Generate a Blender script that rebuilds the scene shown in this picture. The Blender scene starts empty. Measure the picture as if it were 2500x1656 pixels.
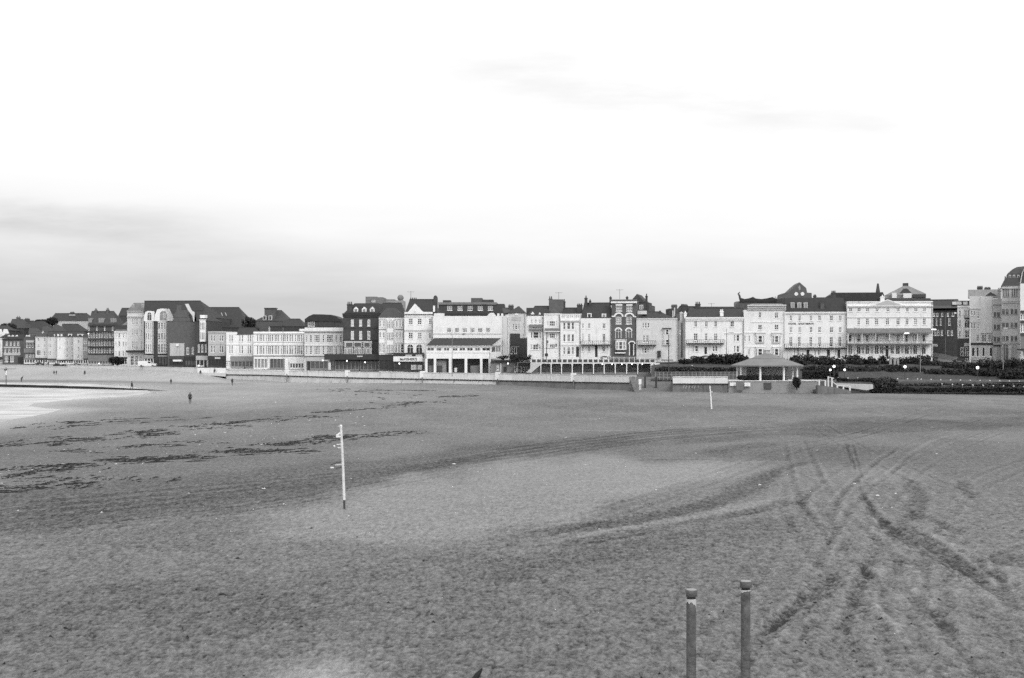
import bpy, bmesh, math, random
import numpy as np
from mathutils import Vector, Matrix
random.seed(7); rng = np.random.default_rng(11)
R = math.radians
S = bpy.context.scene
COL = S.collection

# ------------------------------------------------------------------ camera
# 50 mm lens, level camera 7.2 m above the sand (standing on the harbour arm); the lens is shifted a little upward
FPX, CX, CY, H = 3472.0, 1250.0, 868.0, 7.2
cd = bpy.data.cameras.new("camera"); cam = bpy.data.objects.new("camera", cd); COL.objects.link(cam)
cam.location = (0, 0, H); cam.rotation_euler = (R(90), 0, 0)
cd.lens = 50.0; cd.sensor_width = 36.0; cd.sensor_fit = 'HORIZONTAL'
cd.shift_y = 40.0 / 2500.0
cd.clip_start = 0.5; cd.clip_end = 6000
S.camera = cam

# ------------------------------------------------------------------ sky, sun, exposure
SUN_EL, SUN_AZ = R(36), R(152)          # azimuth clockwise from +Y: behind the camera, to the right
S.view_settings.view_transform = 'Standard'; S.view_settings.look = 'None'
S.view_settings.exposure = 0.0; S.view_settings.gamma = 1.0
S.view_settings.use_curve_mapping = False
W = bpy.data.worlds.new("World"); S.world = W; W.use_nodes = True
nt = W.node_tree; nt.nodes.clear()
class NG:
    """tiny helper to wire nodes"""
    def __init__(s, t): s.t = t
    def n(s, typ, **kw):
        o = s.t.nodes.new(typ)
        for k, v in kw.items(): setattr(o, k, v)
        return o
    def l(s, a, b): s.t.links.new(a, b)
    def put(s, sock, v):
        if isinstance(v, bpy.types.NodeSocket): s.l(v, sock)
        else: sock.default_value = v
    def m(s, op, a, b=0.0, c=0.0, clamp=False):
        o = s.n('ShaderNodeMath', operation=op, use_clamp=clamp)
        for i, v in enumerate((a, b, c)): s.put(o.inputs[i], v)
        return o.outputs[0]
    def mapr(s, v, a, b, c=0.0, d=1.0):
        o = s.n('ShaderNodeMapRange', interpolation_type='SMOOTHSTEP')
        s.put(o.inputs[0], v)
        for i, q in enumerate((a, b, c, d)): s.put(o.inputs[i+1], q)
        return o.outputs[0]
    def noise(s, vec, scale, detail=3.0, rough=0.55):
        o = s.n('ShaderNodeTexNoise'); s.put(o.inputs['Vector'], vec)
        o.inputs['Scale'].default_value = scale; o.inputs['Detail'].default_value = detail; o.inputs['Roughness'].default_value = rough
        return o.outputs['Fac']
    def vec(s, x, y, z):
        o = s.n('ShaderNodeCombineXYZ'); s.put(o.inputs[0], x); s.put(o.inputs[1], y); s.put(o.inputs[2], z)
        return o.outputs[0]
    def ramp(s, v, pts):
        o = s.n('ShaderNodeValToRGB'); s.put(o.inputs[0], v); e = o.color_ramp.elements
        while len(e) < len(pts): e.new(0.5)
        for i, (p, c) in enumerate(pts): e[i].position = p; e[i].color = (c, c, c, 1)
        return o.outputs[0]
g = NG(nt)
sky = g.n('ShaderNodeTexSky', sky_type='NISHITA', sun_disc=False, sun_elevation=SUN_EL, sun_rotation=SUN_AZ)
sky.air_density = 1.0; sky.dust_density = 3.0; sky.ozone_density = 1.0
bw = g.n('ShaderNodeRGBToBW'); g.l(sky.outputs[0], bw.inputs[0])
tc = g.n('ShaderNodeTexCoord'); sp = g.n('ShaderNodeSeparateXYZ'); g.l(tc.outputs['Generated'], sp.inputs[0])
dx, dy, dz = sp.outputs
# overcast veil: grey towards the horizon (deeper on the left), white above
warp = g.m('MULTIPLY', g.m('SUBTRACT', g.noise(g.vec(g.m('MULTIPLY', dx, 1.2), g.m('MULTIPLY', dy, 1.2), g.m('MULTIPLY', dz, 9.0)), 2.6, 5.0), 0.5), 0.035)
elev = g.m('ADD', g.m('ADD', dz, g.m('MULTIPLY', dx, 0.054)), warp)
veil = g.ramp(g.m('MULTIPLY', elev, 4.0), [(0.0, 0.60), (0.10, 0.69), (0.22, 0.85), (0.33, 1.0), (0.5, 1.12), (1.0, 1.2)])
mot = g.noise(g.vec(g.m('MULTIPLY', dx, 3.0), g.m('MULTIPLY', dy, 3.0), g.m('MULTIPLY', dz, 22.0)), 2.2, 6.0, 0.62)
veil = g.m('MULTIPLY', veil, g.m('ADD', 1.0, g.m('MULTIPLY', g.m('SUBTRACT', mot, 0.5), g.mapr(elev, 0.13, 0.02, 0.0, 0.34))))
# thin darker streaks of cloud high on the right and low on the left
ysafe = g.m('MAXIMUM', dy, 0.05)
X = g.m('DIVIDE', dx, ysafe); Z = g.m('DIVIDE', dz, ysafe)
wn = g.m('SUBTRACT', g.noise(g.vec(g.m('MULTIPLY', X, 6.0), g.m('MULTIPLY', Z, 26.0), 3.1), 1.0, 6.0, 0.6), 0.5)
wn2 = g.noise(g.vec(g.m('MULTIPLY', X, 11.0), g.m('MULTIPLY', Z, 60.0), 7.7), 1.0, 5.0, 0.6)
def streak(zc, slope, wid, x0, x1, x2, x3, amt):
    d = g.m('SUBTRACT', Z, g.m('ADD', g.m('MULTIPLY', X, slope), zc))
    d = g.m('ABSOLUTE', g.m('ADD', d, g.m('MULTIPLY', wn, 0.04)))
    a = g.mapr(d, wid, 0.0)
    b = g.m('MULTIPLY', g.mapr(X, x0, x1), g.mapr(X, x3, x2))
    return g.m('MULTIPLY', g.m('MULTIPLY', a, b), g.m('MULTIPLY', g.mapr(wn2, 0.0, 0.8), amt))
st = g.m('ADD', streak(0.197, -0.14, 0.034, -0.12, 0.02, 0.12, 0.22, 0.19), streak(0.20, -0.145, 0.026, 0.12, 0.2, 0.25, 0.31, 0.13))
st = g.m('ADD', st, streak(0.057, -0.115, 0.026, -0.5, -0.40, -0.30, -0.12, 0.27))
veil = g.m('MULTIPLY', veil, g.m('SUBTRACT', 1.0, g.m('MULTIPLY', st, g.m('GREATER_THAN', dy, 0.06))))
# brighter cloud on the sun's side (behind the camera)
veil = g.m('MULTIPLY', veil, g.m('ADD', 1.0, g.m('MULTIPLY', g.mapr(dy, 0.2, -0.8), 0.30)))
lum = g.m('ADD', g.m('MULTIPLY', veil, 9.2), g.m('MULTIPLY', bw.outputs[0], 0.06))
bg = g.n('ShaderNodeBackground'); g.l(lum, bg.inputs[0]); bg.inputs[1].default_value = 0.1
wo = g.n('ShaderNodeOutputWorld'); g.l(bg.outputs[0], wo.inputs[0])

sd = bpy.data.lights.new("sun", 'SUN'); sd.energy = 1.3; sd.angle = R(24); sd.color = (1, 1, 1)
so = bpy.data.objects.new("sun", sd); COL.objects.link(so)
dirv = Vector((math.sin(SUN_AZ)*math.cos(SUN_EL), math.cos(SUN_AZ)*math.cos(SUN_EL), math.sin(SUN_EL)))
so.rotation_euler = dirv.to_track_quat('Z', 'Y').to_euler(); so.location = (60, -80, 120)

S.cycles.max_bounces = 5; S.cycles.diffuse_bounces = 3; S.cycles.glossy_bounces = 2; S.cycles.transparent_max_bounces = 4
S.cycles.use_denoising = False
S.cycles.use_adaptive_sampling = True; S.cycles.adaptive_threshold = 0.2; S.cycles.adaptive_min_samples = 40

# ------------------------------------------------------------------ materials (the film is black and white: all greys)
MATS = {}
def mat(name, v, rough=0.8, var=0.16, scale=0.9, streaks=0.0, spec=0.3, emit=0.0, bump=0.0, bscale=4.0):
    if name in MATS: return MATS[name]
    m = bpy.data.materials.new(name); m.use_nodes = True; t = m.node_tree; k = NG(t)
    b = t.nodes['Principled BSDF']
    c = k.n('ShaderNodeTexCoord').outputs['Object']
    f = k.m('MULTIPLY', k.m('SUBTRACT', k.noise(c, scale, 6.0, 0.65), 0.5), 2.0*var*2.0)
    if streaks:
        s3 = k.n('ShaderNodeSeparateXYZ'); k.l(c, s3.inputs[0])
        sv = k.vec(k.m('MULTIPLY', s3.outputs[0], 2.2), k.m('MULTIPLY', s3.outputs[1], 2.2), k.m('MULTIPLY', s3.outputs[2], 0.25))
        f = k.m('SUBTRACT', f, k.m('MULTIPLY', k.mapr(k.noise(sv, 1.0, 5.0, 0.6), 0.52, 0.78), streaks))
    val = k.m('MULTIPLY', k.m('ADD', f, 1.0), v, clamp=True)
    cc = k.n('ShaderNodeCombineColor'); [k.l(val, cc.inputs[i]) for i in range(3)]
    k.l(cc.outputs[0], b.inputs['Base Color'])
    b.inputs['Roughness'].default_value = rough; b.inputs['Specular IOR Level'].default_value = spec
    if emit:
        b.inputs['Emission Color'].default_value = (1, 1, 1, 1); b.inputs['Emission Strength'].default_value = emit
    if bump:
        bn = k.n('ShaderNodeBump'); bn.inputs['Strength'].default_value = bump; bn.inputs['Distance'].default_value = 0.05
        k.l(k.noise(c, bscale, 4.0), bn.inputs['Height']); k.l(bn.outputs[0], b.inputs['Normal'])
    MATS[name] = m; return m
WHITE = mat('white_stucco', .76, var=.10, scale=.45, streaks=.3)
OFFW = mat('off_white_render', .60, var=.09, scale=.4, streaks=.25)
PALE = mat('pale_render', .46, var=.10, scale=.4, streaks=.25)
GREY = mat('grey_render', .31, var=.12, scale=.5, streaks=.25)
MID = mat('grey_stone', .19, var=.2, scale=.7, streaks=.2)
BRICK = mat('brown_brick', .105, var=.22, scale=1.3, streaks=.15)
DBRICK = mat('dark_brick', .062, var=.3, scale=1.3)
SLATE = mat('slate', .036, rough=.7, var=.3, scale=1.6)
TILE = mat('roof_tile', .06, var=.28, scale=1.8)
LEAD = mat('lead_roof', .17, rough=.6, var=.2, scale=.8)
BLACK = mat('black_paint', .036, rough=.5, var=.2)
DARK = mat('dark_paint', .06, rough=.5, var=.3)
TRIM = mat('white_paint', .76, rough=.5, var=.06, scale=.6)
GREYP = mat('grey_paint', .24, rough=.5, var=.12)
GD = mat('dark_glass', .025, rough=.12, var=.6, scale=.55, spec=.5)
GM = mat('grey_glass', .085, rough=.2, var=.45, scale=.5, spec=.5)
GL = mat('curtained_glass', .25, rough=.3, var=.25, scale=.6, spec=.5)
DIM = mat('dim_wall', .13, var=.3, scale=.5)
STUC = mat('grey_stucco', .42, var=.1, scale=.4, streaks=.2)
CONC = mat('concrete', .70, var=.16, scale=.35, streaks=.35, bump=.3)
CONCD = mat('stained_concrete', .16, var=.3, scale=.45, streaks=.5, bump=.4)
PAVE = mat('paving', .34, var=.12, scale=.15)
ASPH = mat('asphalt', .13, var=.15, scale=.2)
GRASS = mat('rough_grass', .038, var=.5, scale=.9, bump=.6)
LEAF = mat('leaf', .03, rough=.7, var=.5, scale=1.4)
LEAFB = mat('leaf_light', .055, rough=.7, var=.5, scale=1.4)
TRUNK = mat('bark', .06, var=.3)
LAMP = mat('lit_lamp', .9, emit=1.6)
CLOTH = mat('dark_cloth', .03, var=.3, scale=3)
CLOTHB = mat('grey_cloth', .055, var=.3, scale=3)
SKIN = mat('skin', .32, var=.1)
HAIR = mat('hair', .03, var=.2)
CARW = mat('white_car_paint', .75, rough=.25, var=.03, spec=.5)
CARD = mat('dark_car_paint', .03, rough=.25, var=.05, spec=.5)
CARG = mat('silver_car_paint', .35, rough=.3, var=.05, spec=.5)
TYRE = mat('tyre_rubber', .02, var=.1)

# ------------------------------------------------------------------ mesh helpers
def tag(o, label=None, cat=None, group=None, kind=None):
    if label: o['label'] = label
    if cat: o['category'] = cat
    if group: o['group'] = group
    if kind: o['kind'] = kind
    return o
def empty(name, loc, rz=0.0, label=None, cat=None, group=None):
    o = bpy.data.objects.new(name, None); COL.objects.link(o); o.location = loc; o.rotation_euler = (0, 0, rz)
    o.empty_display_size = 0.2
    return tag(o, label, cat, group)
class MB:
    def __init__(s): s.v = []; s.f = []; s.m = []; s.cur = 0
    def face(s, pts):
        n = len(s.v); s.v += [tuple(p) for p in pts]; s.f.append(tuple(range(n, n+len(pts)))); s.m.append(s.cur)
    def box(s, x0, x1, y0, y1, z0, z1):
        if x1 < x0: x0, x1 = x1, x0
        if y1 < y0: y0, y1 = y1, y0
        if z1 < z0: z0, z1 = z1, z0
        n = len(s.v)
        s.v += [(x0,y0,z0),(x1,y0,z0),(x1,y1,z0),(x0,y1,z0),(x0,y0,z1),(x1,y0,z1),(x1,y1,z1),(x0,y1,z1)]
        for q in ((0,3,2,1),(4,5,6,7),(0,1,5,4),(1,2,6,5),(2,3,7,6),(3,0,4,7)):
            s.f.append(tuple(n+i for i in q)); s.m.append(s.cur)
        return s
    def prism(s, pts, y0, y1):
        """pts: (x,z) outline anticlockwise as seen from the front, extruded from y0 to y1"""
        n = len(s.v); k = len(pts)
        s.v += [(x, y0, z) for x, z in pts] + [(x, y1, z) for x, z in pts]
        s.f.append(tuple(n+i for i in range(k))); s.f.append(tuple(n+k+i for i in reversed(range(k))))
        for i in range(k):
            j = (i+1) % k; s.f.append((n+i, n+k+i, n+k+j, n+j))
        s.m += [s.cur]*(k+2)
        return s
    def slab(s, pts, z0, z1):
        """pts: (x,y) outline anticlockwise from above, extruded upward"""
        n = len(s.v); k = len(pts)
        s.v += [(x, y, z0) for x, y in pts] + [(x, y, z1) for x, y in pts]
        s.f.append(tuple(n+i for i in reversed(range(k)))); s.f.append(tuple(n+k+i for i in range(k)))
        for i in range(k):
            j = (i+1) % k; s.f.append((n+i, n+j, n+k+j, n+k+i))
        s.m += [s.cur]*(k+2)
        return s
    def tube(s, path, rad, seg=8, cap=True):
        path = [Vector(p) for p in path]
        rad = rad if isinstance(rad, (list, tuple)) else [rad]*len(path)
        n0 = len(s.v)
        for i, p in enumerate(path):
            d = (path[min(i+1, len(path)-1)] - path[max(i-1, 0)]).normalized()
            a = d.orthogonal().normalized() if abs(d.z) < .99 else Vector((1,0,0)); b = d.cross(a).normalized(); a = b.cross(d)
            for q in range(seg):
                t = 2*math.pi*q/seg; s.v.append(tuple(p + (a*math.cos(t)+b*math.sin(t))*rad[i]))
        for i in range(len(path)-1):
            for q in range(seg):
                r = (q+1) % seg
                s.f.append((n0+i*seg+q, n0+i*seg+r, n0+(i+1)*seg+r, n0+(i+1)*seg+q)); s.m.append(s.cur)
        if cap:
            s.f.append(tuple(n0+q for q in reversed(range(seg)))); s.m.append(s.cur)
            s.f.append(tuple(n0+(len(path)-1)*seg+q for q in range(seg))); s.m.append(s.cur)
        return s
    def ball(s, c, r, seg=10, rings=6, sz=1.0):
        n0 = len(s.v)
        for i in range(rings+1):
            t = math.pi*i/rings
            for q in range(seg):
                a = 2*math.pi*q/seg
                s.v.append((c[0]+r*math.sin(t)*math.cos(a), c[1]+r*math.sin(t)*math.sin(a), c[2]+r*sz*math.cos(t)))
        for i in range(rings):
            for q in range(seg):
                k = (q+1) % seg
                s.f.append((n0+i*seg+q, n0+(i+1)*seg+q, n0+(i+1)*seg+k, n0+i*seg+k)); s.m.append(s.cur)
        return s
    def build(s, name, mats, parent=None, smooth=False, loc=None):
        me = bpy.data.meshes.new(name); me.from_pydata(s.v, [], s.f)
        mats = mats if isinstance(mats, (list, tuple)) else [mats]
        for m in mats: me.materials.append(m)
        if len(mats) > 1: me.polygons.foreach_set('material_index', s.m)
        if smooth: me.polygons.foreach_set('use_smooth', [True]*len(me.polygons))
        me.update()
        o = bpy.data.objects.new(name, me); COL.objects.link(o)
        if parent is not None: o.parent = parent
        if loc is not None: o.location = loc
        return o
def P(px, py, Y):
    """the point of the place that stands at depth Y and shows at photograph pixel px, py"""
    return Vector(((px-CX)/FPX*Y, Y, H-(py-CY)/FPX*Y))
def G(px, py, z=0.0):
    """the point on level ground z seen at photograph pixel px, py"""
    Y = (H-z)*FPX/(py-CY); return Vector(((px-CX)/FPX*Y, Y, z))
# ------------------------------------------------------------------ the beach
# px station -> seawall line (Y, top row, foot row)
WALLPX = [551, 640, 700, 850, 1040, 1250, 1400, 1553]
WALLY = [395, 381, 370, 355, 338, 322, 304, 286]
WALLT = [903, 904, 905.5, 907.5, 909.5, 912.5, 915, 918.5]
WALLB = [925, 929, 934, 935.5, 936, 940, 950, 953]
def zpy(py, Y): return H-(py-CY)/FPX*Y
def hash2(ix, iy, seed):
    h = (ix.astype(np.int64)*374761393 + iy.astype(np.int64)*668265263 + seed*1274126177) & 0xffffffff
    h = ((h ^ (h >> 13))*1274126177) & 0xffffffff
    return ((h ^ (h >> 16)) & 0xffff)/65535.0
def vnoise(x, y, seed=0):
    ix, iy = np.floor(x), np.floor(y); fx, fy = x-ix, y-iy
    fx = fx*fx*(3-2*fx); fy = fy*fy*(3-2*fy)
    a = hash2(ix, iy, seed); b = hash2(ix+1, iy, seed); c = hash2(ix, iy+1, seed); d = hash2(ix+1, iy+1, seed)
    return (a*(1-fx)+b*fx)*(1-fy) + (c*(1-fx)+d*fx)*fy
def fbm(x, y, seed=0, oct=4, gain=.5):
    s, a, t = 0, 1.0, 0
    for i in range(oct):
        s = s + a*vnoise(x*2**i+17*i, y*2**i-9*i, seed+i); t += a; a *= gain
    return s/t
def sstep(x, a, b):
    t = np.clip((x-a)/(b-a), 0, 1); return t*t*(3-2*t)
SHORE_Y = [0, 158, 176, 192, 206, 216, 236, 250, 262, 275, 300, 325, 347, 362, 370, 378, 384, 390, 700]
SHORE_X = [-58, -58.5, -61, -63, -72, -74.5, -75, -71, -70.5, -72, -79, -88, -99, -109, -122, -136, -160, -230, -230]
def shore_d(X, Y): return X - np.interp(Y, SHORE_Y, SHORE_X) + 1.2*(fbm(X*.12, Y*.05, 5, 3)-.5)*2
def zlines(pts, ox, oy, s): return [G(ox+x/s, oy+y/s) for x, y in pts]
ZR = (1250, 920, 1.8936); ZL = (0, 920, 1.8936)
# wheel ruts: (zoomed path, half width m, depth m, darkening)
RUTS = [
 ([(0,745),(330,692),(560,662),(870,600),(1100,505),(1250,425),(1400,385)], ZR, .85, .05, .17),
 ([(0,812),(400,748),(700,692),(1000,640),(1200,598),(1340,545)], ZR, .6, .05, .2),
 ([(330,650),(480,650),(570,657)], ZR, .5, .03, .17),
 ([(480,388),(850,382),(1080,395)], ZR, .7, .03, .15),
 ([(850,372),(1050,322),(1350,300)], ZR, 1.6, .03, .09),
 ([(1545,305),(1575,400),(1600,500)], ZR, .16, .05, .20), ([(1575,310),(1600,400),(1622,480)], ZR, .10, .04, .14),
 ([(1600,500),(1640,590),(1700,660),(1850,740)], ZR, .16, .05, .17), ([(1620,540),(1700,640),(1760,700)], ZR, .09, .04, .12),
 ([(1700,655),(1830,735),(2000,830),(2120,890),(2195,945),(2300,1015)], ZR, .62, .14, .20),
 ([(2180,940),(2300,1015),(2460,1130)], ZR, .35, .08, .16),
 ([(1350,520),(1335,600),(1380,660)], ZR, .3, .05, .12),
 ([(1570,830),(1640,900),(1720,990)], ZR, .22, .10, .20), ([(1690,1035),(1720,1080),(1760,1130)], ZR, .16, .10, .24), ([(1400,690),(1480,790),(1560,830)], ZR, .18, .05, .13),
 ([(1100,1250),(1250,1130),(1400,1000),(1490,870)], ZR, .46, .11, .22),
 ([(1850,615),(2000,690),(2100,745)], ZR, .3, .06, .15),
 ([(1760,800),(1785,880),(1800,960)], ZR, .2, .05, .12), ([(1840,1020),(1930,1100),(1990,1040)], ZR, .3, .05, .10),
 ([(1950,1060),(1990,1140),(2040,1230)], ZR, .22, .09, .17), ([(1900,1290),(1960,1390)], ZR, .2, .08, .16),
 ([(2250,780),(2290,860),(2330,930)], ZR, .7, .05, .14), ([(2070,470),(2110,540),(2180,580)], ZR, .45, .04, .12), ([(1800,450),(1880,540),(1840,640),(1760,700)], ZR, .5, .04, .12),
]
for i_ in range(5):     # many passes of the beach tractor: faint parallel lines sweeping across the middle distance
    o_ = i_*17
    RUTS.append(([(-150,345+o_),(250,300+o_*.8),(560,262+o_*.7),(900,232+o_*.55),(1250,205+o_*.5)], ZR, .55, .03, .07))
for i_ in range(4):
    RUTS.append(([(-60,600+i_*26),(400,556+i_*25),(900,508+i_*22),(1400,462+i_*15),(1900,410+i_*9),(2360,345+i_*8)], ZL, .6, .03, .07))
# pale, dry ridges thrown up beside the wheels: (path, half width, brightness)
RIDGES = [
 ([(1900,710),(2010,775),(2110,845),(2190,905),(2232,960)], .10, .22), ([(1880,770),(2000,855),(2120,940),(2270,1080)], .12, .16), ([(1650,880),(1740,985),(1800,1060)], .12, .15),
 ([(1690,1060),(1720,1100),(1765,1150)], .10, .20), ([(1180,1200),(1300,1110),(1370,1040)], .14, .18), ([(1330,1000),(1390,930),(1430,880)], .16, .14), ([(1868,895),(1888,930),(1858,1000)], .14, .20), ([(2150,790),(2190,830),(2240,980)], .09, .18),
 ([(2290,880),(2320,1000),(2400,1080)], .09, .14), ([(2320,880),(2360,940)], .3, .18), ([(1590,430),(1600,520),(1660,640),(1720,720)], .07, .16), ([(1560,330),(1585,470)], .06, .14), ([(1400,700),(1470,800),(1500,850)], .07, .14),
 ([(1640,590),(1800,680),(1900,740)], .07, .10), ([(230,245),(400,250),(600,248)], .45, .13), ([(520,293),(800,268),(1080,250),(1300,235)], .35, .13), ([(640,300),(950,275),(1240,252)], .3, .11), ([(400,270),(760,240),(1060,222)], .35, .10), ([(1850,350),(1960,290),(2080,262)], .3, .12), ([(1950,340),(2050,300),(2150,285)], .25, .09), ([(1090,395),(1200,392)], .4, .12), ([(1060,715),(1190,722)], .5, .12), ([(1690,890),(1750,935)], .3, .12), ([(2050,1000),(2200,1010)], 1.0, .10)]
def smooth_path(L, n=5):
    out = []
    for i in range(len(L)-1):
        a, b, c, d = L[max(i-1, 0)], L[i], L[i+1], L[min(i+2, len(L)-1)]
        for k in range(n):
            t = k/n; out.append(.5*((2*b)+(c-a)*t+(2*a-5*b+4*c-d)*t*t+(3*b-a-3*c+d)*t**3))
    return out+[L[-1]]
def path_dist(L, mar):
    best = np.full(XX.shape, 1e3)
    for a, b in zip(L[:-1], L[1:]):
        y0, y1 = min(a.y, b.y)-mar, max(a.y, b.y)+mar; x0, x1 = min(a.x, b.x)-mar, max(a.x, b.x)+mar
        i0, i1 = np.searchsorted(Yr, y0), np.searchsorted(Yr, y1)
        if i1 <= i0: continue
        q = [x0/Yr[i0], x0/Yr[max(i1-1, i0)], x1/Yr[i0], x1/Yr[max(i1-1, i0)]]; j0, j1 = np.searchsorted(ang, min(q)), np.searchsorted(ang, max(q))
        if j1 <= j0: continue
        sx, sy = XX[i0:i1, j0:j1], YY[i0:i1, j0:j1]; l2 = (b.x-a.x)**2+(b.y-a.y)**2+1e-9
        t = np.clip(((sx-a.x)*(b.x-a.x)+(sy-a.y)*(b.y-a.y))/l2, 0, 1)
        best[i0:i1, j0:j1] = np.minimum(best[i0:i1, j0:j1], np.hypot(sx-a.x-t*(b.x-a.x), sy-a.y-t*(b.y-a.y)))
    return best
def shifted(L, off):
    out = []
    for i, p_ in enumerate(L):
        d_ = (L[min(i+1, len(L)-1)]-L[max(i-1, 0)]); d_.z = 0; d_.normalize(); out.append(p_+Vector((-d_.y, d_.x, 0))*off)
    return out
# long single passes of vehicles, each a pair of thin wheel lines (photograph pixels on the sand)
PASSES = [
 [(1940,1075),(1985,1200),(2060,1290),(2200,1420),(2380,1560),(2560,1680)], [(2090,1130),(2180,1260),(2320,1340),(2560,1500)],
 [(2420,1055),(2260,1120),(2150,1200),(2080,1300),(2000,1450),(1880,1640)], [(2560,1110),(2380,1180),(2250,1280),(2180,1400),(2150,1690)],
 [(1850,1130),(1950,1180),(1990,1300),(2080,1420),(2220,1690)], [(1955,1150),(1950,1250),(2050,1380),(2160,1480),(2340,1690)],
 [(2560,1245),(2350,1290),(2250,1390),(2240,1530),(2300,1690)], [(1250,1015),(1700,985),(2100,962),(2560,955)], [(1300,1070),(1800,1028),(2200,1010),(2560,1018)],
 [(2330,985),(2120,1055),(1960,1090),(1700,1180),(1400,1275),(900,1400)], [(2480,1005),(2250,1080),(2100,1200),(2060,1330)], [(2560,1330),(2420,1380),(2360,1480),(2390,1690)],
 [(2000,1040),(2100,1100),(2300,1190),(2560,1290)], [(1150,1120),(1500,1060),(1900,1040),(2300,1060)], [(2150,1100),(2020,1190),(1960,1300),(1900,1420),(1760,1560)],
 [(200,1290),(700,1225),(1150,1140),(1600,1050),(2000,1000)]]
nr, nc = 700, 1000
u = np.linspace(0, 1, nr)
Yr = 24.0*np.exp(u*np.log(520/24.0))
ang = np.concatenate([np.linspace(-1.7, -.445, 45, endpoint=False), np.linspace(-.445, .445, nc-90), np.linspace(.445, 1.7, 46)[1:]])
YY, AA = np.meshgrid(Yr, ang, indexing='ij'); XX = AA*YY
# natural, irregular sand
near = np.clip(1.5-YY/80.0, 0.14, 1.0)
lum = np.zeros_like(XX); zz = np.zeros_like(XX)
mound = fbm(XX*1.1, YY*.7, 1, 4, .6)-.5
chop = fbm(XX*4.6, YY*2.3, 21, 3, .65)-.5
pits = sstep(fbm(XX*4.2+40, YY*2.0, 41, 3, .6), .60, .80)
fine = fbm(XX*10.0, YY*3.6, 25, 3, .7)-.5
streaky = fbm(XX*1.3, YY*1.9, 27, 4, .65)-.5
smooth = np.zeros_like(XX)
ce = ((XX-3.5)/15.0)**2 + ((YY-84)/22.0)**2
smooth = np.maximum(smooth, np.exp(-ce**2*1.2))
smooth = np.maximum(smooth, sstep(YY, 70, 130)*.8)
# broad belts of damper and drier sand: (stations along, where the belt lies, its half width, tone)
QX, QY = CX+FPX*AA, CY+H*FPX/YY
edge_n = (fbm(XX*.16, YY*.05, 61, 4, .6)-.5)*2
def belt(stx, sty, ht, amt, soft=.45):
    c = np.interp(QX, stx, sty); h_ = np.interp(QX, stx, ht)
    d = np.abs(QY-c+edge_n*h_*.7)
    return amt*(1-sstep(d, h_*(1-soft), h_*1.1))
inx = lambda a_, b_, s_=60: sstep(QX, a_-s_, a_+s_)*(1-sstep(QX, b_-s_, b_+s_))
lum += belt([0, 400, 840, 1250, 1500, 1900, 2500], [1252, 1218, 1165, 1100, 1078, 1050, 1030], [55, 45, 40, 26, 20, 18, 16], -.15)
lum += belt([600, 900, 1250, 1500, 1700, 1850], [1275, 1262, 1205, 1170, 1150, 1140], [40, 75, 95, 72, 40, 16], .27)*inx(650, 1800, 120)
lum += belt([1250, 1500, 1700, 1900, 2050], [1345, 1300, 1265, 1225, 1200], [10, 13, 15, 13, 10], .17)*inx(1280, 1960)
lum += belt([1250, 1500, 1750, 1950], [1390, 1345, 1305, 1270], [36, 32, 30, 22], -.10)*inx(1150, 1980, 90)
lum += belt([1650, 1850, 2100, 2500], [1105, 1100, 1120, 1130], [12, 26, 40, 55], -.08)*inx(1700, 2600, 80)
lum += belt([1950, 2100, 2300], [1185, 1165, 1165], [14, 26, 24], .07)*inx(1980, 2260)
lum += belt([0, 300, 600, 900], [1500, 1490, 1480, 1440], [70, 80, 60, 30], -.05)*inx(-200, 800, 150)
lum += belt([0, 500, 1000], [1360, 1370, 1330], [60, 60, 40], .06)*inx(-100, 900, 150)
lum += belt([1250, 1700, 2000, 2500], [985, 1005, 1015, 1000], [14, 14, 16, 14], -.06)*inx(1300, 2600)
lum += .10*(fbm(XX*.09+9, YY*.05, 71, 4)-.5)
ridge = 1-np.abs(2*fbm(XX*2.3+3*mound, YY*1.25, 29, 3, .55)-1)*2.2
crease = sstep(1-np.abs(2*fbm(XX*3.1+7, YY*1.5+2*mound, 35, 3, .6)-1), .86, .99)
lum += (.05*mound + .24*chop + .70*fine + .22*streaky)*np.clip(near*1.2, .3, 1) - .15*pits*near*(1-smooth) - .07*crease*near*(1-smooth)
dampb = np.zeros_like(XX)
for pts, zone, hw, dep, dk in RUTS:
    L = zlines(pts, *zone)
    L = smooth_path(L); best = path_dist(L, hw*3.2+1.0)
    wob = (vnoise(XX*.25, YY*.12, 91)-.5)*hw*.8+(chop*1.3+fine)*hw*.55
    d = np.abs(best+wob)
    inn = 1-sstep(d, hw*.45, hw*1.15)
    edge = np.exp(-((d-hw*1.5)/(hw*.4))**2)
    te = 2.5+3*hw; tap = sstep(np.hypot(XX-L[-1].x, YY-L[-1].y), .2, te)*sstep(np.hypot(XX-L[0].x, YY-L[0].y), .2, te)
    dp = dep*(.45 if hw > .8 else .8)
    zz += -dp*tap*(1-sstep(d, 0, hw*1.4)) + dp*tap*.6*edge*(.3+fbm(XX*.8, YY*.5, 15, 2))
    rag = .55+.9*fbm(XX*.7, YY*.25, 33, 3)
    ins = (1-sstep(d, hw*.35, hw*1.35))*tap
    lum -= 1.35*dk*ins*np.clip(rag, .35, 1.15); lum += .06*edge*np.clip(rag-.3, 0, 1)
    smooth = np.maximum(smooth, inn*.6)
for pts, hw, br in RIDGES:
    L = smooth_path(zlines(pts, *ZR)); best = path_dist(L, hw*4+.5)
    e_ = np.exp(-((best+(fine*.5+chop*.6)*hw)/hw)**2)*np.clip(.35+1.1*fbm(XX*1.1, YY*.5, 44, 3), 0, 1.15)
    lum += 1.5*br*e_; zz += .045*e_*min(1, hw*6)
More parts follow.
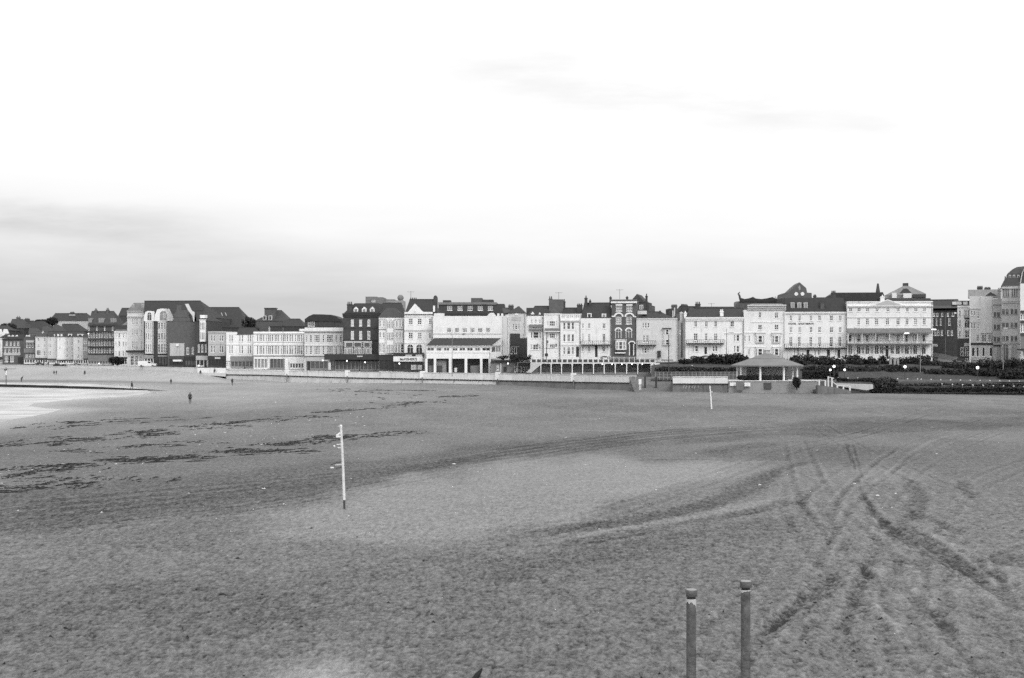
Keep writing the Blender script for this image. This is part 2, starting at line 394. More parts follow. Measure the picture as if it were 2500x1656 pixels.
for i_, pts in enumerate(PASSES):
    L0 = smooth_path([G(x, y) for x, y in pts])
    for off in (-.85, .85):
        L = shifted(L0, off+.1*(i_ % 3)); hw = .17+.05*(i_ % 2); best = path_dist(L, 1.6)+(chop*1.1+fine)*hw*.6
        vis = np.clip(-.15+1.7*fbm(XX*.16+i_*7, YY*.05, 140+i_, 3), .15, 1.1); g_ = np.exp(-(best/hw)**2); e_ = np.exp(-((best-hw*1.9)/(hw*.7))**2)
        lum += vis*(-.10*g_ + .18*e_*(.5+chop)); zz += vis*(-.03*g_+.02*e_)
amp = .16*near*(1-.75*smooth)
zz += amp*mound*.30 + amp*.22*chop + amp*.22*fine - .03*pits*near*(1-smooth) - .018*crease*near*(1-smooth)
# old footprints in the soft foreground sand
# damp sheen near the water, paler sand over on the far side of the bay
sdist = shore_d(XX, YY)
zz += np.where(sdist < 8, np.clip(-.12+.018*sdist, -1.0, .03)-.02, 0)*1.0
PXX = CX+FPX*AA
# the beach climbs to the foot of the walls
WB_PX = [-400, 0, 165, 300, 420, 482, 540]+WALLPX+[1643, 1777, 1800, 2000, 2600]
WB_Y = [488, 468, 456, 438, 410, 400.5, 396]+WALLY+[268, 265, 260, 260, 255]
WB_Z = [3.5, 3.5, 3.4, 2.9, 2.8, 2.2, 1.0]+[max(0.0, zpy(b_, y_)) for b_, y_ in zip(WALLB, WALLY)]+[.3, .4, .35, .3, 0]
WB_R = [78, 76, 66, 55, 46, 44, 36, 35, 30, 26, 24, 24, 24, 20, 20, 16, 16, 16, 16, 12]
wy, wz, wr_ = (np.interp(PXX, WB_PX, q) for q in (WB_Y, WB_Z, WB_R))
tt_ = np.clip(1-(wy-YY)/wr_, 0, 1.0)
zz = np.where(tt_ > 0, zz*(1-tt_)+wz*tt_**1.15, zz)
rise = sstep(PXX, 640, 480)
wet = np.clip(1-sstep(sdist, 1.5, 17), 0, 1)*(YY > 120)
pale = sstep(YY, 150, 240)*sstep(XX, 12, -45)
lum += .26*pale
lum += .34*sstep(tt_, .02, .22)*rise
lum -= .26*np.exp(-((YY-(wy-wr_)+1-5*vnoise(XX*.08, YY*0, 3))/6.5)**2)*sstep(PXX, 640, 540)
lum += .12*sstep(YY, 190, 260)*sstep(XX, -20, -55)
lum += .06*sstep(YY, 150, 230)*sstep(XX, 5, 40)
band = fbm(XX*.035+YY*.004, YY*.028, 81, 4)
lum += .24*(band-.5)*sstep(YY, 60, 110) + .30*(fbm(XX*.22, YY*.075, 83, 4, .65)-.5)*sstep(YY, 70, 130)
lum += .10*(fbm(XX*.1, YY*.09, 87, 4)-.5)
lum += .55*np.exp(-(((XX+4.2)/1.1)**2+((YY-31.6)/2.2)**2))
verts = np.stack([XX, YY, zz], -1).reshape(-1, 3)
idx = np.arange(nr*nc).reshape(nr, nc)
quads = np.stack([idx[:-1,:-1], idx[:-1,1:], idx[1:,1:], idx[1:,:-1]], -1).reshape(-1, 4)
me = bpy.data.meshes.new('sand'); me.vertices.add(len(verts)); me.vertices.foreach_set('co', verts.ravel())
me.loops.add(quads.size); me.loops.foreach_set('vertex_index', quads.ravel())
me.polygons.add(len(quads)); me.polygons.foreach_set('loop_start', np.arange(0, quads.size, 4)); me.polygons.foreach_set('loop_total', np.full(len(quads), 4))
me.update(); me.polygons.foreach_set('use_smooth', np.ones(len(quads), bool))
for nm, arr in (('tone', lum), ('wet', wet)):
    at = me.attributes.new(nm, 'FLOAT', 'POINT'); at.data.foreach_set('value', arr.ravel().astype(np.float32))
m = bpy.data.materials.new('beach_sand'); m.use_nodes = True; k = NG(m.node_tree); b = m.node_tree.nodes['Principled BSDF']
at = k.n('ShaderNodeAttribute', attribute_name='tone').outputs['Fac']; aw = k.n('ShaderNodeAttribute', attribute_name='wet').outputs['Fac']
oc = k.n('ShaderNodeTexCoord').outputs['Object']
f1 = k.m('SUBTRACT', k.noise(oc, 12.0, 6.0, .8), .5); f2 = k.m('SUBTRACT', k.noise(oc, 1.6, 6.0, .7), .5); f3 = k.m('SUBTRACT', k.noise(oc, .35, 4.0, .65), .5)
grain = k.m('SUBTRACT', k.n('ShaderNodeTexWhiteNoise', noise_dimensions='3D').outputs['Value'], .5)
f4 = k.m('SUBTRACT', k.noise(oc, 4.0, 5.0, .7), .5)
so_ = k.n('ShaderNodeSeparateXYZ'); k.l(oc, so_.inputs[0])
def grit(sx, sy, lo, hi): return k.m('SUBTRACT', k.mapr(k.noise(k.vec(k.m('MULTIPLY', so_.outputs[0], sx), k.m('MULTIPLY', so_.outputs[1], sy), 0.0), 1.0, 2.0, .6), lo, hi), .5)
aY = so_.outputs[1]
gr = k.m('MULTIPLY', grit(10.0, 3.4, .3, .7), k.mapr(aY, 120.0, 45.0, .0, .42))
gr = k.m('ADD', gr, k.m('MULTIPLY', grit(5.0, 1.1, .3, .7), k.m('MULTIPLY', k.mapr(aY, 35.0, 70.0), k.mapr(aY, 220.0, 110.0, 0.0, .36))))
gr = k.m('ADD', gr, k.m('MULTIPLY', grit(2.4, .30, .3, .7), k.mapr(aY, 90.0, 190.0, 0.0, .26)))
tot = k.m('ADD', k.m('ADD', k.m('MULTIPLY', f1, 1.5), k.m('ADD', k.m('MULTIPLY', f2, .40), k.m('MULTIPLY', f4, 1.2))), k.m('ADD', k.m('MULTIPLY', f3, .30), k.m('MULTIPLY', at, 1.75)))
tot = k.m('ADD', tot, gr)
val = k.m('MULTIPLY', k.m('MAXIMUM', k.m('ADD', tot, 1.0), .25), .168)
val = k.m('MULTIPLY', val, k.m('SUBTRACT', 1.0, k.m('MULTIPLY', aw, .25)))
cc = k.n('ShaderNodeCombineColor'); [k.l(val, cc.inputs[i]) for i in range(3)]
k.l(cc.outputs[0], b.inputs['Base Color'])
k.l(k.m('SUBTRACT', .95, k.m('MULTIPLY', aw, .72)), b.inputs['Roughness']); k.l(k.m('ADD', .10, k.m('MULTIPLY', aw, .35)), b.inputs['Specular IOR Level'])
bn = k.n('ShaderNodeBump'); bn.inputs['Distance'].default_value = .05
k.l(k.m('SUBTRACT', .8, k.m('MULTIPLY', aw, .72)), bn.inputs['Strength'])
k.l(k.m('ADD', k.m('MULTIPLY', f4, .8), k.m('MULTIPLY', f1, 1.0)), bn.inputs['Height']); k.l(bn.outputs[0], b.inputs['Normal'])
me.materials.append(m)
sand = bpy.data.objects.new('sand', me); COL.objects.link(sand); tag(sand, kind='structure')

# open ground sheet far below everything, out to the horizon
mb = MB(); mb.face([(-3000,-600,-2.0),(3000,-600,-2.0),(3000,5000,-2.0),(-3000,5000,-2.0)])
tag(mb.build('ground', mat('ground_earth', .17, var=.2, scale=.05)), kind='structure')

# the sea, low and still, lapping in from the left
wm = bpy.data.materials.new('sea_water'); wm.use_nodes = True; k = NG(wm.node_tree); b = wm.node_tree.nodes['Principled BSDF']
oc = k.n('ShaderNodeTexCoord').outputs['Object']; s3 = k.n('ShaderNodeSeparateXYZ'); k.l(oc, s3.inputs[0])
wv = k.vec(k.m('MULTIPLY', s3.outputs[0], .10), k.m('MULTIPLY', s3.outputs[1], .16), 0.0)
wn_ = k.noise(wv, 1.0, 6.0, .6)
cv = k.mapr(wn_, .32, .70, .27, .60)
cc = k.n('ShaderNodeCombineColor'); [k.l(cv, cc.inputs[i]) for i in range(3)]; k.l(cc.outputs[0], b.inputs['Base Color'])
b.inputs['Roughness'].default_value = .38; b.inputs['IOR'].default_value = 1.33
bn = k.n('ShaderNodeBump'); bn.inputs['Strength'].default_value = .5; bn.inputs['Distance'].default_value = .15
wv2 = k.vec(k.m('MULTIPLY', s3.outputs[0], .5), k.m('MULTIPLY', s3.outputs[1], .8), 0.0)
k.l(k.noise(wv2, 1.0, 4.0, .6), bn.inputs['Height']); k.l(bn.outputs[0], b.inputs['Normal'])
mb = MB()
ys = list(range(20, 388, 6)) + [388]
for a, c in zip(ys[:-1], ys[1:]):
    mb.face([(-900,a,-.10),(float(np.interp(a, SHORE_Y, SHORE_X))+14,a,-.10),(float(np.interp(c, SHORE_Y, SHORE_X))+14,c,-.10),(-900,c,-.10)])
tag(mb.build('sea', wm), kind='structure')

# ------------------------------------------------------------------ promenade, terrace and hill
# px station -> house fronts (Y, ground row)
FRPX = [-400, 0, 170, 300, 420, 560, 700, 835, 1040, 1240]
FRY = [560, 520, 505, 470, 428, 410, 398, 385, 365, 350]
FRB = [887, 888, 889.5, 893, 896.5, 899, 902, 905, 908, 912]
mb = MB(); st = []
for px in [-400, -100, 0, 80, 170, 230, 300, 360, 420, 480, 551]:
    Yf = float(np.interp(px, FRPX, FRY)); zf = zpy(float(np.interp(px, FRPX, FRB)), Yf)
    Yw = float(np.interp(px, [-400, 0, 551], [490, 470, 396])) if False else float(np.interp(px, [-400, 0, 165, 300, 420, 482, 551], [490, 470, 458, 440, 412, 402, 396])); zw = min(zf-.15, 3.45)
    st.append((P(px, 0, Yw).xy.to_tuple()+(zw,), P(px, 0, Yf+25).xy.to_tuple()+(zf+.02,)))
for px in [600, 640, 700, 850, 1040, 1250]:
    Yf = float(np.interp(px, FRPX, FRY)); zf = zpy(float(np.interp(px, FRPX, FRB)), Yf)
    Yw = float(np.interp(px, WALLPX, WALLY))+.3; zw = zpy(float(np.interp(px, WALLPX, WALLT)), Yw)-.95
    st.append((P(px, 0, Yw).xy.to_tuple()+(min(zw, zf-.02),), P(px, 0, Yf+25).xy.to_tuple()+(zf+.02,)))
for px in [1330, 1400, 1553]:
    Yw = float(np.interp(px, WALLPX, WALLY))+.3
    st.append((P(px, 0, Yw).xy.to_tuple()+(2.35,), P(px, 0, 330).xy.to_tuple()+(2.9,)))
for px, Yw in ((1556, 285.9), (1644, 286.2), (1645, 268.3), (1700, 267.5), (1780, 265.5), (2000, 266), (2200, 270), (2500, 266), (2800, 262)):
    st.append((P(px, 0, Yw+.6).xy.to_tuple()+(2.2,), P(px, 0, 290).xy.to_tuple()+(2.45,)))
for a, c in zip(st[:-4], st[1:-3]): mb.face([a[0], c[0], c[1], a[1]])
tag(mb.build('promenade', PAVE), kind='structure')
mb = MB()
for a, c in zip(st[-4:-1], st[-3:]): mb.face([a[0], c[0], c[1], a[1]])
tag(mb.build('path', mat('worn_grass_path', .06, var=.35, scale=.5)), kind='structure')
# upper road in front of the right-hand terrace
mb = MB(); q = []
for px, Y0, z0, Y1, z1 in ((1262, 326, 5.5, 352, 5.6), (1450, 320, 5.5, 352, 5.6), (1598, 319, 5.5, 352, 5.6), (1700, 322, 5.75, 352, 5.95), (2270, 322, 5.9, 352, 6.0), (2330, 320, 5.7, 400, 7.5), (2500, 300, 5.3, 345, 5.8), (2800, 290, 5.0, 330, 5.6)):
    q.append((P(px,0,Y0).xy.to_tuple()+(z0,), P(px,0,Y1).xy.to_tuple()+(z1,)))
for a, c in zip(q[:-1], q[1:]): mb.face([a[0], c[0], c[1], a[1]])
tag(mb.build('terrace_road', ASPH), kind='structure')
# planted slope between promenade and upper road
nb, mbk = 60, MB(); rows = []
for i in range(nb+1):
    px = 1590+(2850-1590)*i/nb; r = []
    for j in range(9):
        t = j/8; Y = 284+t*(float(np.interp(px, [1590, 2330, 2500, 2850], [322.5, 322.5, 301, 291]))-284)
        z = 2.35+(float(np.interp(px, [1590, 1700, 2270, 2500, 2850], [5.5, 5.8, 5.95, 5.35, 5.05]))-2.35)*(t**.8) - .05
        if 0 < j < 8: z += .35*(vnoise(np.array(px*.15), np.array(j*1.3), 8)-.5)
        r.append((P(px, 0, Y).x, Y, float(z)))
    rows.append(r)
for i in range(nb):
    for j in range(8): mbk.face([rows[i][j], rows[i+1][j], rows[i+1][j+1], rows[i][j+1]])
tag(mbk.build('bank', GRASS, smooth=True), kind='structure')
# low dune-like verge that carries the sand up to the promenade on the far right
mb = MB(); rows = []
for i in range(49):
    px = 1985+(2850-1985)*i/48; r = []
    yf = float(np.interp(px, [1985, 2030, 2150, 2500, 2850], [257.5, 256, 262, 254, 250]))
    for j in range(8):
        t = j/7; Y = yf+t*(270-yf if px > 2100 else 267-yf)
        z = -.05+2.3*min(1, t*1.12)**.75 + (.25*(float(vnoise(np.array(px*.2), np.array(j*1.7), 4))-.5) if 0 < j < 7 else 0)
        r.append((P(px, 0, Y).x, Y, z))
    rows.append(r)
for i in range(48):
    for j in range(7): mb.face([rows[i][j], rows[i+1][j], rows[i+1][j+1], rows[i][j+1]])
tag(mb.build('verge', GRASS, smooth=True), kind='structure')
# the town's rising ground behind the fronts (a little lower than the lowest walls that stand on it)
mb = MB(); hs = []
for px in range(-500, 3001, 100):
    Yf = float(np.interp(px, FRPX+[1300, 2500, 2900], FRY+[352, 348, 335]))+14
    zf = float(np.interp(px, [-500, 0, 560, 1240, 1300, 3000], [4.0, 4.0, 3.6, 2.7, 5.4, 5.6]))
    hs.append([P(px,0,Yf).xy.to_tuple()+(zf,), P(px,0,Yf+60).xy.to_tuple()+(zf+3,), P(px,0,Yf+170).xy.to_tuple()+(zf+9,), P(px,0,Yf+420).xy.to_tuple()+(zf+12,)])
for a, c in zip(hs[:-1], hs[1:]):
    for j in range(3): mb.face([a[j], c[j], c[j+1], a[j+1]])
tag(mb.build('hillside', GRASS), kind='structure')

# ------------------------------------------------------------------ wrack of seaweed, shells on the sand
def scatter_line(pts, n, spread, smin, smax, out):
    """strands of weed: short runs of clumps strung out along the tide line"""
    L = [G(x, y) for x, y in pts]; seg = [(b-a).length for a, b in zip(L[:-1], L[1:])]
    for _ in range(int(n/3.0)):
        i = rng.choice(len(seg), p=np.array(seg)/sum(seg)); a, b = L[i], L[i+1]; p = a.lerp(b, rng.random()); d = (b-a).normalized()
        if float(fbm(np.array(p.x*.6+3), np.array(p.y*.25), 55, 4, .75)) < .45+.14*rng.random()-.06: continue
        c0 = p+Vector((-d.y, d.x, 0))*rng.normal(0, spread*1.15); k = rng.integers(1, 7); tilt = rng.normal(0, .12); e = Vector((d.x-d.y*tilt, d.y+d.x*tilt, 0))
        for j in range(k):
            q = c0+e*(j-k/2)*(smin+smax)*.55+Vector((-d.y, d.x, 0))*rng.normal(0, .14)
            out.append((q.x, q.y, (smin+(smax-smin)*rng.random()**2)*(1.25-abs(j-k/2)/k*1.5), math.atan2(d.y, d.x)+rng.normal(0, .2)))
bits = []
zl = lambda pts: [(x/1.8936, 920+y/1.8936) for x, y in pts]
scatter_line(zl([(-60,470),(150,430),(450,395),(800,378),(1000,358),(1200,325),(1420,300),(1590,272)]), 1500, 1.1, .12, .75, bits)
scatter_line(zl([(-60,470),(150,440),(350,410)]), 420, 1.8, .1, .6, bits)
scatter_line(zl([(1080,330),(1250,318),(1450,318),(1580,275)]), 330, 1.2, .1, .6, bits)
scatter_line(zl([(-60,320),(110,298),(400,275),(620,256),(860,235),(1040,215),(1250,195),(1500,165),(1800,140),(1960,115)]), 900, 1.1, .15, .9, bits)
scatter_line(zl([(120,318),(450,290),(760,265),(1000,235),(1300,203),(1500,180)]), 520, 1.2, .15, .85, bits)
scatter_line(zl([(200,345),(460,340),(700,320),(950,300)]), 260, 1.2, .12, .6, bits)
scatter_line(zl([(140,240),(320,220),(500,205),(720,195),(900,185)]), 170, 2.2, .2, 1.0, bits)
scatter_line(zl([(1590,270),(1780,275),(1920,245)]), 170, 1.0, .12, .7, bits)
scatter_line(zl([(1600,55),(1760,75),(1850,110),(1940,125)]), 260, 3.5, .25, 1.2, bits)
scatter_line(zl([(1700,62),(2000,66)]), 80, 1.2, .25, 1.2, bits)
scatter_line(zl([(2060,96),(2230,84)]), 90, 1.2, .25, 1.2, bits)
scatter_line(zl([(1000,360),(1300,350),(1480,338)]), 130, .9, .12, .6, bits)
scatter_line(zl([(-60,510),(200,505),(400,485),(560,455)]), 220, 1.6, .1, .55, bits)
for _ in range(260):
    px, py = rng.uniform(0, 2500), 1180+476*rng.random()**.8
    if float(fbm(np.array(px*.004), np.array(py*.008), 57, 3)) < .47+.1*rng.random(): continue
    q_ = G(px, py); bits.append((q_.x, q_.y, .02+.07*rng.random()**2, rng.normal(0, .6)))
V, Fc = [], []
def clump(x, y, r, a, h, k=7):
    n = len(V); ca, sa = math.cos(a), math.sin(a)
    for q in range(k):
        t = 2*math.pi*q/k; rr = r*(.55+.8*rng.random()); ex, ey = rr*3.6*math.cos(t), rr*.8*math.sin(t)
        V.append((x+ex*ca-ey*sa, y+ex*sa+ey*ca, -.03))
    V.append((x, y, h)); V.append((x+r*.6*ca, y+r*.6*sa, h*.7))
    for q in range(k): Fc.append((n+q, n+(q+1) % k, n+k if q % 2 else n+k+1))
    Fc.append((n, n+k, n+k+1))
for x, y, r, a in bits: clump(x, y, r*.5, a, .02+.03*rng.random()+r*.06)
me = bpy.data.meshes.new('seaweed'); me.from_pydata(V, [], Fc); me.materials.append(mat('seaweed', .018, rough=.7, var=.4, scale=2.0))
o = bpy.data.objects.new('seaweed', me); COL.objects.link(o)
tag(o, 'dark seaweed strewn in wrack lines across the beach', 'seaweed', kind='stuff')
V, Fc = [], []
for _ in range(110):
    if rng.random() < .62:
        px = rng.uniform(0, 900); py = 1160-px*.15+rng.normal(0, 22)
    else: px, py = rng.uniform(0, 2400), rng.uniform(1040, 1300)
    p = G(px, py); clump(p.x, p.y, .016+.02*rng.random()+max(0, p.y-60)*.0004, rng.uniform(0, 3), .03+max(0, p.y-60)*.0003)
me = bpy.data.meshes.new('shells'); me.from_pydata(V, [], Fc); me.materials.append(mat('shell', .75, var=.05))
o = bpy.data.objects.new('shells', me); COL.objects.link(o)
tag(o, 'small pale shells and pebbles scattered along the wrack', 'shells', kind='stuff')
# ------------------------------------------------------------------ building kit
Z1=(0,700,5.6); Z2=(300,700,5.6); Z3=(600,700,5.6); Z4=(820,700,5.6); Z5=(1100,700,5.6); Z6=(1380,700,5.6); Z7=(1640,680,5.6); Z8=(1900,660,4.9); Z9=(2180,640,4.6125)
PANES = {'d': GD, 'm': GM, 'l': GL, 'b': BLACK, 'w': TRIM}
GROUPS = {}
class House:
    """A building whose front is measured on the photograph and stands upright at its own distance Y0..Y1.
    Local axes: x along the front, y into the building, z up; the root Empty is at the foot of the front's left corner."""
    def __init__(s, zone, x0, x1, ytop, ybase, Y0, Y1, m, name, label, depth=11.0, cat='house', group=None, sink=2.0, frame=None, split=True, rootlift=0):
        s.z = zone; s.split = split; s.frame = frame or TRIM
        p0 = s.px(x0, ybase); p1 = s.px(x1, ybase)
        # keep the fronts of a row only gently turned: each steps forward of the next instead
        wx = (p1[0]-p0[0])/FPX*(Y0+Y1)/2; lim = wx*(.12 if zone is Z1 else .14 if zone is Z2 else .02 if zone in (Z3, Z4, Z5) else .3)
        if abs(Y0-Y1) > lim: c_ = min(Y0, Y1); Y0, Y1 = (c_+lim, c_) if Y0 > Y1 else (c_, c_+lim)
        A = P(p0[0], p0[1], Y0); B = P(p1[0], p1[1], Y1)
        s.A = A.xy; s.d = (B.xy-A.xy); s.W = s.d.length; s.d.normalize(); s.n = Vector((-s.d.y, s.d.x))
        s.bz = min(A.z, B.z); s.depth = depth; s.mat = m; s.sink = sink
        s.root = empty(name, (A.x, A.y, s.bz), math.atan2(s.d.y, s.d.x), label, cat, group)
        s.top = s.uv((x0+x1)/2, ytop)[1]; s.holes = []; s.roofobj = None; s.wallobj = None
        s.x0, s.x1 = x0, x1
    def px(s, x, y): return (s.z[0]+x/s.z[2], s.z[1]+y/s.z[2])
    def uv(s, x, y, w=0.0):
        px, py = s.px(x, y); a = (px-CX)/FPX; A = s.A + s.n*w
        u = (a*A.y-A.x)/(s.d.x-a*s.d.y); Y = A.y+u*s.d.y
        return u, H-(py-CY)/FPX*Y-s.bz
    def rect(s, x0, y0, x1, y1, w=0.0):
        u0, va = s.uv(x0, y0, w); u1, vb = s.uv(x1, y1, w)
        _, vc = s.uv((x0+x1)/2, y0, w); _, vd = s.uv((x0+x1)/2, y1, w)
        return min(u0, u1), max(u0, u1), min(vc, vd), max(vc, vd)
    # --- openings
    def win(s, x0, y0, x1, y1, pane='d', bars=(2, 2), hole=True, parent=None, w=0.0, name='window', fr=.11, sill=True):
        u0, u1, v0, v1 = s.rect(x0, y0, x1, y1, w)
        if hole: s.holes.append((u0, u1, v0, v1)); wf, wb = w+.05, w+.15
        else: wf, wb = w-.05, w+.02
        f = MB(); t = min(fr, (u1-u0)*.22)
        f.box(u0, u0+t, wf, wb, v0, v1); f.box(u1-t, u1, wf, wb, v0, v1)
        f.box(u0+t, u1-t, wf, wb, v0, v0+t); f.box(u0+t, u1-t, wf, wb, v1-t, v1)
        nx, ny = bars
        for i in range(1, nx): c = u0+(u1-u0)*i/nx; f.box(c-t*.38, c+t*.38, wf+.01, wb-.005, v0+t, v1-t)
        for i in range(1, ny): c = v0+(v1-v0)*i/ny; f.box(u0+t, u1-t, wf+.015, wb-.006, c-t*.38, c+t*.38)
        if sill and hole: f.box(u0-.08, u1+.08, w-.10, w-.004, v0-.12, v0-.002)
        par = parent or s.root
        pw = wb-.03
        if s.split and parent is None:
            o = f.build(name, s.frame, par)
            q = MB(); q.box(u0+t*.5, u1-t*.5, pw, pw+.02, v0+t*.5, v1-t*.5); rv = random.random()
            if pane in 'md' and rv < .5:      # a blind part-way down, or a curtain drawn to one side
                q.cur = 1; hgt = (v1-v0)*random.uniform(.2, .55)
                if rv < .32: q.box(u0+t*.6, u1-t*.6, pw-.012, pw-.002, v1-hgt, v1-t*.6)
                else: q.box(u0+t*.6, u0+(u1-u0)*.3, pw-.012, pw-.002, v0+t*.6, v1-t*.6); q.box(u1-(u1-u0)*.28, u1-t*.6, pw-.012, pw-.002, v0+t*.6, v1-t*.6)
            q.build('pane', [PANES[pane], GL if rv > .16 else GREY], o)
        else:
            f.cur = 1; f.box(u0+t*.5, u1-t*.5, pw, pw+.02, v0+t*.5, v1-t*.5)
            o = f.build(name, [s.frame, PANES[pane]], par)
        return o
    def wins(s, xs, ys, panes='d', bars=(2, 2), **k):
        i = 0
        for y0, y1 in ys:
            for x0, x1 in xs: s.win(x0, y0, x1, y1, panes[i % len(panes)], bars, **k); i += 1
    def arch(s, x0, y0, x1, y1, pane='d', surround=0.0, ring=None, name='window', w=0.0, bars=True):
        """round-headed opening, proud of the wall by a few centimetres"""
        u0, u1, v0, v1 = s.rect(x0, y0, x1, y1, w); r = (u1-u0)/2; c = (u0+u1)/2; sv = v1-r
        def outl(e): return [(u0-e, v0), (u1+e, v0)]+[(c+(r+e)*math.cos(math.pi*i/10), sv+(r+e)*math.sin(math.pi*i/10)) for i in range(11)]
        f = MB(); f.prism(outl(.10+surround), w-.04, w+.01)
        if bars: f.box(c-.04, c+.04, w-.075, w-.055, v0, v1-.05); f.box(u0, u1, w-.078, w-.058, sv-.05, sv+.03)
        o = f.build(name, ring or s.frame, s.root)
        q = MB(); q.prism(outl(-.02), w-.055, w-.045); q.build('pane', PANES[pane], o); return o
    def hood(s, x0, x1, y0, y1, m=None, thick=.28, w=0.0):
        """proud white arch moulding over a window"""
        u0, u1, v0, v1 = s.rect(x0, y0, x1, y1, w); c = (u0+u1)/2; r = (u1-u0)/2; hh = v1-v0; p = []
        for i in range(13): t = math.pi*i/12; p.append((c+r*math.cos(t), v0+hh*math.sin(t)))
        for i in range(13): t = math.pi*(12-i)/12; p.append((c+(r-thick)*math.cos(t), v0+(hh-thick)*math.sin(t)))
        f = MB()
        for i in range(12):
            f.prism([p[i], p[i+1], p[24-i], p[25-i]], w-.12, w-.002)
        return f.build('arch_moulding', m or TRIM, s.root)
    def door(s, x0, y0, x1, y1, m=None, fan=False):
        u0, u1, v0, v1 = s.rect(x0, y0, x1, y1); s.holes.append((u0, u1, v0, v1))
        f = MB(); f.box(u0, u1, .12, .2, v0, v1)
        for a in (.12, .54):
            for b_ in (.08, .55): f.box(u0+(u1-u0)*a, u0+(u1-u0)*(a+.34), .10, .12, v0+(v1-v0)*b_, v0+(v1-v0)*(b_+.36))
        o = f.build('door', m or BLACK, s.root)
        q = MB(); q.box(u1-(u1-u0)*.18, u1-(u1-u0)*.1, .04, .1, v0+(v1-v0)*.42, v0+(v1-v0)*.46); q.build('handle', LEAD, o); return o
    # --- solids on the front
    def box(s, name, x0, y0, x1, y1, w0, w1, m, parent=None):
        u0, u1, v0, v1 = s.rect(x0, y0, x1, y1, min(w0, w1)); f = MB(); f.box(u0, u1, w0, w1, v0, v1)
        return f.build(name, m, parent or s.root)
    def poly(s, name, pts, w0, w1, m, parent=None):
        q = [s.uv(x, y, min(w0, w1)) for x, y in pts]
        ar = sum(a[0]*b[1]-b[0]*a[1] for a, b in zip(q, q[1:]+q[:1]))
        if ar < 0: q = q[::-1]
        f = MB(); f.prism(q, w0, w1); return f.build(name, m, parent or s.root)
    def cornice(s, x0, x1, y, h=.45, proud=.35, m=None, name='cornice'):
        u0, _ = s.uv(x0, y); u1, _ = s.uv(x1, y); v = s.uv((x0+x1)/2, y)[1]; f = MB()
        f.box(u0, u1, -proud, -.003, v-h*.45, v); f.box(u0+.02, u1-.02, -proud*.6, -.003, v-h, v-h*.45-.002)
        return f.build(name, m or s.mat, s.root)
    def balcony(s, x0, x1, ytop, ydeck, proud=1.1, m=None, roof=False, step=.45):
        u0, va = s.uv(x0, ytop, -proud); u1, _ = s.uv(x1, ydeck, -proud); _, vt = s.uv((x0+x1)/2, ytop, -proud); _, vd = s.uv((x0+x1)/2, ydeck, -proud)
        f = MB(); f.box(u0, u1, -proud, -.004, vd-.24, vd); o = f.build('balcony', m or BLACK, s.root)
        r = MB(); n = max(2, int((u1-u0)/step))
        r.box(u0, u1, -proud+.02, -proud+.07, vt-.07, vt)
        for i in range(n+1):
            c = u0+(u1-u0)*i/n; t = .022 if i % 6 else .05; r.box(c-t, c+t, -proud+.025, -proud+.065, vd, vt-.06)
        for c in (u0, u1-.05): r.box(c, c+.05, -proud+.07, -.005, vt-.07, vt); r.box(c, c+.05, -proud*.5, -proud*.5+.05, vd, vt-.06)
        r.build('railing', m or BLACK, o); return o
    def bay(s, x0, y0, x1, y1, proud=.9, m=None, chamfer=.28):
        u0, u1, v0, v1 = s.rect(x0, y0, x1, y1, -proud); c = (u1-u0)*chamfer*.5; f = MB()
        f.slab([(u0, -.002), (u0+c, -proud), (u1-c, -proud), (u1, -.002)], v0, v1); s.bayw = -proud
        f.slab([(u0-.1, -.003), (u0+c-.1, -proud-.12), (u1-c+.1, -proud-.12), (u1+.1, -.003)], v1+.004, v1+.22)
        return f.build('bay', m or s.mat, s.root)
    # --- shop fronts
    def shop(s, x0, x1, y0, y1, yf, fascia=None, nb=4, pil=None, glass='d', proud=.35, door=None):
        u0, u1, v0, v1 = s.rect(x0, y0, x1, y1, -proud); _, vf = s.uv((x0+x1)/2, yf, -proud); f = MB(); t = .22
        if vf <= v0+.3: vf = v0+(v1-v0)*.7
        for i in range(nb+1):
            c = u0+(u1-u0)*i/nb; c = min(max(c, u0+t/2), u1-t/2); f.box(c-t/2, c+t/2, -proud, -.004, v0, vf)
        f.box(u0+t, u1-t, -proud+.05, -.006, v0, v0+.45)
        o = f.build('shopfront', pil or s.frame, s.root)
        q = MB(); q.box(u0-.02, u1+.02, -proud-.12, -.005, vf+.003, v1); q.build('fascia', fascia or DARK, o)
        q = MB(); q.box(u0+.05, u1-.05, -proud+.10, -.01, v0+.46, vf-.02); q.build('pane', PANES[glass], o)
        if door is not None:
            c = u0+(u1-u0)*(door+.5)/nb; hw = min(.5, (u1-u0)/nb*.35); q = MB(); q.box(c-hw, c+hw, -proud+.02, -proud+.09, v0, min(v0+2.2, vf-.1)); q.build('door', BLACK, o)
        return o
    def text(s, string, x0, y0, x1, y1, m, w=-.02, parent=None):
        u0, u1, v0, v1 = s.rect(x0, y0, x1, y1, w)
        c = bpy.data.curves.new('lettering', 'FONT'); c.body = string; c.extrude = .015; c.offset = .028; c.size = 1; c.materials.append(m)
        o = bpy.data.objects.new('lettering', c); COL.objects.link(o); o.parent = parent or s.root
        bpy.context.view_layer.update()
        nm = bpy.data.meshes.new_from_object(o.evaluated_get(bpy.context.evaluated_depsgraph_get())); bpy.data.objects.remove(o); o = bpy.data.objects.new('lettering', nm); COL.objects.link(o); o.parent = parent or s.root
        co = np.array([q.co for q in nm.vertices]); mn = co.min(0); dx_, dy_ = (co.max(0)-mn)[:2]
        for q in nm.vertices: q.co.x -= mn[0]; q.co.y -= mn[1]
        o.rotation_euler = (R(90), 0, 0); o.scale = ((u1-u0)/max(dx_, .01), (v1-v0)/max(dy_, .01), 1); o.location = (u0, w, v0); return o
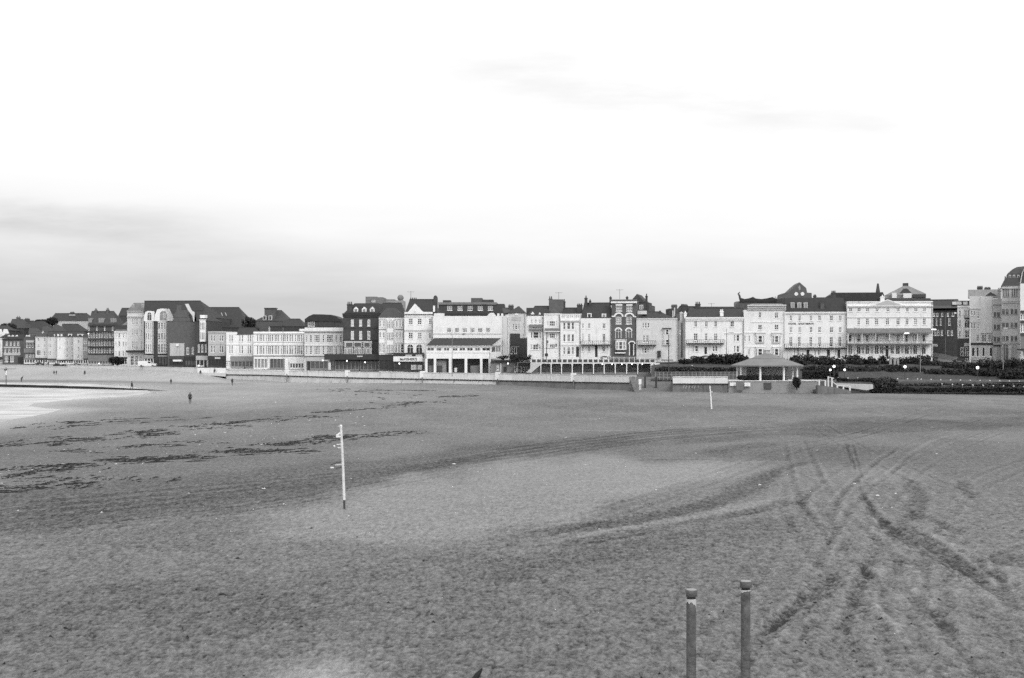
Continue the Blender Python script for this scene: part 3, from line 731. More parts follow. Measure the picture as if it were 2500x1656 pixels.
    # --- roofs
    def roof(s, xe0, xe1, ye, xr0, xr1, yr, m=SLATE, wr=None, over=.3, name='roof'):
        wr = wr or s.depth/2; e0, ve = s.uv(xe0, ye, -over); e1, ve1 = s.uv(xe1, ye, -over); ve = (ve+ve1)/2
        r0, vr0 = s.uv(xr0, yr, wr); r1, vr1 = s.uv(xr1, yr, wr); vr = (vr0+vr1)/2
        a, b_, c, d = (e0, -over, ve), (e1, -over, ve), (e1, 2*wr+over, ve), (e0, 2*wr+over, ve)
        p, q = (r0, wr, vr), (r1, wr, vr); f = MB()
        f.face([a, b_, q, p]); f.face([b_, c, q]); f.face([c, d, p, q]); f.face([d, a, p]); f.face([d, c, b_, a])
        if abs(xr1-xr0) > 2: # ridge cap
            f.tube([p, q], .12, 6)
        o = f.build(name, m, s.root); s.roofobj = s.roofobj or o; return o
    def mansard(s, x0, x1, ye, yr, inset=1.6, m=SLATE, il=0.0, ir=0.0, name='roof'):
        e0, ve = s.uv(x0, ye, -.05); e1, _ = s.uv(x1, ye, -.05); _, vr = s.uv((x0+x1)/2, yr, inset); D = s.depth
        l, r = e0+il, e1-ir; f = MB()
        A = [(e0, -.05, ve), (e1, -.05, ve), (e1, D, ve), (e0, D, ve)]; B = [(l, inset, vr), (r, inset, vr), (r, D-inset, vr), (l, D-inset, vr)]
        for i in range(4): j = (i+1) % 4; f.face([A[i], A[j], B[j], B[i]])
        f.face(B); f.face(A[::-1]); o = f.build(name, m, s.root); s.roofobj = s.roofobj or o; return o
    def chimney(s, x0, y0, x1, y1, w=2.0, m=None, pots=3, dep=.9, potm=None):
        u0, u1, v0, v1 = s.rect(x0, y0, x1, y1, w); f = MB(); ph = min(.6, (v1-v0)*.25)
        f.box(u0, u1, w, w+dep, v0-1.2, v1-ph); f.box(u0-.08, u1+.08, w-.08, w+dep+.08, v1-ph-.28, v1-ph-.08)
        for i in range(pots):
            c = u0+(u1-u0)*(i+.5)/pots; f.tube([(c, w+dep/2, v1-ph), (c, w+dep/2, v1)], [.16, .12], 7)
        return f.build('chimney', m or BRICK, s.roofobj or s.root)
    def dormer(s, x0, y0, x1, y1, pane='l', w=.5, m=None, pitched=True, dep=2.2):
        u0, u1, v0, v1 = s.rect(x0, y0, x1, y1, w); f = MB(); c = (u0+u1)/2
        if pitched: vm = v0+(v1-v0)*.66; f.prism([(u0, v0), (u1, v0), (u1, vm), (c, v1), (u0, vm)], w, w+dep)
        else: f.prism([(u0, v0), (u1, v0), (u1, v1), (u0, v1)], w, w+dep); vm = v1-.15
        o = f.build('dormer', m or TRIM, s.roofobj or s.root)
        if s.roofobj is None:
            q = MB(); q.box(u0+(u1-u0)*.2, u1-(u1-u0)*.2, w-.02, w+.01, v0+.15, vm-.05); q.build('pane', PANES[pane], o)
        else:
            me = o.data; me.materials.append(PANES[pane]); bm = bmesh.new(); bm.from_mesh(me)
            a, b_ = u0+(u1-u0)*.2, u1-(u1-u0)*.2; vs = [bm.verts.new(p) for p in ((a, w-.02, v0+.15), (b_, w-.02, v0+.15), (b_, w-.02, vm-.05), (a, w-.02, vm-.05))]
            fc = bm.faces.new(vs); fc.material_index = 1; bm.to_mesh(me); bm.free()
        return o
    # --- the wall itself, with real openings 18 cm deep
    def wall(s, name='wall', top=None, x0=None, x1=None, ytop=None, ybot=None, w=0.0, depth=None, m=None):
        if x0 is None: a, b_ = .01, s.W-.01
        else: a, _ = s.uv(x0, ytop or 0, w); b_, _ = s.uv(x1, ytop or 0, w)
        t = s.top if ytop is None else s.uv((s.x0+s.x1)/2, ytop, w)[1]
        lo = -s.sink if ybot is None else s.uv((s.x0+s.x1)/2, ybot, w)[1]
        D = depth or s.depth; hs_ = [h for h in s.holes if h[0] > a-.01 and h[1] < b_+.01 and h[2] > lo and h[3] < t]; s.holes = []
        us = sorted({round(q, 4) for q in [a, b_]+[q for h in hs_ for q in h[:2]]}); vs = sorted({round(q, 4) for q in [lo, t]+[q for h in hs_ for q in h[2:]]})
        f = MB(); X = .18
        for i in range(len(us)-1):
            for j in range(len(vs)-1):
                cu, cv = (us[i]+us[i+1])/2, (vs[j]+vs[j+1])/2
                if any(h[0] < cu < h[1] and h[2] < cv < h[3] for h in hs_): continue
                f.face([(us[i], w, vs[j]), (us[i+1], w, vs[j]), (us[i+1], w, vs[j+1]), (us[i], w, vs[j+1])])
        for h0, h1, k0, k1 in hs_:
            f.face([(h0,w,k0),(h0,w,k1),(h0,w+X,k1),(h0,w+X,k0)]); f.face([(h1,w,k0),(h1,w+X,k0),(h1,w+X,k1),(h1,w,k1)])
            f.face([(h0,w,k0),(h0,w+X,k0),(h1,w+X,k0),(h1,w,k0)]); f.face([(h0,w,k1),(h1,w,k1),(h1,w+X,k1),(h0,w+X,k1)])
            f.face([(h0,w+X,k0),(h0,w+X,k1),(h1,w+X,k1),(h1,w+X,k0)])
        f.face([(b_,w,lo),(b_,w+D,lo),(b_,w+D,t),(b_,w,t)]); f.face([(a,w+D,lo),(a,w,lo),(a,w,t),(a,w+D,t)])
        f.face([(b_,w+D,lo),(a,w+D,lo),(a,w+D,t),(b_,w+D,t)]); f.face([(a,w,t),(b_,w,t),(b_,w+D,t),(a,w+D,t)])
        o = f.build(name, m or s.mat, s.root); s.wallobj = o
        if s.split and (m or s.mat) in (WHITE, OFFW, PALE) and x0 is None and w == 0:
            q = MB(); c = s.W-.22; q.box(c-.06, c+.06, -.13, -.02, -.2, t-.3); q.box(c-.14, c+.14, -.16, -.02, t-.55, t-.301); q.build('drainpipe', random.choice([GREY, PALE, MID]), s.root)
        return o
# ------------------------------------------------------------------ the sea front, left to right
# --- far left
b = House(Z1, -60, 32, 700, 1050, 522, 521, WHITE, 'terraced_house', 'white house cut by the left edge of the photo, with two pointed white gables', 9, split=False)
b.wins([(-40,-25),(-8,8)], [(770,830),(870,925)], 'dm', w=0); b.shop(-58, 30, 960, 1050, 995, DARK, 3); b.cornice(-60, 32, 705); b.wall()
b.poly('gable', [(-60,690),(-28,580),(5,690)], .2, 3, WHITE); b.poly('gable', [(22,672),(52,580),(80,640),(60,660),(32,672)], .25, 3, WHITE)
b.roof(-60, 32, 698, -60, 32, 655, SLATE)

b = House(Z1, 34, 322, 708, 1056, 519, 513, BRICK, 'public_house', 'dark brick house with three small attic dormers and a pale stucco ground floor', 10, cat='pub', split=False)
b.wins([(80,108),(136,160),(186,208),(234,262)], [(752,802)], 'll', bars=(1,2))
b.wins([(62,84),(112,140),(168,196),(206,230),(250,270)], [(850,905)], 'mdm')
b.wins([(66,112),(140,188)], [(950,1030)], 'l'); b.door(118, 950, 136, 1050); b.door(246, 965, 318, 1052)
b.wall(); b.mansard(34, 322, 706, 655, 1.2, SLATE, .8, .6)
for x in (105, 155, 210): b.dormer(x, 662, x+36, 706, 'l')
b.box('stucco_front', 50, 822, 280, 842, -.18, -.003, PALE); b.cornice(34, 322, 712, .5, .4, DBRICK)
b.box('stucco_front', 50, 905, 280, 940, -.2, -.004, PALE)

b = House(Z1, 322, 482, 705, 1056, 512.5, 508.5, BRICK, 'house', 'narrow brown brick house with a pale-topped bay between the pub and the white terrace', 10, split=False)
b.wins([(360,380),(396,418),(436,458)], [(772,832)], 'mdd', bars=(1,2)); b.wins([(350,385),(400,430),(445,470)], [(925,965)], 'm')
b.wall(); b.box('bay_parapet', 355, 735, 465, 765, -.5, -.003, PALE); b.box('band', 325, 845, 480, 905, -.25, -.003, MID)
b.shop(330, 478, 980, 1056, 1000, GREYP, 4, glass='m'); b.mansard(322, 482, 703, 655, 1.5, TILE, .8, .8)
b.dormer(352, 662, 372, 700, 'l'); b.dormer(382, 662, 408, 700, 'l')

b = House(Z1, 484, 652, 683, 1054, 507, 502.5, OFFW, 'terraced_house', 'off-white end house with a wide shop window on the first floor', 10, split=False)
b.wins([(512,540),(598,624)], [(703,747),(790,832)], 'ddml', bars=(2,2)); b.win(500, 868, 556, 942, 'm', (3,1)); b.win(596, 880, 620, 944, 'd')
b.wall(); b.roof(484, 652, 683, 500, 640, 615, TILE); b.chimney(574, 605, 588, 672, 3, OFFW, 1)
b.shop(486, 650, 975, 1054, 1000, DARK, 5, glass='d'); b.cornice(484, 652, 688, .3, .2)

b = House(Z1, 652, 770, 684, 1058, 502, 499, OFFW, 'terraced_house', 'off-white house with narrow paired windows, second in the pale terrace', 10, split=False)
b.wins([(664,674),(682,694)], [(700,742),(785,835),(885,940)], 'md', bars=(1,2)); b.wall()
b.roof(652, 770, 684, 652, 770, 612, SLATE); b.shop(654, 768, 985, 1058, 1005, DARK, 4); b.box('parapet_post', 738, 648, 750, 684, 0, .5, OFFW)

b = House(Z1, 770, 905, 686, 1060, 498.7, 495.3, WHITE, 'terraced_house', 'blank white rendered house front with hardly a window, middle of the pale terrace', 10, split=False)
b.wins([(812,824)], [(700,735),(820,860)], 'l', bars=(1,2)); b.box('downpipe', 772, 690, 778, 1000, -.12, -.004, GREY); b.wall()
b.roof(770, 905, 686, 770, 905, 612, SLATE)
for x in (782, 828): b.box('parapet_post', x, 648, x+22, 685, .1, .6, WHITE)
b.shop(772, 903, 1000, 1060, 1015, DARK, 4)
b = House(Z1, 905, 1002, 686, 1060, 495, 492.5, PALE, 'terraced_house', 'pale grey narrow house striped with drainpipes in the pale terrace', 10, split=False)
b.wins([(912,928),(975,995)], [(745,800),(840,895),(925,975)], 'm', bars=(1,2)); b.wall(); b.roof(905, 1002, 686, 905, 1002, 612, SLATE)
b.dormer(930, 648, 985, 684, 'm', pitched=False); b.shop(907, 1000, 1000, 1060, 1015, DARK, 3)
b = House(Z1, 1002, 1136, 686, 1064, 492, 488.8, OFFW, 'terraced_house', 'white house at the right end of the pale terrace with one column of dark windows', 10, split=False)
b.wins([(1060,1088)], [(728,772),(820,865),(928,982)], 'dmm'); b.win(1104, 935, 1126, 975, 'm'); b.wall(); b.roof(1002, 1136, 686, 1002, 1136, 612, SLATE)
b.dormer(1058, 648, 1132, 684, 'm', pitched=False); b.shop(1004, 1134, 1000, 1064, 1015, GREYP, 4, glass='m')
b = House(Z1, 1138, 1200, 690, 1066, 488, 486.5, GREY, 'terraced_house', 'slim grey house squeezed against the tall dark gabled block', 10, split=False)
b.wins([(1142,1160),(1170,1188)], [(735,780),(825,870)], 'dl'); b.wall(); b.roof(1138, 1200, 690, 1138, 1200, 640, SLATE); b.shop(1140, 1198, 985, 1066, 1000, DARK, 2)

b = House(Z1, 1200, 1560, 525, 1072, 484, 474, BRICK, 'mansion_block', 'tall dark brick block with stacked balconies and a steep gabled roof', 13, cat='apartment block', split=False)
xs = [(1206+i*36, 1206+i*36+20) for i in range(10)]
b.wins(xs, [(628,700),(738,806),(842,905)], 'dmmdlm', bars=(1,2)); b.wins(xs[::3], [(545,600)], 'l', bars=(2,1))
b.wins([(1225,1250),(1300,1330),(1380,1410),(1470,1500)], [(945,990)], 'dm'); b.wall()
for y in (528, 606, 720, 822, 915): b.balcony(1200, 1560, y-22, y, .8, DBRICK, step=.9)
b.shop(1205, 1555, 930, 1072, 1025, MID, 9, PALE, 'm'); b.roof(1200, 1560, 522, 1255, 1560, 338, TILE, 5)
b.chimney(1290, 298, 1322, 420, 4, BRICK, 2); b.chimney(1450, 290, 1482, 420, 4, BRICK, 2)
for x in (1208, 1232, 1348, 1372, 1396, 1512, 1538): b.dormer(x, 432, x+20, 505, 'l', .6, GREY, False)

b = House(Z1, 1562, 1742, 612, 1080, 473, 468, WHITE, 'terraced_house', 'white three-storey house under a tall grey mansard roof with a broken outline', 11, split=False)
b.wins([(1618,1644)], [(636,702),(748,816),(880,955)], 'd', bars=(2,2)); b.wins([(1580,1592),(1678,1694),(1716,1730)], [(640,700),(752,812),(882,955)], 'lml', bars=(1,2))
b.wall(); b.mansard(1562, 1742, 610, 385, 4.0, LEAD, 5.5, .1); b.cornice(1562, 1742, 616, .4, .3)
b.box('roof_band', 1575, 525, 1735, 600, .35, .5, TILE); b.shop(1565, 1740, 965, 1080, 985, BLACK, 5)

# --- the tall group
b = House(Z2, 60, 288, 330, 1092, 452, 440, mat('pale_stucco', .60, var=.08, scale=.4, streaks=.2), 'corner_block', 'tall pale grey six-storey corner house with a panelled parapet', 14, cat='apartment block')
for ys in ((430,522),(588,662),(748,862)): b.wins([(128,144),(156,174),(184,202),(246,262)], [ys], 'mlml', bars=(1,2))
b.wins([(104,150),(164,210),(226,262)], [(945,1075)], 'dmd', bars=(2,3)); b.wall(); b.cornice(60, 288, 402, .5, .5, OFFW); b.cornice(60, 288, 332, .5, .4, PALE)
b.mansard(60, 288, 328, 222, 1.2, LEAD, 1.6, .05)
for x in (120, 255): b.dormer(x, 238, x+34, 312, 'l', .4, PALE, False)
b.box('canopy', 40, 872, 285, 900, -1.3, -.01, BLACK)

b = House(Z2, 288, 612, 470, 1092, 439, 430, DBRICK, 'hotel_house', 'dark brick house with two white window bays under white arched gables', 13)
b.box('roof_wall', 288, 330, 612, 470, 1.2, 3, DBRICK)
b.wall()
b.roof(288, 640, 400, 295, 640, 196, SLATE, 6.0)
for x0, x1, n in ((296, 408, 3), (468, 604, 3)):
    b.bay(x0, 480, x1, 918, .8, OFFW, .16)
    o = [c for c in b.root.children if c.name.startswith('bay')][-1]
    wd = (x1-x0-20)/n
    for y0, y1 in ((490,582),(632,722),(782,900)):
        for i in range(n): b.win(x0+10+i*wd+4, y0, x0+10+(i+1)*wd-6, y1, 'dml'[i % 3], (1,3), hole=False, parent=o, w=-.8)
    for yy in (604, 748):
        for i in range(n): b.win(x0+16+i*wd, yy-8, x0+8+(i+1)*wd, yy+8, 'b', (1,1), hole=False, parent=o, w=-.8)
b.poly('gable', [(286,470),(288,400),(310,345),(345,332),(400,335),(425,395),(430,470)], -.5, 1.1, WHITE)
b.poly('gable', [(431,470),(436,390),(470,312),(530,300),(608,303),(650,375),(690,378),(690,440),(680,470)], -.52, 1.0, WHITE)
b.arch(336, 352, 392, 460, 'm', w=-.52); b.arch(505, 330, 600, 462, 'l', w=-.54); b.win(560, 365, 584, 430, 'm', w=-.62, hole=False)
b.shop(292, 420, 935, 1092, 985, GREY, 3, glass='b'); b.shop(480, 608, 935, 1092, 960, GREY, 3, DARK, 'm'); b.door(425, 975, 470, 1090)

b = House(Z2, 612, 1004, 480, 1094, 429, 418, BRICK, 'gable_house', 'large brown house with a bare brick gable wall and sloping white parapet strip', 14)
b.win(868, 830, 905, 925, 'm'); b.win(942, 828, 970, 922, 'm'); b.wall()
b.poly('gable', [(612,478),(690,470),(695,380),(735,322),(822,322),(862,345),(940,470),(1004,478)], .05, 6, BRICK)
b.roof(690, 1165, 420, 612, 1062, 196, SLATE, 8.0, 0.0)
b.box('gable_chimney', 738, 255, 800, 330, .3, 1.5, BRICK)
b.poly('parapet_strip', [(848,236),(892,236),(940,330),(978,350),(976,478),(962,478),(950,400),(895,330)], -.35, -.01, OFFW)
b.box('roof_cheek', 925, 388, 950, 480, -.2, -.006, DARK)
b.box('poster_panel', 642, 774, 840, 948, -.12, -.003, PALE)
b.box('wall_lamp', 725, 785, 760, 815, -.5, -.13, WHITE)
b.shop(632, 840, 955, 1096, 990, DARK, 4, DARK, 'd'); b.box('awning', 684, 998, 800, 1024, -1.6, -.5, TRIM); b.shop(845, 994, 955, 1096, 1005, BLACK, 4, DARK, 'm')

b = House(Z2, 1004, 1162, 470, 1096, 417.5, 413.5, DBRICK, 'narrow_house', 'narrow dark house with a single tall white bay window', 12)
b.wins([(1026,1050),(1072,1098),(1122,1144)], [(790,895)], 'l', bars=(1,2)); b.wall()
b.bay(1046, 460, 1126, 752, .7, WHITE, .1); o = [c for c in b.root.children if c.name.startswith('bay')][-1]
for y0, y1 in ((486,592),(622,726)):
    for i in range(3): b.win(1056+i*22, y0, 1074+i*22, y1, 'lmd'[i], (1,2), hole=False, parent=o, w=-.7)
b.box('roof_turret', 1054, 388, 1120, 432, .1, 2.2, WHITE); b.roof(1004, 1162, 470, 1004, 1100, 330, SLATE, 6)
b.shop(1000, 1158, 945, 1098, 1005, PALE, 3, OFFW, 'd', door=2); b.cornice(1004, 1162, 770, .3, .25, DARK)

b = House(Z2, 1166, 1412, 612, 1100, 412.5, 406.5, PALE, 'shop_house', 'grey two-storey house with paired sash windows over a dark shop', 11)
b.wins([(1202,1226),(1236,1260),(1318,1342),(1350,1376)], [(662,746),(802,905)], 'dmdd', bars=(1,2)); b.wall(); b.cornice(1166, 1412, 616, .5, .3); b.cornice(1166, 1412, 776, .4, .15)
b.shop(1168, 1408, 948, 1102, 1000, BLACK, 5, DARK, 'd'); b.box('sign_panel', 1258, 966, 1334, 988, -.52, -.48, OFFW)
b = House(Z2, 1414, 1786, 626, 1108, 406, 397, WHITE, 'shop_house', 'bright white two-storey house with three pairs of windows', 11)
b.wins([(1452,1474),(1482,1504),(1588,1610),(1622,1644),(1704,1726),(1734,1756)], [(660,756),(806,918)], 'lmlmlm', bars=(1,2)); b.wall(ytop=658)
b.box('parapet', 1414, 624, 1558, 657, .01, .5, WHITE); b.cornice(1414, 1786, 786, .35, .15)
b.roof(1540, 1800, 658, 1590, 1800, 560, SLATE, 4, .1)
b.shop(1474, 1784, 952, 1112, 1025, GREYP, 6, GREY, 'm'); b.box('sign_panel', 1412, 955, 1468, 1015, -.4, -.003, WHITE); b.wins([(1414,1442),(1448,1474)], [(1035,1085)], 'm', hole=False)

# --- long two-storey front with banded windows
b = House(Z3, 106, 802, 616, 1128, 395, 386.5, WHITE, 'shopping_parade', 'long low white two-storey front with rows of banded grey windows', 12, cat='shop building')
xs = [(150,172),(182,230),(234,256),(274,288),(296,352),(354,380),(390,438),(440,460),(478,494),(502,552),(556,582),(592,626),(632,650),(668,688),(698,748),(752,776)]
for y0, y1, pn in ((656,748,'dldmldldmlmddmld'),(808,925,'dldmldldmldddmld')):
    for (a, c), q in zip(xs, pn): b.win(a, y0, c, y1, q, (2 if c-a > 30 else 1, 4), sill=False)
b.wall(); b.cornice(106, 802, 632, .35, .3); b.cornice(106, 802, 752, .25, .15, OFFW); b.cornice(106, 802, 790, .3, .2, TRIM); b.cornice(106, 802, 940, .3, .3, GREY)
b.shop(112, 300, 962, 1130, 990, WHITE, 4, WHITE, 'l'); b.box('pillar', 302, 960, 326, 1120, -.6, -.01, WHITE); b.shop(328, 528, 962, 1130, 988, WHITE, 4, GREYP, 'm'); b.box('pillar', 532, 1000, 584, 1130, -.5, -.01, WHITE)
b.shop(598, 796, 962, 1130, 1052, WHITE, 5, WHITE, 'm'); b.box('pillar', 796, 985, 828, 1130, -.45, -.01, WHITE)
b.chimney(312, 548, 326, 612, 5, GREY, 1)
b = House(Z3, 803, 1336, 610, 1138, 386, 379.5, OFFW, 'shopping_parade', 'white banded front with a raised stepped parapet and wide gridded windows', 12, cat='shop building')
xs = [(818,846),(876,906),(934,1018),(1048,1074),(1106,1194),(1226,1250),(1282,1320)]
for y0, y1, pn in ((660,762,'ldmddmm'),(812,930,'ldlmldl')):
    for (a, c), q in zip(xs, pn): b.win(a, y0, c, y1, q, (4 if c-a > 60 else 1, 4), sill=False)
b.wall(); b.box('parapet', 806, 560, 1334, 609, .02, .6, WHITE); b.box('parapet', 732, 578, 805, 609, .05, .6, WHITE); b.cornice(803, 1336, 612, .35, .3, GREY); b.cornice(803, 1336, 795, .35, .25, TRIM)
b.shop(828, 1126, 965, 1140, 1020, PALE, 5, GREYP, 'm', door=0); b.shop(1150, 1330, 965, 1140, 1020, DARK, 4, GREYP, 'm')
b.box('pillar', 1128, 1040, 1165, 1138, -.5, -.36, WHITE); b.cornice(803, 1336, 948, .3, .3, MID)

# --- brick hotel
b = House(Z4, 100, 586, 372, 1150, 378, 371.5, DBRICK, 'brick_hotel', 'dark brick four-storey hotel with three white dormers and bright window reveals', 13, cat='hotel')
b.wins([(206,246),(320,358),(432,470)], [(450,540),(606,720)], 'llmllm', bars=(2,2), fr=.2)
b.wall(); b.cornice(92, 590, 366, .9, .5, BLACK); b.cornice(100, 586, 560, .3, .15, DBRICK); b.cornice(100, 586, 725, .4, .2, BLACK)
b.mansard(110, 586, 362, 228, 2.6, SLATE, 2.5, .3)
for x in (242, 356, 466): b.dormer(x, 276, x+62, 360, 'l', .3)
b.chimney(152, 206, 222, 362, .6, DBRICK, 3)
u0, u1, v0, v1 = b.rect(108, 745, 492, 925, -1.0); q = MB(); q.box(u0, u1, -1.0, -.01, v1-.25, v1); q.box(u0, u1, -1.0, -.01, v0, v0+.2)
sun_ = q.build('sun_lounge', PALE, b.root)
for a, c, q_ in ((112,128,'m'),(132,236,'m'),(246,352,'m'),(366,376,'d'),(382,470,'m'),(474,490,'d')): b.win(a, 760, c, 832, q_, (1,1), hole=False, parent=sun_, w=-.95)
for a, c, q_ in ((112,150,'m'),(156,236,'l'),(250,290,'m'),(300,352,'l'),(366,470,'l'),(474,490,'l')): b.win(a, 842, c, 920, q_, (2,1), hole=False, parent=sun_, w=-.95)
u0, u1, v0, v1 = b.rect(-160, 922, 786, 1000, -2.6); q = MB(); q.box(u0, u1, -2.6, -.02, v0, v1); q.build('canopy', BLACK, b.root)
b.box('sign_panel', 290, 945, 366, 962, -2.68, -2.61, PALE)
b.shop(-10, 320, 1002, 1152, 1020, BLACK, 6, GREYP, 'm', .3); b.shop(330, 700, 1002, 1152, 1020, BLACK, 7, GREYP, 'm', .28)

# --- white bay-windowed and white gabled houses
b = House(Z4, 588, 934, 424, 1150, 370.5, 366.5, WHITE, 'guest_house', 'white bow-windowed guest house under a dark hipped roof', 12)
for ys in ((462,552),(622,702)): b.wins([(592,622),(638,668),(820,846),(868,890),(904,930)], [ys], 'mldld' if ys[0] < 500 else 'mmmmd', bars=(2,2))
b.wins([(592,612),(622,640),(648,666),(812,836),(850,876),(888,926)], [(785,905)], 'dldmld', bars=(1,3)); b.wall()
b.bay(682, 462, 800, 905, 1.0, WHITE, .3); o = [c for c in b.root.children if c.name.startswith('bay')][-1]
for y0, y1 in ((472,572),(622,736),(790,898)):
    for i in range(4): b.win(692+i*26, y0, 714+i*26, y1, 'lmld'[i], (1,3), hole=False, parent=o, w=-1.0)
b.roof(575, 940, 422, 700, 800, 282, TILE, 5); b.cornice(588, 934, 428, .4, .3); b.cornice(588, 680, 580, .25, .12, GREY); b.cornice(802, 934, 580, .25, .12, GREY); b.cornice(588, 934, 762, .25, .2)
b.shop(590, 930, 930, 1150, 1010, BLACK, 5, DARK, 'd', .3)
b = House(Z4, 936, 1326, 400, 1152, 366, 361.5, WHITE, 'gabled_house', 'white house with a pointed white gable and arched first-floor windows', 12)
b.wins([(992,1054),(1116,1174),(1270,1310)], [(436,520),(628,714)], 'mmmmlm', bars=(2,3)); b.wall(ytop=395)
b.poly('gable', [(936,398),(938,345),(985,348),(1080,232),(1192,345),(1322,348),(1322,398)], -.02, .5, WHITE)
for a, c in ((978,1056),(1100,1178)): b.arch(a, 790, c, 905, 'd', .05)
b.cornice(936, 1326, 402, .3, .18); b.cornice(936, 1326, 590, .4, .2, OFFW); b.cornice(936, 1326, 765, .3, .15); b.win(1074, 330, 1092, 355, 'm', hole=False, w=-.05)
b.roof(936, 1400, 385, 1010, 1345, 176, SLATE, 6); b.chimney(1010, 150, 1106, 240, 6, DBRICK, 4)
u0, u1, v0, v1 = b.rect(1332, 120, 1388, 320, 5); r = (u1-u0)/2; c = (u0+u1)/2
q = MB(); q.prism([(u0, v0-2), (u1, v0-2)]+[(c+r*math.cos(math.pi*i/8), v1-r*1.6+1.6*r*math.sin(math.pi*i/8)) for i in range(9)], 5, 6.5); q.build('round_headed_chimney', DBRICK, b.roofobj)
for a, c in ((1330,1352),(1334,1348)): b.box('parapet_post', a, 262 if a < 1333 else 285, c, 345, -.1 if a < 1333 else -.05, .5, WHITE)
b.shop(800, 1196, 1030, 1156, 1042, BLACK, 5, DARK, 'd', 2.2)
b.wins([(1030,1100),(1120,1176)], [(1072,1135)], 'l', (3,3), hole=False, w=-2.22)
sg = b.box('signboard', 786, 955, 1186, 1024, -2.75, -2.5, WHITE)
b.text("McFISHER'S", 878, 977, 1108, 1010, DARK, -2.77, sg)
for x in (950, 1090): b.box('planter', x, 930, x+90, 952, -2.6, -2.2, PALE)
b.box('fascia_dark', 785, 905, 1200, 952, -2.1, -.02, BLACK)

# --- cinema-like white building with a pavilion in front
b = House(Z4, 1328, 2362, 402, 1170, 360, 356, WHITE, 'white_hall', 'big plain white hall with a single row of small square windows', 18, cat='hall')
xs = [(1516+i*106.4, 1516+i*106.4+64) for i in range(6)]
b.wins(xs, [(565,625)], 'ddmmdmmdd', bars=(3,2)); b.wall()
b.box('parapet', 1340, 365, 1482, 401, .02, .6, WHITE); b.poly('parapet_scroll', [(2068,401),(2095,368),(2120,358),(2160,360),(2190,401)], .03, .5, WHITE)
for x in (2206, 2258): b.box('parapet_post', x, 368, x+30, 401, .02, .6, WHITE)
b.box('corner_strip', 2280, 400, 2340, 1000, -.25, -.01, OFFW); b.cornice(1328, 2362, 640, .25, .1, OFFW); b.box('vent', 1730, 640, 1760, 655, -.2, -.01, MID)
b.box('low_wing', 1900-20, 940, 2362, 1000, -.35, -.02, OFFW)

p = House(Z4, 1238, 2118, 815, 1178, 345.5, 343.5, WHITE, 'sun_pavilion', 'white pavilion with a dark sloping roof, glazed gallery and open ground-floor bays', 12, cat='pavilion')
p.wins([(1244,1346),(1370,1450),(1474,1556),(1593,1668),(1686,1773),(1790,1876),(1896,1980),(1998,2108)], [(832,880)], 'mdmdmdmd', bars=(2,1), hole=False, sill=False, fr=.12)
p.wall(ytop=815, ybot=985)
e0, ve = p.uv(1234, 806, -.5); e1, _ = p.uv(2124, 806, -.5); r0, vr = p.uv(1342, 704, 5); r1, _ = p.uv(2262, 704, 5); q = MB()
q.face([(e0,-.5,ve),(e1,-.5,ve),(r1,5,vr),(r0,5,vr)]); q.face([(e0,11,ve),(e0,-.5,ve),(r0,5,vr),(r0,6,vr)]); q.face([(r0,5,vr),(r1,5,vr),(r1,12,vr),(r0,12,vr)]); q.face([(e0,-.5,ve-.02),(e0,11,ve-.02),(r1,11,ve-.02),(r1,5,ve-.02),(e1,-.5,ve-.02)])
p.roofobj = q.build('roof', SLATE, p.root)
p.box('eaves_board', 1238, 808, 2120, 818, -.42, -.02, WHITE)
a, v0 = p.uv(2119, 985); a2, v1 = p.uv(2119, 815); c, _ = p.uv(2258, 815, 6); q = MB(); q.slab([(a,0),(c,6),(c-.2,6.2),(a-.2,.2)], v0, v1); q.face([(a,-.01,v1+.01),(c,6,v1+.01),(r1,5.1,vr-.05)]); o = q.build('side_wall', WHITE, p.root)
va, vb = p.uv(2119, 890)[1], p.uv(2119, 826)[1]
for t0, t1, g_ in ((.08,.42,'m'),(.5,.68,'l'),(.75,.95,'l')):
    q = MB(); x0_, x1_ = a+(c-a)*t0, a+(c-a)*t1; q.slab([(x0_, 6*t0-.05), (x1_, 6*t1-.05), (x1_-.1, 6*t1+.05), (x0_-.1, 6*t0+.05)], va, vb); q.build('window', PANES[g_], p.root)
for a_, c_ in ((1222,1252),(1338,1372),(1544,1582),(1760,1796),(1970,2004),(2088,2118)): p.box('column', a_, 985, c_, 1190, -.02, .5, WHITE)
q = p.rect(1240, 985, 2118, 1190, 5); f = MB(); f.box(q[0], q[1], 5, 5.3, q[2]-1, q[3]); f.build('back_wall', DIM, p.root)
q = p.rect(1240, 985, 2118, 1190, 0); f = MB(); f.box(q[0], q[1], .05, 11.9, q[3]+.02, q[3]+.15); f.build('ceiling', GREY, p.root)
p.box('kiosk', 1378, 1010, 1510, 1180, 1.5, 3, GREY); p.box('kiosk', 1378, 1078, 1450, 1170, 1.0, 1.48, DARK); p.box('kiosk', 1840, 1080, 1960, 1180, 1.4, 3, MID); p.box('kiosk', 1620, 1110, 1655, 1170, .8, 1.4, OFFW); p.box('kiosk', 1270, 1080, 1330, 1175, 1.4, 3, MID); p.box('kiosk', 2024, 1110, 2080, 1180, 1.4, 2.5, DARK)
p.box('fascia', 1240, 888, 2116, 905, -.12, -.003, TRIM)

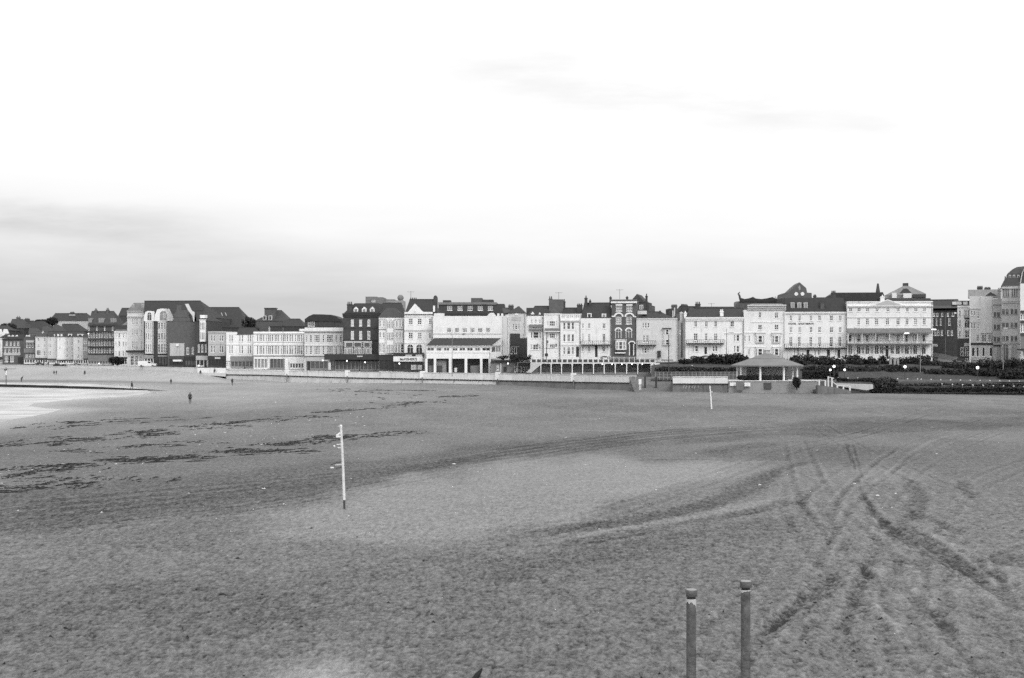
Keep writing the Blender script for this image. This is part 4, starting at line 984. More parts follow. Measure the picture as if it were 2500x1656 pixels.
# --- set-back house in the gap
b = House(Z5, 778, 1026, 364, 1010, 392, 390, OFFW, 'gap_house', 'pale house with a pyramid roof set back in the gap beside the white hall', 10)
b.wins([(850,866),(882,912),(928,942)], [(506,586)], 'ddd', bars=(1,3)); b.wins([(988,1002)], [(506,540),(648,686)], 'd', bars=(1,1)); b.wall()
b.roof(770, 1034, 360, 915, 945, 276, SLATE, 5); b.box('name_panel', 842, 412, 962, 466, -.1, -.003, PALE); b.box('lead_flashing', 880, 366, 925, 395, -.15, -.003, TRIM)
b.roof(735, 830, 365, 700, 800, 292, TILE, 6, name='back_roof'); b.chimney(790, 242, 862, 310, 5, DBRICK, 3)
b = House(Z5, 775, 1046, 705, 1010, 372, 371, DARK, 'dark_outbuilding', 'dark stepped outbuilding low in the gap beside the white hall', 10, cat='outbuilding')
b.wins([(822,850),(870,905)], [(830,920)], 'b', bars=(1,1)); b.wall(); b.box('upper_storey', 790, 642, 946, 704, .5, 8, DARK); b.box('stair_rail', 818, 816, 940, 823, -.1, -.003, GREY)
b = House(Z5, 552, 1090, 1005, 1182, 340, 337.5, MID, 'kiosk_row', 'low dark row of kiosks with small white-framed windows at promenade level', 6, cat='kiosk')
b.wins([(872,902),(940,972),(988,1012),(1030,1062)], [(1095,1165)], 'dmdm', bars=(1,1)); b.door(722, 1098, 766, 1168); b.win(630, 1070, 664, 1140, 'd'); b.wall(); b.cornice(552, 1090, 1005, .6, .6, DARK); b.box('white_rail', 928, 1010, 1088, 1022, -.9, -.7, OFFW)
for x in (680, 912): b.box('post', x, 1050, x+14, 1180, -.3, -.02, OFFW)

# --- white terrace above the colonnade
b = House(Z5, 1048, 1274, 400, 985, 352, 351.5, WHITE, 'terrace_house', 'white terrace house with two dark balcony bands and dark wide windows', 11)
b.wins([(1096,1122),(1128,1206),(1212,1236)], [(620,706)], 'dbd', bars=(1,2)); b.wins([(1092,1120),(1126,1200),(1206,1230)], [(790,866)], 'lml', bars=(2,2)); b.wins([(1090,1120),(1150,1180),(1205,1235)], [(450,505)], 'l'); b.wall()
b.box('balcony', 1070, 520, 1256, 552, -.7, -.003, MID); b.box('balcony', 1070, 578, 1256, 600, -.6, -.003, MID)
b.roof(1036, 1350, 398, 1150, 1350, 268, SLATE, 5, .05); b.chimney(1104, 346, 1140, 400, .5, WHITE, 1); b.chimney(1210, 356, 1230, 400, .5, WHITE, 1)
b.box('roof_cheek', 1036, 290, 1130, 398, 3.8, 4.6, TILE); b.chimney(1344, 132, 1392, 300, 4, DBRICK, 2)
b.box('roof_stack', 1345, 175, 1545, 366, 3.0, 4.5, BRICK); b.chimney(1540, 170, 1570, 300, 3.2, DBRICK, 1)
b = House(Z5, 1276, 1500, 368, 985, 351, 350.3, WHITE, 'terrace_house', 'white flat-topped terrace house with a dark panelled balcony and three window bands', 11)
for y0, y1, pn in ((470,542,'lml'),(636,706,'dmm'),(786,840,'dmd')): b.wins([(1314,1344),(1350,1430),(1436,1464)], [(y0,y1)], pn, bars=(3,2))
b.wall(); b.box('balcony', 1288, 570, 1492, 606, -.8, -.003, MID); b.box('balcony_slab', 1284, 607, 1496, 618, -.9, -.003, WHITE); b.cornice(1276, 1500, 372, .3, .15)
b.wins([(1415,1450)], [(872,895)], 'm', hole=False)
b = House(Z5, 1502, 1778, 372, 985, 350, 349.3, WHITE, 'terrace_house', 'white terrace house topped by a balustrade, with tall pale windows and a dark door', 11)
b.wins([(1538,1572),(1592,1638),(1652,1690)], [(490,586),(650,756),(826,928)], 'mmmmlmlml', bars=(1,2)); b.door(1716, 822, 1756, 962); b.wall(ytop=440)
q = b.rect(1504, 372, 1776, 440); f = MB(); f.box(q[0], q[1], .05, .3, q[3]-.2, q[3]); f.box(q[0], q[1], .05, .3, q[2], q[2]+.3)
for i in range(24):
    c = q[0]+(q[1]-q[0])*(i+.5)/24; t = .22 if i % 5 == 0 else .08; f.box(c-t, c+t, .08, .27, q[2]+.3, q[3]-.2)
f.build('balustrade', WHITE, b.root); b.cornice(1502, 1778, 462, .4, .35, OFFW); b.cornice(1502, 1778, 790, .35, .2)
b.roof(1502, 1778, 440, 1560, 1778, 292, SLATE, 5, -.5)
b = House(Z6, 212, 630, 432, 985, 349, 348, WHITE, 'terrace_house', 'white terrace house with a long black iron balcony and two white attic dormers', 11)
b.wins([(226,254),(310,344),(508,552)], [(500,572)], 'mmm'); b.wins([(226,254),(310,344),(506,550)], [(645,760)], 'lmd', bars=(2,4)); b.wins([(224,252),(308,344),(504,548)], [(812,892)], 'mdm'); b.door(406, 806, 442, 968)
b.wall(); b.mansard(214, 630, 430, 365, .8, BLACK, .1, .1)
b.dormer(300, 364, 360, 430, 'd', .1, WHITE, False); b.dormer(498, 370, 560, 430, 'l', .1, WHITE, False)
q = b.roofobj; b.roof(225, 625, 366, 260, 610, 224, SLATE, 5.5, -.8, name='roof'); b.balcony(212, 612, 742, 792, 1.2)
b.chimney(264, 122, 300, 245, 4, DBRICK, 1); b.chimney(326, 172, 350, 245, 4.2, DBRICK, 1); b.chimney(160, 230, 232, 300, 3, DBRICK, 3); b.box('downpipe', 568, 800, 576, 920, -.12, -.004, OFFW)

b = House(Z6, 632, 970, 176, 970, 347.5, 346.7, BRICK, 'brick_townhouse', 'tall narrow brown brick townhouse with white arched mouldings round its windows', 12, cat='townhouse')
b.wins([(694,776),(838,916)], [(262,336)], 'll', bars=(3,2)); b.wins([(692,768),(832,908)], [(412,512)], 'lm', bars=(4,3))
b.wall(); b.cornice(618, 982, 178, .4, .4, LEAD); b.box('cornice_band', 624, 202, 982, 226, -.45, -.003, WHITE)
b.box('window_hood', 690, 238, 780, 260, -.2, -.003, WHITE); b.box('window_hood', 834, 240, 920, 262, -.2, -.003, WHITE)
b.hood(664, 798, 352, 414, thick=.38); b.hood(810, 946, 354, 414, thick=.38); b.box('impost', 634, 400, 668, 416, -.15, -.003, WHITE); b.box('impost', 940, 406, 972, 420, -.15, -.003, WHITE)
for a, c in ((690,762),(834,906)): b.arch(a, 580, c, 706, 'm', .0)
b.hood(674, 778, 556, 606, thick=.3); b.hood(816, 920, 558, 608, thick=.3)
b.bay(680, 735, 834, 866, .9, WHITE, .3); o = [c for c in b.root.children if c.name.startswith('bay')][-1]
for a, c, q in ((692,726,'l'),(734,782,'m'),(788,824,'l')): b.win(a, 752, c, 856, q, (1,2), hole=False, parent=o, w=-.9)
b.box('bay_sill', 680, 898, 824, 914, -.6, -.003, WHITE); b.hood(860, 962, 740, 786, thick=.28); b.door(884, 770, 928, 940)
for a, c in ((872,884),(928,942)): b.box('pilaster', a, 786, c, 942, -.15, -.003, WHITE)
b.chimney(604, 130, 632, 190, 1.5, DBRICK, 1); b.chimney(830, 128, 858, 178, 3, DBRICK, 1)
# door is cut by re-making the front wall with the doorway in it
bpy.data.objects.remove(b.wallobj)
for a, c in ((694,776),(838,916)): b.holes.append(b.rect(a, 262, c, 336))
for a, c in ((692,768),(832,908)): b.holes.append(b.rect(a, 412, c, 512))
b.holes.append(b.rect(884, 770, 928, 940)); b.wall()

b = House(Z6, 972, 1534, 432, 1000, 346.3, 345.5, OFFW, 'corner_house', 'plain white house with a curved black balcony and a small hooded bay', 12)
b.wins([(1052,1080),(1086,1116),(1122,1150)], [(495,568)], 'lmd', bars=(1,2)); b.wins([(1056,1092),(1104,1140)], [(664,764)], 'dd', bars=(2,3)); b.wins([(1056,1072),(1078,1116),(1122,1140)], [(838,912)], 'mdm', bars=(1,2)); b.door(972, 842, 1004, 945)
b.wall(); b.cornice(972, 1534, 436, .3, .15); b.balcony(986, 1242, 738, 796, 1.1)
b.bay(1330, 580, 1446, 800, .5, OFFW, .3); o = [c for c in b.root.children if c.name.startswith('bay')][-1]
for y0, y1 in ((584,660),(722,800)):
    for a, c, q in ((1340,1360,'m'),(1372,1416,'d'),(1424,1438,'l')): b.win(a, y0, c, y1, q, (1,2), hole=False, parent=o, w=-.5)
b.box('bay_hood', 1326, 564, 1452, 578, -.8, -.003, DARK); b.roof(985, 1480, 430, 1120, 1310, 345, SLATE, 5, .05)
b.box('attic_front', 990, 330, 1115, 378, 1.5, 3, OFFW); b.box('garden_wall', 1010, 920, 1250, 985, -2.0, -1.7, PALE); b.box('porch', 1262, 876, 1306, 965, -.9, -.01, BLACK); b.chimney(1285, 328, 1310, 400, 4, DBRICK, 2)

b = House(Z7, 186, 985, 530, 1085, 344, 342.5, WHITE, 'seaside_villa', 'broad white three-storey house with a long black balcony and shallow parapet', 12)
b.wins([(306,348),(452,494),(580,620),(800,852)], [(584,664)], 'mmdd'); b.wins([(298,354),(452,488),(574,624)], [(750,850)], 'mdm', bars=(2,3)); b.wins([(852,868),(884,924)], [(770,860),(920,1010)], 'dbdd', bars=(1,2))
b.wins([(286,300),(318,362),(556,586),(592,626)], [(922,1002)], 'dmmm', bars=(1,2)); b.door(446, 938, 482, 1036); b.wall(); b.cornice(186, 985, 532, .8, .45, WHITE)
b.balcony(200, 716, 836, 884, 1.2); b.roof(190, 990, 528, 300, 980, 408, SLATE, 6, -.4)
b.chimney(660, 420, 708, 530, .8, WHITE, 2); b.chimney(112, 452, 150, 540, 2, PALE, 1); b.chimney(166, 446, 206, 530, 1.2, WHITE, 1); b.box('side_strip', 160, 545, 186, 1085, .3, 11.5, GREY)
b.cornice(720, 985, 745, .3, .15); b.door(730, 915, 764, 1045)
b = House(Z7, 90, 186, 560, 1090, 372, 372, GREY, 'alley_house', 'grey house end seen down the narrow alley between two white houses', 8)
b.wins([(104,124)], [(700,760)], 'd'); b.wall(); b.box('downpipe', 132, 580, 146, 1080, -.15, -.003, DARK); b.roof(60, 190, 558, 60, 190, 480, TILE, 4)

b = House(Z7, 988, 1562, 412, 1095, 342, 341, WHITE, 'corner_villa', 'white house with a rounded left corner and a heavy overhanging cornice', 13)
b.wins([(1186,1226)], [(460,540)], 'm'); b.wins([(1406,1456)], [(466,544)], 'm'); b.wins([(1176,1236),(1402,1460)], [(632,704)], 'mm'); b.wins([(990,1012),(1048,1072)], [(780,862)], 'll', bars=(1,2)); b.wins([(1042,1070)], [(962,1048)], 'm')
b.wall(ytop=430)
for a, c in ((1146,1272),(1372,1494)):
    b.bay(a, 770, c, 880, .5, WHITE, .15); o = [q for q in b.root.children if q.name.startswith('bay')][-1]; t = 'ldl' if a < 1200 else 'dml'
    for i, (d, e) in enumerate(((a+8, a+26), (a+36, c-34), (c-24, c-8))): b.win(d, 782, e, 876, t[i], (1,2), hole=False, parent=o, w=-.5)
    b.bay(a, 945, c, 1056, .5, WHITE, .15); o = [q for q in b.root.children if q.name.startswith('bay')][-1]
    for i, (d, e) in enumerate(((a+6, a+22), (a+34, c-34), (c-24, c-8))): b.win(d, 960, e, 1052, 'ddm'[i], (1,2), hole=False, parent=o, w=-.5)
    b.box('window_hood', a-10, 742, c+10, 754, -.6, -.003, PALE)
for y, hh, pr in ((362, .6, 1.1), (392, .5, .7), (418, .35, .4)): b.cornice(1034, 1562, y, hh, pr, OFFW)
b.box('parapet', 1040, 366, 1556, 428, -.02, .6, WHITE); b.mansard(1045, 1556, 364, 345, 2, LEAD, 1, 1)
for x in (1000, 1020): b.box('parapet_post', x, 480, x+10, 560, .2, .6, DARK)
b.cornice(988, 1140, 735, .35, .15); b.cornice(1080, 1562, 590, .3, .12); b.cornice(988, 1140, 930, .3, .12)

b = House(Z8, 76, 822, 498, 1062, 340.5, 339.5, WHITE, 'apartment_hotel', 'white four-storey front lettered in capitals beneath its top windows', 13, cat='hotel')
cols = [(134,168),(238,272),(374,408),(474,512),(614,658),(720,760)]
b.wins(cols, [(540,606)], 'dmlmdl'); b.wins(cols, [(678,748)], 'llmmml'); b.wins([(128,170),(232,270),(370,408),(474,514),(612,656),(714,758)], [(798,914)], 'mmmldd', bars=(2,4))
b.wins([(190,200),(222,254),(432,450),(468,500),(684,694)], [(945,1018)], 'mlmlm', bars=(1,2)); b.door(338, 950, 372, 1052); b.door(582, 950, 618, 1050); b.door(708, 950, 742, 1050)
b.wall(); b.cornice(76, 822, 502, .45, .35); b.balcony(76, 822, 880, 928, 1.1); b.text("HOTEL  APARTMENTS", 122, 630, 426, 652, BLACK, -.02)
b.mansard(90, 815, 496, 330, 3.2, SLATE, .2, .2)
for x in (150, 230, 306): b.dormer(x, 385, x+46, 460, 'l', .8, PALE, False)
b.dormer(498, 350, 560, 490, 'm', .6, TILE); b.box('sign_panel', 60, 955, 170, 1050, -.12, -.003, OFFW)
b.chimney(638, 244, 690, 340, 4, DBRICK, 3)

b = House(Z8, 824, 1850, 372, 1062, 338.5, 336, WHITE, 'grand_hotel', 'wide white hotel with a shallow pediment, long verandah and round-arched ground-floor windows', 14, cat='hotel')
c1 = [(842,886),(944,988),(1046,1090),(1162,1200),(1290,1332),(1412,1456),(1522,1564),(1622,1668),(1726,1770)]
b.wins(c1, [(452,496)], 'mmmmmlmll'); b.wins([(944,980),(1046,1086),(1154,1198),(1284,1328),(1410,1456),(1520,1560),(1620,1664),(1724,1768)], [(575,655)], 'mmmmmmlm', bars=(2,3))
b.wins([(842,886),(944,988),(1046,1088),(1520,1562),(1622,1664),(1724,1766)], [(378,396)], 'l', bars=(1,1), sill=False)
b.wins([(838,880),(940,984),(1044,1084),(1156,1196),(1284,1296),(1306,1318),(1408,1450),(1516,1556),(1614,1624),(1636,1646),(1720,1764)], [(770,860)], 'ddmdddldddd', bars=(1,2))
for x, q in ((838,'m'),(940,'d'),(1044,'m'),(1156,'d'),(1408,'d'),(1516,'d'),(1615,'d'),(1718,'d')): b.arch(x, 898, x+44, 1000, q)
b.wins([(994,1030),(1102,1138),(1214,1262),(1340,1386),(1466,1500),(1572,1606)], [(908,1004)], 'mlmmll', bars=(2,2)); b.door(1284, 905, 1318, 1035)
b.wall(); b.cornice(824, 1850, 424, .4, .45, WHITE); b.cornice(824, 1850, 560, .25, .12, OFFW); b.cornice(824, 1850, 376, .3, .2)
b.poly('pediment', [(1105,424),(1310,348),(1520,424)], -.5, .3, WHITE); b.poly('pediment_panel', [(1150,416),(1310,358),(1470,416)], -.53, -.505, PALE)
b.chimney(1226, 295, 1272, 372, .5, WHITE, 1)
u0, u1, v0, v1 = b.rect(832, 708, 1840, 745, -2.2); q = MB(); q.face([(u0,-2.2,v0),(u1,-2.2,v0),(u1,-.02,v1+.3),(u0,-.02,v1+.3)]); q.face([(u0,-2.2,v0),(u0,-.02,v1+.3),(u0,-.02,v0)]); q.face([(u1,-2.2,v0),(u1,-.02,v0),(u1,-.02,v1+.3)]); q.box(u0, u1, -2.25, -2.2, v0-.25, v0)
vr = q.build('verandah_roof', LEAD, b.root)
q = MB(); vb = b.uv(1300, 876, -2.2)[1]
for i in range(7):
    c = u0+.1+(u1-u0-.2)*i/6; q.box(c-.06, c+.06, -2.18, -2.06, vb, v0-.25)
q.build('verandah_posts', TRIM, b.root); b.balcony(826, 1846, 842, 876, 2.25, LEAD, step=.8)
b.box('lit_fanlight', 1240, 928, 1370, 945, -.12, -.003, GREYP)

# --- side street and right-hand block
b = House(Z9, 408, 728, 560, 1000, 392, 372, DBRICK, 'side_street_house', 'dark brick houses running up the side street beside the wide white hotel', 12)
b.wins([(430,452),(468,490),(502,524),(540,562),(612,634),(652,676)], [(765,828)], 'mlml', bars=(1,2)); b.wins([(440,456),(484,500),(530,546),(624,646)], [(632,712)], 'mlld', bars=(1,2)); b.wins([(420,440),(455,475),(490,510),(545,565),(610,630),(665,690)], [(572,612)], 'mlm', bars=(1,1)); b.wall()
b.roof(405, 730, 558, 405, 690, 430, SLATE, 8, .1); b.box('lit_window', 414, 562, 438, 625, -.2, -.003, LAMP); b.box('sign_panel', 690, 566, 714, 584, -.3, -.003, WHITE)
b.roof(405, 735, 520, 405, 735, 425, TILE, 14, .1, name='back_roof')
b.box('shop_sign', 406, 922, 504, 950, -3.0, -2.7, WHITE)
b = House(Z9, 726, 872, 492, 880, 352, 349.5, WHITE, 'pale_house', 'pale house with three floors of paired dark windows beside the street corner', 14)
b.wins([(740,766)], [(540,612),(652,734),(772,850)], 'm', bars=(2,2)); b.wins([(806,820),(826,838),(844,858)], [(536,612)], 'ddm', bars=(1,2)); b.arch(808, 652, 860, 738, 'd'); b.win(806, 768, 858, 855, 'd', (3,2)); b.wall(); b.cornice(726, 872, 496, .4, .3)
b.balcony(804, 862, 605, 628, .5); b.box('attic', 655, 436, 930, 490, 3, 9, DARK)
for x in (668, 722, 792, 858): b.box('attic_light', x, 446, x+50, 480, 2.9, 2.99, OFFW)
b = House(Z9, 726, 880, 862, 1100, 350, 349, DARK, 'dark_shop', 'low dark shop under the pale house at the street corner', 8, cat='shop')
b.wins([(760,800),(815,860)], [(960,1060)], 'd', hole=False); b.wall(); b.box('fascia', 800, 912, 880, 950, -.25, -.003, PALE)
b = House(Z9, 862, 1126, 385, 1090, 346, 342, OFFW, 'corner_house', 'pale grey rounded corner house with small dark pediment above tall shop windows', 12)
b.wins([(880,896),(910,925)], [(550,600),(680,750)], 'mm', bars=(1,2)); b.wins([(948,974)], [(565,640),(690,755)], 'dm', bars=(2,2)); b.wins([(938,978),(996,1052),(1066,1116)], [(814,902)], 'mmm', bars=(3,1))
b.wins([(882,928),(938,970),(1000,1040),(1082,1124)], [(955,1068)], 'dbbb', bars=(1,1), fr=.2); b.wall(); b.cornice(862, 1126, 910, .5, .4, DARK); b.cornice(862, 1126, 520, .3, .2, OFFW); b.cornice(862, 1126, 672, .25, .12)
b.poly('pediment', [(1010,384),(1100,330),(1190,384)], -.1, 2, PALE); b.poly('pediment_panel', [(1040,380),(1100,338),(1175,380)], -.14, -.105, DARK)
b.box('rear_block', 845, 310, 1215, 400, 6, 12, GREY); b.box('corner_curve', 985, 395, 1120, 800, -.3, -.003, OFFW); b.chimney(948, 268, 1010, 330, 7, DBRICK, 4); b.chimney(1030, 280, 1098, 330, 7, DBRICK, 4)
b = House(Z9, 1128, 1224, 412, 1108, 341, 338, STUC, 'grey_block', 'slim grey block joining the rounded corner house to the tall domed building', 12, cat='apartment block', frame=GREYP)
b.wins([(1134,1164),(1172,1206)], [(566,622),(704,762),(840,900)], 'd', bars=(2,1)); b.wall(); b.cornice(1128, 1224, 470, .4, .3); b.arch(1170, 950, 1216, 1110, 'l', ring=STUC); b.cornice(1128, 1224, 932, .35, .4, DARK)
b.chimney(1180, 290, 1215, 412, 3, GREY, 2)
b = House(Z9, 1224, 1432, 275, 1110, 337, 329, STUC, 'domed_hotel', 'tall grey hotel block with a dark curved mansard roof and arched ground floor', 15, cat='hotel', frame=GREYP)
for y in (530, 682, 832): b.wins([(1228,1262),(1270,1304),(1326,1358),(1366,1402)], [(y+ (0), y+60)], 'd' , bars=(2,1))
b.wins([(1240,1256),(1266,1282),(1290,1306),(1336,1352),(1362,1378),(1388,1404)], [(300,390)], 'm', bars=(1,3)); b.wall(); b.cornice(1224, 1432, 278, .5, .5, OFFW); b.cornice(1224, 1432, 432, .6, .4, PALE); b.cornice(1224, 1432, 905, .4, .3)
for a, c, q in ((1170+62,1300,'m'),(1330,1400,'l')): b.arch(a, 925, c, 1110, q, ring=STUC)
u0, v0 = b.uv(1222, 275); u1, _ = b.uv(1436, 275); q = MB(); prof = [b.uv(x, y, 1.0) for x, y in ((1218,272),(1255,200),(1290,130),(1345,80),(1395,50),(1476,38))]
D = 15; n0 = len(q.v); dw = [-.3, .3, 1.0, 2.2, 3.4, 4.5]
for i in range(5):
    (a, za), (c, zc) = prof[i], prof[i+1]; wa, wc = dw[i], dw[i+1]
    q.face([(a,wa,za),(u1+4,wa,za),(u1+4,wc,zc),(c,wc,zc)]); q.face([(a,D-wa,za),(a,wa,za),(c,wc,zc),(c,D-wc,zc)])
q.face([(prof[0][0],-.3,prof[0][1]-.02),(prof[0][0],D+.3,prof[0][1]-.02),(u1+4,D+.3,prof[0][1]-.02),(u1+4,-.3,prof[0][1]-.02)])
(a, za) = prof[5]; q.face([(a,4.5,za),(u1+4,4.5,za),(u1+4,D-4.5,za),(a,D-4.5,za)]); b.roofobj = q.build('mansard_roof', TILE, b.root)
for x in (1256, 1304, 1350, 1400): b.dormer(x, 145+ (0 if x > 1300 else 14), x+26, 218, 'm', .5, PALE, False, 1.8)
b.poly('roof_rib', [(1428,240),(1452,120),(1478,70),(1484,70),(1462,120),(1440,240)], -.2, 2.5, PALE, b.roofobj)
b = House(Z9, 1434, 1560, 242, 1110, 328.5, 323, WHITE, 'hotel_wing', 'white upper wing cut by the right edge of the photo with dark bay windows below', 14, cat='hotel', split=False)
b.wins([(1438,1456),(1464,1490)], [(590,650),(700,790),(850,920)], 'ml', bars=(1,2)); b.wall()
for y in (545, 660, 800): b.box('dark_band', 1434, y, 1560, y+28, -.5, -.003, DARK)
b.box('canopy', 1398, 978, 1560, 995, -2.0, -.01, BLACK); b.box('pillar', 1440, 1000, 1462, 1120, -1.8, -1.5, PALE); b.box('dark_front', 1436, 828, 1560, 975, -.3, -.005, MID)
# ------------------------------------------------------------------ houses on the hill behind
def back(zone, x0, x1, ye, xr0, xr1, yr, Y, label, m=SLATE, wm_=DBRICK, name='hill_house', ybase=None, depth=12, wins=(), wy=None, pane='m', wr=None, cat='house'):
    b = House(zone, x0, x1, ye, ybase or (ye+120), Y, Y, wm_, name, label, depth, cat=cat, sink=9, split=False)
    if wins: b.wins(wins, [wy], pane, bars=(1,2))
    b.wall(); b.roof(x0-6, x1+6, ye, xr0, xr1, yr, m, wr, .2); return b
back(Z1, -80, 132, 600, -80, 100, 532, 575, 'dark hill house with a long low roof at the left edge, above the pub')
b = back(Z1, 118, 330, 570, 165, 320, 446, 590, 'dark hill house with one tall chimney above the pub roof', TILE, wins=[(160,180),(230,250)], wy=(590,630)); b.chimney(222, 402, 272, 470, 5.5, BRICK, 2)
b = back(Z1, 320, 478, 570, 335, 470, 468, 600, 'dark hill house with a broad chimney right of the pub roof'); b.chimney(335, 428, 400, 490, 5.5, DBRICK, 4)
back(Z1, 395, 520, 640, 400, 480, 560, 545, 'grey-roofed hill house low behind the narrow bay house', TILE, MID)
back(Z1, 470, 660, 590, 500, 600, 470, 585, 'dark peaked hill house rising behind the off-white end house', SLATE)
back(Z1, 560, 720, 640, 590, 640, 540, 550, 'small grey hill house peeping over the pale terrace roofs', TILE, MID, wins=[(600,620)], wy=(650,680))
back(Z1, 700, 870, 620, 740, 800, 525, 555, 'brown gabled hill house behind the middle of the pale terrace', TILE, BRICK)
back(Z1, 850, 1100, 610, 850, 1075, 512, 560, 'long dark slate-roofed hill house behind the pale terrace', SLATE)
b = back(Z1, 670, 1205, 470, 755, 1190, 366, 640, 'long pale building with a dark roof on the skyline above the pale terrace', SLATE, PALE, depth=16, ybase=540)
b.chimney(1062, 360, 1090, 420, 7, DBRICK, 2); b.chimney(1110, 360, 1142, 420, 7, DBRICK, 2); b.box('roof_light', 945, 382, 1028, 397, 3.0, 3.4, PALE); b.chimney(960, 342, 1010, 380, 8, DBRICK, 3)
back(Z1, 1620, 1790, 400, 1665, 1790, 294, 560, 'dark tiled roof behind the tall pale corner house', SLATE)
b = back(Z2, 1122, 1700, 560, 1135, 1590, 284, 452, 'huge dark slate roof with two skylights behind the two-storey shops', SLATE, DBRICK, depth=22, wr=11); u0, u1, v0, v1 = 0, 0, 0, 0
for x in (1338, 1392): b.poly('skylight', [(x,355),(x+12,355),(x+30,398),(x+18,398)], 5.4, 5.5, PALE)
b.box('dormer_block', 1290, 440, 1460, 560, 1.0, 6, DARK)
b = back(Z3, 120, 590, 470, 420, 495, 326, 480, 'brown house with two white attic windows and a square turret on the skyline', TILE, BRICK, ybase=600, wr=5)
b.box('turret', 256, 300, 405, 470, 1.0, 4.5, BRICK); b.box('turret_cap', 250, 290, 412, 302, .8, 4.7, DARK)
for x in (232, 312): b.dormer(x, 396, x+48, 458, 'm', .2, OFFW, False)
back(Z3, 330, 800, 545, 590, 745, 442, 455, 'dark hipped slate roof behind the long white shop front', SLATE)
b = House(Z3, 806, 1316, 470, 600, 440, 438, DBRICK, 'curved_roof_hall', 'dark hall with a curved roof above the stepped white parapet', 14, cat='hall', sink=6)
b.wins([(850,872),(880,906),(914,942)], [(478,542)], 'm', bars=(1,2)); b.wall(ytop=440)
b.poly('roof', [(806,470),(812,440),(860,405),(920,378),(1050,380),(1170,386),(1240,412),(1298,455),(1310,480)], -.3, 13, SLATE); b.box('panel', 1000, 455, 1210, 552, -.15, -.003, TILE)
b = House(Z4, 405, 648, 145, 300, 480, 480, MID, 'flat_block', 'grey flat-topped block on the skyline above the brick hotel dormers', 12, cat='block', sink=14); b.wins([(490,540)], [(185,215)], 'l', hole=False); b.wall(); b.box('lift_house', 405, 138, 560, 146, .5, 8, BRICK)
b = House(Z4, 650, 918, 188, 300, 490, 490, GREY, 'flat_block', 'lower grey flat-topped block right of the brick hotel roof with a round tank on top', 12, cat='block', sink=14); b.wall(); b.box('penthouse', 650, 176, 805, 188, 1, 9, BRICK)
q = MB(); u_, v_ = b.uv(884, 155, 2); q.ball((u_, 2, v_), 1.1, 12, 8); q.tube([(u_, 2, v_-4.5), (u_, 2, v_-.8)], .2, 6); q.build('tank', MID, b.root)
back(Z4, 560, 930, 400, 640, 900, 225, 420, 'dark jumbled slate roof between the brick hotel and the pointed white gable', SLATE, DBRICK)
b = House(Z4, 1402, 2302, 248, 430, 425, 421, DBRICK, 'long_block', 'long dark flat-roofed block with a row of white windows above the plain hall', 14, cat='block', sink=8, frame=TRIM)
b.wins([(1522,1590),(1664,1730),(1803,1868),(1941,2008),(2081,2145)], [(266,326)], 'llmll', bars=(2,2)); b.wall(); b.box('parapet', 1398, 214, 2200, 247, -.3, 12, MID); b.box('roof_house', 1848, 156, 2000, 214, 2, 9, BRICK); b.box('roof_house', 2001, 178, 2152, 214, 2, 9, DBRICK); b.box('roof_house', 1462, 186, 1566, 214, 2, 7, DBRICK); b.box('ledge', 1490, 366, 2300, 398, -.6, -.003, BLACK)
b.box('end_wing', 2201, 236, 2302, 247, .5, 11, DBRICK)
b = House(Z6, 880, 1100, 330, 480, 384, 383, DBRICK, 'gable_house', 'dark pointed gable house with a slim chimney behind the brick townhouse', 10, sink=6); b.wall(ytop=215); b.poly('gable', [(880,215),(980,100),(1096,216)], -.1, 9, DBRICK); b.win(1014, 250, 1066, 312, 'm', hole=False)
b.chimney(1096, 95, 1120, 240, 1, DBRICK, 1); b.box('side_block', 1100, 216, 1140, 400, .4, 7, DBRICK); b.box('side_block', 1141, 258, 1184, 400, .5, 7, BRICK)
b = back(Z6, 1300, 1450, 425, 1360, 1420, 385, 385, 'low dark roof behind the plain white corner house', SLATE)
b = House(Z6, 1416, 1512, 300, 480, 388, 388, DBRICK, 'chimney_house', 'dark house end with white corner posts over the narrow alley', 8, sink=6); b.wall(); b.chimney(1455, 244, 1530, 300, 1.5, BRICK, 5); b.box('corner_post', 1464, 330, 1480, 425, -.3, -.003, OFFW); b.box('corner_post', 1486, 290, 1502, 425, -.3, -.003, OFFW); b.box('white_stack', 1565, 350, 1608, 430, -2, -1, OFFW)
b = back(Z6, 1512, 1860, 395, 1560, 1840, 272, 392, 'dark slate roof with a row of chimney pots left of the broad white villa', SLATE); b.chimney(1582, 240, 1672, 300, 5, DBRICK, 5)
b = back(Z7, 225, 900, 480, 240, 850, 392, 388, 'long dark roof with a block chimney behind the broad white villa', SLATE); b.chimney(325, 318, 393, 430, 4.5, DBRICK, 3); b.chimney(130, 350, 220, 420, 5, DBRICK, 4)
b = House(Z7, 848, 925, 330, 560, 374, 373, MID, 'pale_gable_end', 'grey gable end wall behind the rounded white corner house', 10, cat='house', sink=5); b.wall(); b.poly('gable', [(848,332),(870,318),(925,312),(925,332)], .1, 9, MID)
b = House(Z7, 926, 1560, 300, 520, 366, 364, BRICK, 'ornate_roof_house', 'dark house with a wavy ridge and a curled finial at its left end', 12, sink=5); b.wall(ytop=318)
b.poly('roof', [(926,320),(926,282),(950,268),(1000,282),(1060,270),(1110,252),(1150,275),(1230,282),(1300,272),(1370,256),(1420,275),(1480,268),(1560,262),(1560,320)], -.3, 10, SLATE)
u_, v_ = b.uv(920, 262, 0); q = MB(); q.tube([(u_+.3, 0, v_-.5), (u_+.1, 0, v_+.5), (u_-.2, 0, v_+1.0), (u_+.2, 0, v_+1.4)], [.3,.25,.2,.12], 6); q.build('finial', DBRICK, b.root)
